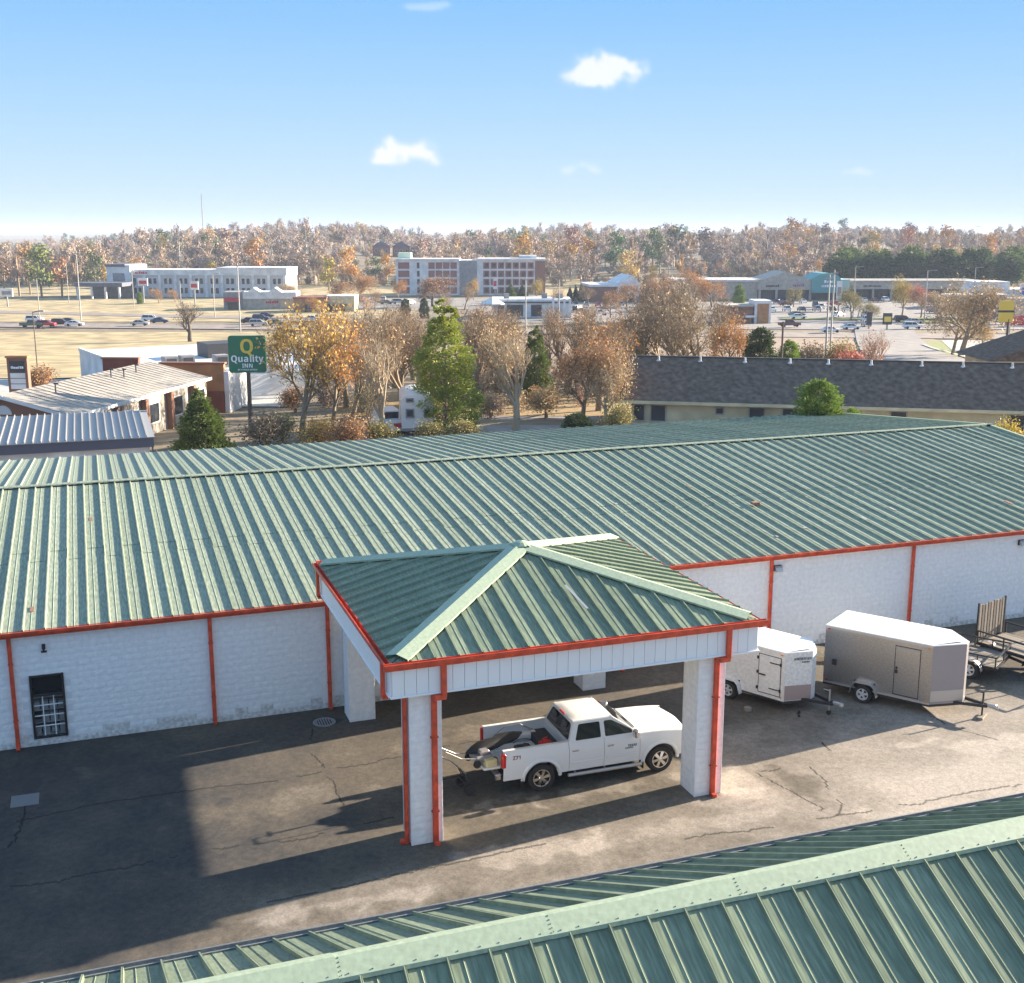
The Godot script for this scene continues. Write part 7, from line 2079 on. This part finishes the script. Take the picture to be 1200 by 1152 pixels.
func poles():
	lamp_pole("grey lamp post standing left of the queue on the left road", -120.0, 306, 12.5)
	power_pole("tall pole at the end of the queue below the hotel porch", -119.9, 335, 19.0, 1.3, "pole_metal")
	lamp_pole("lamp post in front of the hotel porch", -154.1, 420, 14.0, "pole_metal", 0.0)
	lamp_pole("thin street lamp standing in the dry field at the left", -65.6, 165, 7.8, "pole_wood", 0.9, 0.09)
	lamp_pole("lamp post left of the hotel roadside sign", -125.3, 400, 13.5, "pole_metal", 0.0)
	lamp_pole("lamp post left of the red awning", -85.1, 345, 12.5, "pole_metal", 1.2)
	power_pole("tall pale pole right of the red awning", -66.0, 292, 16.5, 1.2, "pole_metal")
	lamp_pole("thin pole left of the green sign in the field", -98.7, 360, 10.0, "pole_metal", 0.0)
	power_pole("white pole with banner before the white diner", 3.4, 300, 13.0, 0.8, "pole_metal")
	lamp_pole("thin pale pole right of the white diner", 12.1, 310, 12.0, "pole_metal", 0.0)
	lamp_pole("dark pole rising behind the motel ridge left of the car park", 26.6, 118, 7.4, "pole_wood", 0.0, 0.14)
	power_pole("left of the twin pale poles in front of the teal shop", 52.4, 200, 13.6, 0.7, "pole_metal")
	power_pole("right of the twin pale poles in front of the teal shop", 55.0, 207, 14.6, 0.7, "pole_metal")
	lamp_pole("tall double lamp post right of the teal shop", 97.6, 345, 14.5, "pole_metal", 1.6, 0.16)
	lamp_pole("tall lamp post between yellow and red trees", 111.3, 325, 14.0, "pole_metal", 1.8, 0.16)
	lamp_pole("lamp post above the oak near the garage", 150.8, 395, 13.0, "pole_metal", 1.8)
	power_pole("power pole far right above the pine row", 243.8, 640, 22.0, 2.2, "pole_metal")
	# small signs
	for q in [[-129.5, 425, 8.5, 3.4, 2.6, "far_red", "white and red hotel sign on a pylon below the white hotel"], [-107.6, 410, 8.0, 2.8, 2.8, "far_red", "red and white sign on a post before the white hotel"], [-167.1, 400, 6.0, 4.0, 2.6, "far_grey", "blank white road sign at the left edge below the trees"], [100.6, 372, 9.5, 1.6, 6.0, "far_grey", "tall white pylon sign beside the teal shop"], [89.0, 300, 4.4, 1.3, 3.2, "far_dark", "small black framed pole sign left on the side road"], [92.3, 296, 4.4, 2.2, 2.8, "sign_yellow", "square black and gold pole sign right on the side road"], [-5.9, 420, 9.0, 1.4, 4.0, "far_red", "red and white pylon sign before the brick hotel"]]:
		var t := thing("pole_sign", q[6], "sign", at(q[0], q[1]), YAW, "roadside signs")
		var h: float = q[2]
		blk(t, "post", -0.18, 0.18, -0.3, h - q[4], -0.18, 0.18, M.pole_metal)
		blk(t, "board", -q[3] * 0.5, q[3] * 0.5, h - q[4], h, -0.2, 0.2, M.far_white if q[5] != "far_dark" and q[5] != "sign_yellow" else M.far_dark)
		blk(t, "panel", -q[3] * 0.38, q[3] * 0.38, h - q[4] * 0.75, h - q[4] * 0.3, 0.2, 0.26, M[q[5]])
	var y := thing("yellow_sign", "yellow two panel sign on a dark wooden pole at the right", "sign", at(73.4, 178), YAW)
	var b := MB.new(); b.tube(Vector3(0, -0.3, 0), Vector3(0, 6.6, 0), 0.2, 0.18, 8, true)
	part("pole", b, M.pole_wood, y)
	blk(y, "board", -1.5, 0.6, 7.9, 9.3, -0.15, 0.15, M.sign_yellow); blk(y, "board", -1.5, 0.6, 6.2, 7.6, -0.15, 0.15, M.sign_yellow); blk(y, "divider", -1.6, 0.7, 7.6, 7.9, -0.17, 0.17, M.far_dark)
	# radio mast on the horizon
	var ms := thing("radio_mast", "thin lattice radio mast rising above the far trees at left", "mast", at(-227.3, 900), YAW)
	b = MB.new()
	for k in 3: b.tube(Vector3(cos(k * TAU / 3) * 0.5, 0, sin(k * TAU / 3) * 0.5), Vector3(cos(k * TAU / 3) * 0.16, 41, sin(k * TAU / 3) * 0.16), 0.16, 0.12, 4)
	part("legs", b, M.far_grey, ms)
	b = MB.new()
	for k in 26:
		var r0 := lerpf(0.5, 0.16, k / 26.0); var a := k * TAU / 3
		b.tube(Vector3(cos(a) * r0, k * 1.57, sin(a) * r0), Vector3(cos(a + TAU / 3) * r0, k * 1.57 + 1.57, sin(a + TAU / 3) * r0), 0.04, 0.04, 3)
	part("bracing", b, M.far_grey, ms)

func trees():
	tree_kinds()
	rng.seed = 555
	var g := "trees behind the green roof"
	tree("golden_tree", "open golden leaved tree right of the green motel sign", -15.7, 88, 10.4, "gold", "leaf_gold", "bark", 0.95, "tree", g)
	tree("golden_tree", "second golden tree leaning beside the rust leaved saplings", -14.1, 93, 8.6, "gold", "leaf_orange", "bark", 0.8, "tree", g)
	tree("sapling", "rust leaved sapling left of the olive thicket", -13.1, 97, 7.4, "sparse", "leaf_rust", "bark", 1.0, "tree", g)
	tree("olive_tree", "narrow olive green tree in front of the bare stems", -10.3, 85, 5.4, "sparse_b", "leaf_olive", "bark_dark", 0.75, "tree", g)
	tree("bare_tree", "tall bare tree left of the white caravan", -9.6, 87, 7.6, "vase", "leaf_tan", "bark_pale", 0.8, "tree", g)
	tree("bare_tree", "thin bare tree with rust twigs above the caravan", -9.4, 104, 8.6, "sparse_c", "leaf_rust", "bark", 0.8, "tree", g)
	tree("conifer", "tall bright green conifer beside the white caravan", -5.2, 92, 10.1, "cypress", "needle_bright", "bark", 1.16, "tree", g)
	tree("bare_tree", "pale vase shaped bare tree right of the bright conifer", 0.3, 93, 7.6, "vase", "leaf_tan", "bark_pale", 1.0, "tree", g)
	tree("rust_tree", "rust brown twiggy tree behind the bright conifer", -3.7, 118, 9.2, "sparse", "leaf_rust", "bark", 1.1, "tree", g)
	tree("rust_tree", "tan and rust tree left of the dark diner conifer", -1.2, 112, 8.0, "full", "leaf_tan", "bark", 0.7, "tree", g)
	tree("small_conifer", "small green conifer in front of the white diner", 2.2, 112, 7.2, "cypress", "needle_mid", "bark_dark", 0.95, "tree", g)
	tree("bare_tree", "dark stemmed bare tree below the small conifer", 3.1, 114, 6.6, "vase", "leaf_rust", "bark_dark", 0.9, "tree", g)
	tree("rust_tree", "broad rust leaved tree left of the motel roof", 5.7, 95, 7.9, "full", "leaf_rust", "bark", 0.85, "tree", g)
	tree("tan_tree", "tan leaved tree touching the end of the motel roof", 7.5, 93, 6.6, "full", "leaf_tan", "bark_pale", 0.85, "tree", g)
	tree("yellow_bush", "olive bush at the corner of the motel", 7.8, 86, 3.0, "shrub", "leaf_olive", "bark", 0.8, "bush", g)
	tree("dark_bush", "dark glossy bush at the roof edge left of the motel", 4.6, 84, 2.7, "bush", "needle_dark", "bark_dark", 1.5, "bush", g)
	tree("green_conifer", "broad green conifer beside the grey metal store", -21.0, 80, 4.9, "cone", "needle_mid", "bark", 1.15, "tree", g)
	tree("green_bush", "rounded green bush standing before the motel roof", 19.6, 76, 6.0, "bush", "leaf_green", "bark", 0.95, "bush", g)
	tree("green_bush", "low green bush right of the rounded one by the motel", 21.9, 76, 4.2, "bush", "leaf_green", "bark", 0.7, "bush", g)
	tree("yellow_bush", "small yellow weed bush at the motel wall far right", 32.7, 78, 2.9, "shrub", "leaf_yellow", "bark", 0.8, "bush", g)
	for q in [[-17.4, 84, 2.6, "leaf_brown", "brown shrub at the foot of the green sign pole"], [-16.7, 86, 2.2, "leaf_olive", "olive shrub right of the sign pole foot"], [-13.8, 84, 2.2, "leaf_gold", "golden low shrub below the golden tree"], [-11.5, 83, 2.5, "leaf_rust", "rusty low shrub left of the olive tree"], [-5.8, 85, 1.9, "leaf_olive", "olive undergrowth right of the caravan"], [-3.6, 86, 1.9, "leaf_olive", "olive undergrowth below the bright conifer"], [-1.8, 100, 2.0, "leaf_tan", "tan undergrowth between conifer and vase shaped tree"], [2.9, 100, 2.6, "leaf_tan", "tan undergrowth left of the dark bush"], [-9.4, 84, 2.0, "leaf_olive", "olive weeds below the tall bare tree"], [-47.5, 120, 2.8, "leaf_rust", "twiggy pinkish shrub beside the brick pylon"], [-19.0, 104, 2.2, "leaf_rust", "rusty shrub behind the golden tree"]]:
		tree("shrub", q[4], q[0], q[1], q[2], "shrub", q[3], "bark", 1.2, "shrub", "shrubs behind the green roof")
	g = "trees beyond the motel"
	tree("bare_tree", "big brownish bare tree left above the motel ridge", 16.5, 138, 11.2, "sparse_b", "leaf_brown", "bark", 1.35, "tree", g)
	tree("bare_tree", "tall grey brown bare tree right above the motel ridge", 20.4, 135, 11.4, "sparse_c", "leaf_brown", "bark", 1.2, "tree", g)
	tree("evergreen", "dark evergreen at the left end of the motel ridge", 12.6, 128, 7.4, "bush", "needle_dark", "bark_dark", 0.7, "tree", g)
	tree("orange_tree", "bright orange tree above the motel ridge", 24.3, 132, 7.8, "full", "leaf_orange", "bark", 0.85, "tree", g)
	tree("evergreen", "dark green evergreen right of the orange tree", 26.6, 128, 6.4, "bush", "needle_dark", "bark_dark", 0.9, "tree", g)
	tree("evergreen", "lighter green shrub tree beside the dark pole", 29.2, 126, 5.2, "bush", "leaf_green", "bark_dark", 0.8, "tree", g)
	tree("brown_shrub", "brown hedge shrub left of the twin poles", 32.6, 130, 4.4, "shrub", "leaf_brown", "bark", 1.0, "shrub", g)
	tree("brown_shrub", "olive brown hedge shrub right of the twin poles", 35.7, 130, 4.6, "shrub", "leaf_olive", "bark", 0.9, "shrub", g)
	tree("red_shrub", "red leaved shrub behind the motel ridge", 35.2, 124, 4.2, "shrub", "leaf_red", "bark", 1.0, "shrub", g)
	tree("bare_tree", "small bare tree with red base leaves beside the side road", 37.1, 122, 6.4, "vase", "leaf_red", "bark_pale", 0.9, "tree", g)
	tree("red_shrub", "pinkish red shrub at the foot of the small bare tree", 36.2, 118, 3.2, "shrub", "leaf_red", "bark", 1.2, "shrub", g)
	tree("oak", "big spreading tan oak on the grass by the side road", 74.2, 198, 13.6, "oak", "leaf_tan", "bark", 1.05, "tree", g)
	tree("oak", "second oak trunk close left of the big oak", 75.8, 206, 12.0, "oak", "leaf_tan", "bark", 0.75, "tree", g)
	tree("golden_tree", "low golden tree right of the big oak", 88.2, 225, 6.2, "full", "leaf_gold", "bark", 0.9, "tree", g)
	for q in [[-21.4, 165, 8.6, "sparse_b", "leaf_rust", "rust twiggy tree in the brown thicket left of the conifer"], [-19.4, 178, 8.0, "sparse_c", "leaf_tan", "tan twiggy tree in the brown thicket"], [-13.4, 160, 7.2, "sparse", "leaf_rust", "reddish twiggy tree left behind the conifer"], [-3.5, 165, 8.4, "sparse_b", "leaf_rust", "reddish twiggy tree right behind the conifer"], [0.0, 155, 7.6, "sparse_c", "leaf_tan", "tan twiggy tree below the white diner"], [6.4, 150, 8.6, "sparse", "leaf_rust", "rust twiggy tree right of the small conifer"], [12.0, 150, 7.6, "full", "leaf_orange", "orange tree left of the dark evergreen"], [16.5, 160, 9.0, "sparse_b", "leaf_brown", "brown twiggy tree behind the dark evergreen"], [27.9, 165, 9.8, "sparse_c", "leaf_brown", "brown twiggy tree between bare and orange trees"], [23.6, 175, 10.6, "sparse", "leaf_tan", "tan twiggy tree behind the two big bare trees"], [-27.2, 170, 7.6, "gold", "leaf_orange", "orange leaved tree above the golden ones"], [-17.0, 118, 7.4, "sparse_b", "leaf_tan", "tan twiggy tree behind the golden pair"], [-14.8, 122, 8.0, "sparse_c", "leaf_rust", "rust twiggy tree behind the olive tree"], [-9.3, 130, 7.2, "sparse", "leaf_tan", "tan twiggy tree left behind the conifer foot"], [-2.4, 135, 8.2, "full", "leaf_tan", "leafy tan tree right behind the conifer"], [6.2, 128, 8.6, "sparse", "leaf_orange", "orange twiggy tree above the broad rust tree"], [8.4, 118, 8.2, "sparse_b", "leaf_rust", "rust twiggy tree above the tan motel tree"], [-12.6, 128, 8.6, "sparse_c", "leaf_brown", "brown twiggy tree above the caravan"], [-1.4, 200, 7.6, "sparse", "leaf_brown", "brown twiggy tree far below the white diner"], [-24.4, 215, 7.6, "sparse_b", "leaf_rust", "rust twiggy tree far left of the conifer tip"], [-8.1, 190, 7.0, "sparse_c", "leaf_tan", "pale twiggy tree right of the conifer tip"]]:
		tree("twiggy_tree", q[5], q[0], q[1], q[2], q[3], q[4], "bark", 1.1, "tree", "twiggy trees in the dip")
	for q in [[-15.1, 108, 8.2, "sparse_b", "leaf_tan", "bare tan tree left of the thicket stems"], [-14.2, 112, 7.8, "sparse_c", "leaf_rust", "slim reddish tree beside the olive one"], [-11.5, 100, 8.4, "sparse_c", "leaf_tan", "slim pale tree behind the parked van"], [-10.9, 116, 8.8, "sparse_b", "leaf_rust", "wide reddish tree behind the caravan"], [-11.6, 140, 8.4, "sparse", "leaf_rust", "reddish tree above the caravan roof"], [7.7, 105, 7.6, "sparse_c", "leaf_orange", "slim orange tree by the end of the motel"], [10.8, 120, 8.2, "sparse_b", "leaf_rust", "wide rust tree behind the end of the motel"], [14.1, 128, 8.8, "sparse_c", "leaf_brown", "slim brown tree over the motel's left ridge"], [17.0, 124, 9.4, "sparse_b", "leaf_brown", "wide brown tree over the motel ridge"], [20.6, 128, 9.6, "sparse_c", "leaf_tan", "slim tan tree left of the orange tree"], [-23.5, 122, 7.4, "sparse_b", "leaf_gold", "wide golden tree behind the sign"], [-17.8, 112, 8.2, "sparse_c", "leaf_gold", "slim golden tree between the golden pair"]]:
		tree("tangled_tree", q[5], q[0], q[1], q[2], q[3], q[4], "bark", 1.15, "tree", "tangled trees behind the roof")
	for q in [[-57.9, 400, 9.5, "oak", "leaf_rust", "rust tree left of the hotel car park"], [-55.2, 435, 10.0, "oak", "leaf_orange", "orange tree at the corner of the hotel car park"], [-42.4, 375, 7.5, "sparse_b", "leaf_rust", "pink twiggy tree before the hotel car park"], [-20.4, 360, 7.0, "sparse_b", "leaf_tan", "tan twiggy tree right of the conifer tip in the far lot"], [-15.0, 385, 7.5, "sparse_c", "leaf_rust", "rust twiggy tree left of the diner patio"], [-0.6, 410, 7.0, "cone", "needle_mid", "green conifer behind the white diner roof"], [3.6, 425, 6.2, "cone", "needle_dark", "dark conifer behind the white diner roof"], [25.1, 395, 8.0, "sparse_b", "leaf_rust", "pink tree in front of the market wall"], [37.2, 390, 9.0, "oak", "leaf_rust", "rust tree under the market gable"], [48.6, 400, 11.0, "oak", "leaf_rust", "wide rust tree right of the market"], [53.7, 380, 11.0, "sparse_b", "leaf_brown", "brown tree left of the shopping row"], [65.5, 395, 10.0, "oak", "leaf_orange", "orange tree before the shopping row"], [42.0, 330, 10.5, "sparse_b", "leaf_tan", "tan tree right of the round rust tree"], [47.3, 315, 9.5, "sparse", "leaf_brown", "brown tree left of the small brick restaurant"], [117.9, 330, 9.0, "oak", "leaf_tan", "tan tree behind the spreading oak"], [98.5, 330, 6.0, "full", "leaf_olive", "olive tree beside the side road signs"], [-8.5, 300, 6.5, "sparse_b", "leaf_rust", "low rust tree left of the banner pole"], [20.5, 290, 7.0, "sparse_c", "leaf_tan", "tan tree right of the diner in the dip"], [-74.7, 415, 8.0, "oak", "leaf_tan", "tan tree behind the orange pub"], [-75.3, 395, 6.5, "sparse_b", "leaf_rust", "pink tree right of the fast food house"]]:
		tree("town_tree", q[5], q[0], q[1], q[2], q[3], q[4], "bark", 1.15, "tree", "trees between the hotels and shops")
	g = "trees around the shops"
	tree("bare_tree", "wide bare roadside tree standing in the dry field", -70.3, 262, 8.6, "vase", "leaf_brown", "bark_dark", 1.5, "tree", g)
	tree("rust_tree", "big dark red tree in front of the brick hotel", -26.3, 400, 11.0, "oak", "leaf_rust", "bark_dark", 1.35, "tree", g)
	tree("evergreen", "dark green clipped evergreen left of the conifer tip", -30.5, 345, 5.6, "bush", "needle_dark", "bark_dark", 0.8, "tree", g)
	tree("evergreen", "dark green evergreen just left of the bright conifer tip", -25.1, 345, 5.8, "bush", "needle_dark", "bark_dark", 0.75, "tree", g)
	tree("orange_tree", "small orange tree at the left end of the brick hotel", -41.3, 440, 8.0, "full", "leaf_orange", "bark", 0.8, "tree", g)
	tree("orange_tree", "small orange tree before the middle of the brick hotel", -14.0, 440, 8.4, "full", "leaf_gold", "bark", 0.7, "tree", g)
	tree("yellow_tree", "bright yellow tree at the right end of the brick hotel", 9.0, 440, 8.0, "full", "leaf_yellow", "bark", 0.8, "tree", g)
	tree("rust_tree", "round rust red tree below the white gabled market", 36.6, 330, 12.6, "oak", "leaf_rust", "bark", 0.95, "tree", g)
	tree("rust_tree", "smaller pink rust tree before the brick market wall", 28.3, 345, 8.6, "oak", "leaf_rust", "bark", 0.9, "tree", g)
	tree("pink_tree", "pinkish bare tree right of the white diner", 12.6, 350, 8.8, "sparse", "leaf_rust", "bark_pale", 0.9, "tree", g)
	tree("orange_tree", "bushy orange shrub in front of the orange pub", -56.1, 348, 6.4, "full", "leaf_orange", "bark", 1.0, "tree", g)
	tree("pink_tree", "pink orange tree right of the cream shop", -40.2, 330, 8.6, "sparse_b", "leaf_orange", "bark_pale", 1.0, "tree", g)
	tree("yellow_tree", "tall yellow tree left of the red tree in the car park", 113.9, 352, 12.0, "full", "leaf_yellow", "bark", 0.75, "tree", g)
	tree("red_tree", "pink red tree right of the tall yellow tree", 117.1, 345, 10.4, "full", "leaf_red", "bark", 0.8, "tree", g)
	tree("olive_tree", "olive leaved car park tree right of the teal shop", 94.3, 335, 9.6, "full", "leaf_olive", "bark", 0.85, "tree", g)
	tree("olive_tree", "small olive car park tree before the beige gable", 93.0, 398, 7.2, "oak", "leaf_olive", "bark", 0.9, "tree", g)
	tree("green_tree", "round bright green tree behind the small brick restaurant", 72.3, 385, 8.0, "bush", "leaf_green", "bark", 0.75, "tree", g)
	tree("orange_tree", "orange tree left above the small brick restaurant", 65.2, 430, 12.0, "full", "leaf_orange", "bark", 1.1, "tree", g)
	tree("pine", "dark pine shrub row first beside the market", 20.6, 430, 5.4, "cone", "needle_dark", "bark_dark", 0.7, "tree", g)
	tree("pine", "dark pine shrub row second beside the market", 22.7, 430, 6.0, "cone", "needle_dark", "bark_dark", 0.6, "tree", g)
	tree("pine", "dark pine shrub row third beside the market", 24.6, 430, 6.6, "cone", "needle_dark", "bark_dark", 0.6, "tree", g)
	tree("green_shrub", "round green shrub below the white hotel", -127.9, 415, 4.2, "bush", "leaf_green", "bark", 0.8, "shrub", g)
	tree("red_shrub", "red brown shrub right of the hotel sign", -122.7, 420, 5.6, "oak", "leaf_rust", "bark", 1.1, "shrub", g)
	tree("red_shrub", "red brown shrub farther right below the white hotel", -118.4, 425, 5.0, "oak", "leaf_rust", "bark", 1.0, "shrub", g)
	# first rank of the wood: trees that stand out one by one
	g = "standout trees at the edge of the wood"
	for q in [[-190.8, 455, 17.0, "wood_a", Color(0.42, 0.27, 0.16), "leftmost brown tree at the edge of the wood"], [-191.4, 470, 18.5, "wood_c", Color(0.4, 0.29, 0.22), "pale bare tree left of the tall green tree"], [-179.7, 462, 20.0, "wood_d", Color(0.19, 0.22, 0.05), "tall green tree at the wood edge far left"], [-174.1, 468, 18.0, "wood_b", Color(0.48, 0.26, 0.14), "pinkish orange tree right of the tall green tree"], [-168.9, 470, 15.0, "wood_c", Color(0.42, 0.29, 0.19), "bare orange brown tree left of the hotel porch"], [-171.8, 500, 17.0, "wood_d", Color(0.13, 0.15, 0.07), "dark evergreen tree behind the hotel porch"], [-191.1, 480, 16.0, "wood_c", Color(0.36, 0.26, 0.2), "slim bare tree between pale and green trees"], [-167.9, 505, 13.0, "wood_b", Color(0.5, 0.36, 0.1), "yellowish tree behind the hotel porch roof"],
		[-167.2, 540, 15.0, "wood_b", Color(0.55, 0.33, 0.1), "orange tree above the left half of the white hotel"], [-132.5, 535, 12.0, "wood_d", Color(0.34, 0.26, 0.06), "olive gold tree above the middle of the white hotel"], [-118.9, 560, 21.0, "wood_d", Color(0.5, 0.27, 0.1), "tall orange tree above the right end of the white hotel"], [-78.7, 520, 14.5, "wood_d", Color(0.38, 0.31, 0.04), "round yellow green tree right of the white hotel"], [-73.6, 545, 18.0, "wood_d", Color(0.58, 0.31, 0.06), "big orange tree behind the yellow green one"], [-57.9, 560, 14.0, "wood_d", Color(0.56, 0.31, 0.06), "orange tree left above the brick hotel"], [-64.1, 570, 12.0, "wood_d", Color(0.15, 0.17, 0.06), "dark green tree left of the orange tree by brick hotel"],
		[5.2, 620, 19.0, "wood_d", Color(0.62, 0.35, 0.06), "big golden tree above the right end of the brick hotel"], [17.5, 625, 18.0, "wood_b", Color(0.46, 0.32, 0.13), "tan tree right of the big golden tree"], [28.2, 590, 17.0, "wood_d", Color(0.5, 0.31, 0.07), "golden brown tree behind the hotel end"], [37.1, 600, 19.0, "wood_d", Color(0.56, 0.3, 0.06), "orange gold tree left of the green tree pair"], [52.2, 610, 21.0, "wood_d", Color(0.12, 0.2, 0.06), "tall green tree above the brick market"], [60.3, 605, 21.0, "wood_c", Color(0.38, 0.24, 0.18), "tall dark trunked bare tree above the white gable"], [74.1, 640, 21.0, "wood_d", Color(0.16, 0.21, 0.08), "second tall green tree right of the bare one"], [88.8, 660, 22.0, "wood_d", Color(0.11, 0.15, 0.07), "dark pine crown above the hill houses"], [65.0, 560, 9.0, "wood_d", Color(0.55, 0.4, 0.08), "small yellow tree by the sloping lane"],
		[34.8, 690, 22.0, "wood_b", Color(0.34, 0.18, 0.15), "purple brown tree on the skyline above the hotel"], [160.8, 700, 23.0, "wood_d", Color(0.46, 0.28, 0.13), "big tan orange tree on the skyline above the shops"], [201.1, 680, 18.0, "wood_d", Color(0.5, 0.37, 0.12), "yellow tree above the pine row"], [232.0, 720, 22.0, "wood_b", Color(0.48, 0.25, 0.15), "pink orange tree above the pine row"], [249.1, 700, 20.0, "wood_d", Color(0.55, 0.32, 0.12), "orange yellow tree above the pine row"], [269.8, 690, 18.0, "wood_b", Color(0.48, 0.2, 0.16), "pinkish red tree above the pine row at the right"], [86.7, 560, 12.5, "wood_b", Color(0.56, 0.3, 0.12), "orange tree left behind the shopping row"], [99.9, 580, 12.0, "wood_b", Color(0.52, 0.27, 0.16), "pale orange tree behind the shopping row roof"], [123.3, 575, 15.0, "wood_c", Color(0.3, 0.22, 0.19), "dark bare tree behind the beige gable"]]:
		var t := thing("wood_edge_tree", q[5], "tree", at(q[0], q[1]) - Vector3(0, 0.1, 0), rng.randf() * TAU, g)
		t.scale = Vector3.ONE * q[2] / 10.0
		var mk_name := "stand_%d" % used.get("wood_edge_tree", 0)
		var m := mk(mk_name, q[4], 0.85)
		m.vertex_color_use_as_albedo = true; m.backlight_enabled = true; m.backlight = Color(0.3, 0.3, 0.3)
		inst("crown", TV[q[3]][0], m, t)
		var tb := MB.new(); tb.tube(Vector3.ZERO, Vector3(0, 5.2, 0), 0.22, 0.12, 6)
		part("trunk", tb, M.bark, t)
	var ordinal := ["first", "second", "third", "fourth", "fifth", "sixth", "seventh", "eighth", "ninth", "tenth", "eleventh", "twelfth", "thirteenth", "fourteenth", "fifteenth", "sixteenth", "seventeenth", "eighteenth", "nineteenth"]
	for k in 19:
		var px: float = 978 + k * 13.0
		tree("pine", ordinal[k] + " pine from the left in the row behind the flat shops", (px - 600.0) * (500 * 0.9772 + 5) / 1400.0, 494.0 + (k % 3) * 9.0, 14.5 + (k * 7 % 5) * 0.9, "pine" if k % 2 else "pine_b", "needle_dark" if k % 3 == 0 else "needle_mid", "bark_dark", 1.25, "tree", "row of pines behind the flat shops")
	woods()

func background():
	mk("litter", Color(0.34, 0.22, 0.09), 0.95, 0.0, M.soil.albedo_texture, Vector3(0.2, 0.2, 0.2))
	mk("dirt_lot", Color(0.33, 0.23, 0.155), 0.95, 0.0, M.soil.albedo_texture, Vector3(0.1, 0.1, 0.1))
	mk("zinc", Color(0.34, 0.335, 0.33), 0.6, 0.1); mk("zinc_b", Color(0.30, 0.295, 0.29), 0.6, 0.1)
	mk("far_grey_light", Color(0.56, 0.55, 0.55), 0.8); mk("pale_green", Color(0.55, 0.68, 0.5), 0.7); mk("far_brick_dark", Color(0.29, 0.12, 0.10), 0.85); mk("purple", Color(0.25, 0.06, 0.25), 0.7); mk("pale_teal", Color(0.36, 0.52, 0.48), 0.7); mk("sign_blue", Color(0.04, 0.1, 0.45), 0.5); mk("kiosk_blue", Color(0.17, 0.22, 0.28), 0.7)
	middle_ground()
	far_buildings()
	cars()
	car_rows()
	poles()
	trees()

func _ready():
	rng.seed = 4242
	camera()
	sky_and_sun()
	materials()
	mk("window_glass", Color(0.02, 0.025, 0.03), 0.05)
	M.window_glass.transparency = BaseMaterial3D.TRANSPARENCY_ALPHA
	M.window_glass.albedo_color.a = 0.25
	ground()
	main_building()
	canopy()
	front_building()
	mk("yellow_box", Color(0.6, 0.52, 0.28), 0.6)
	mk("log_end", Color(0.58, 0.44, 0.27), 0.9)
	mk("grey_cover", Color(0.17, 0.16, 0.155), 0.7)
	near_things()
	background()
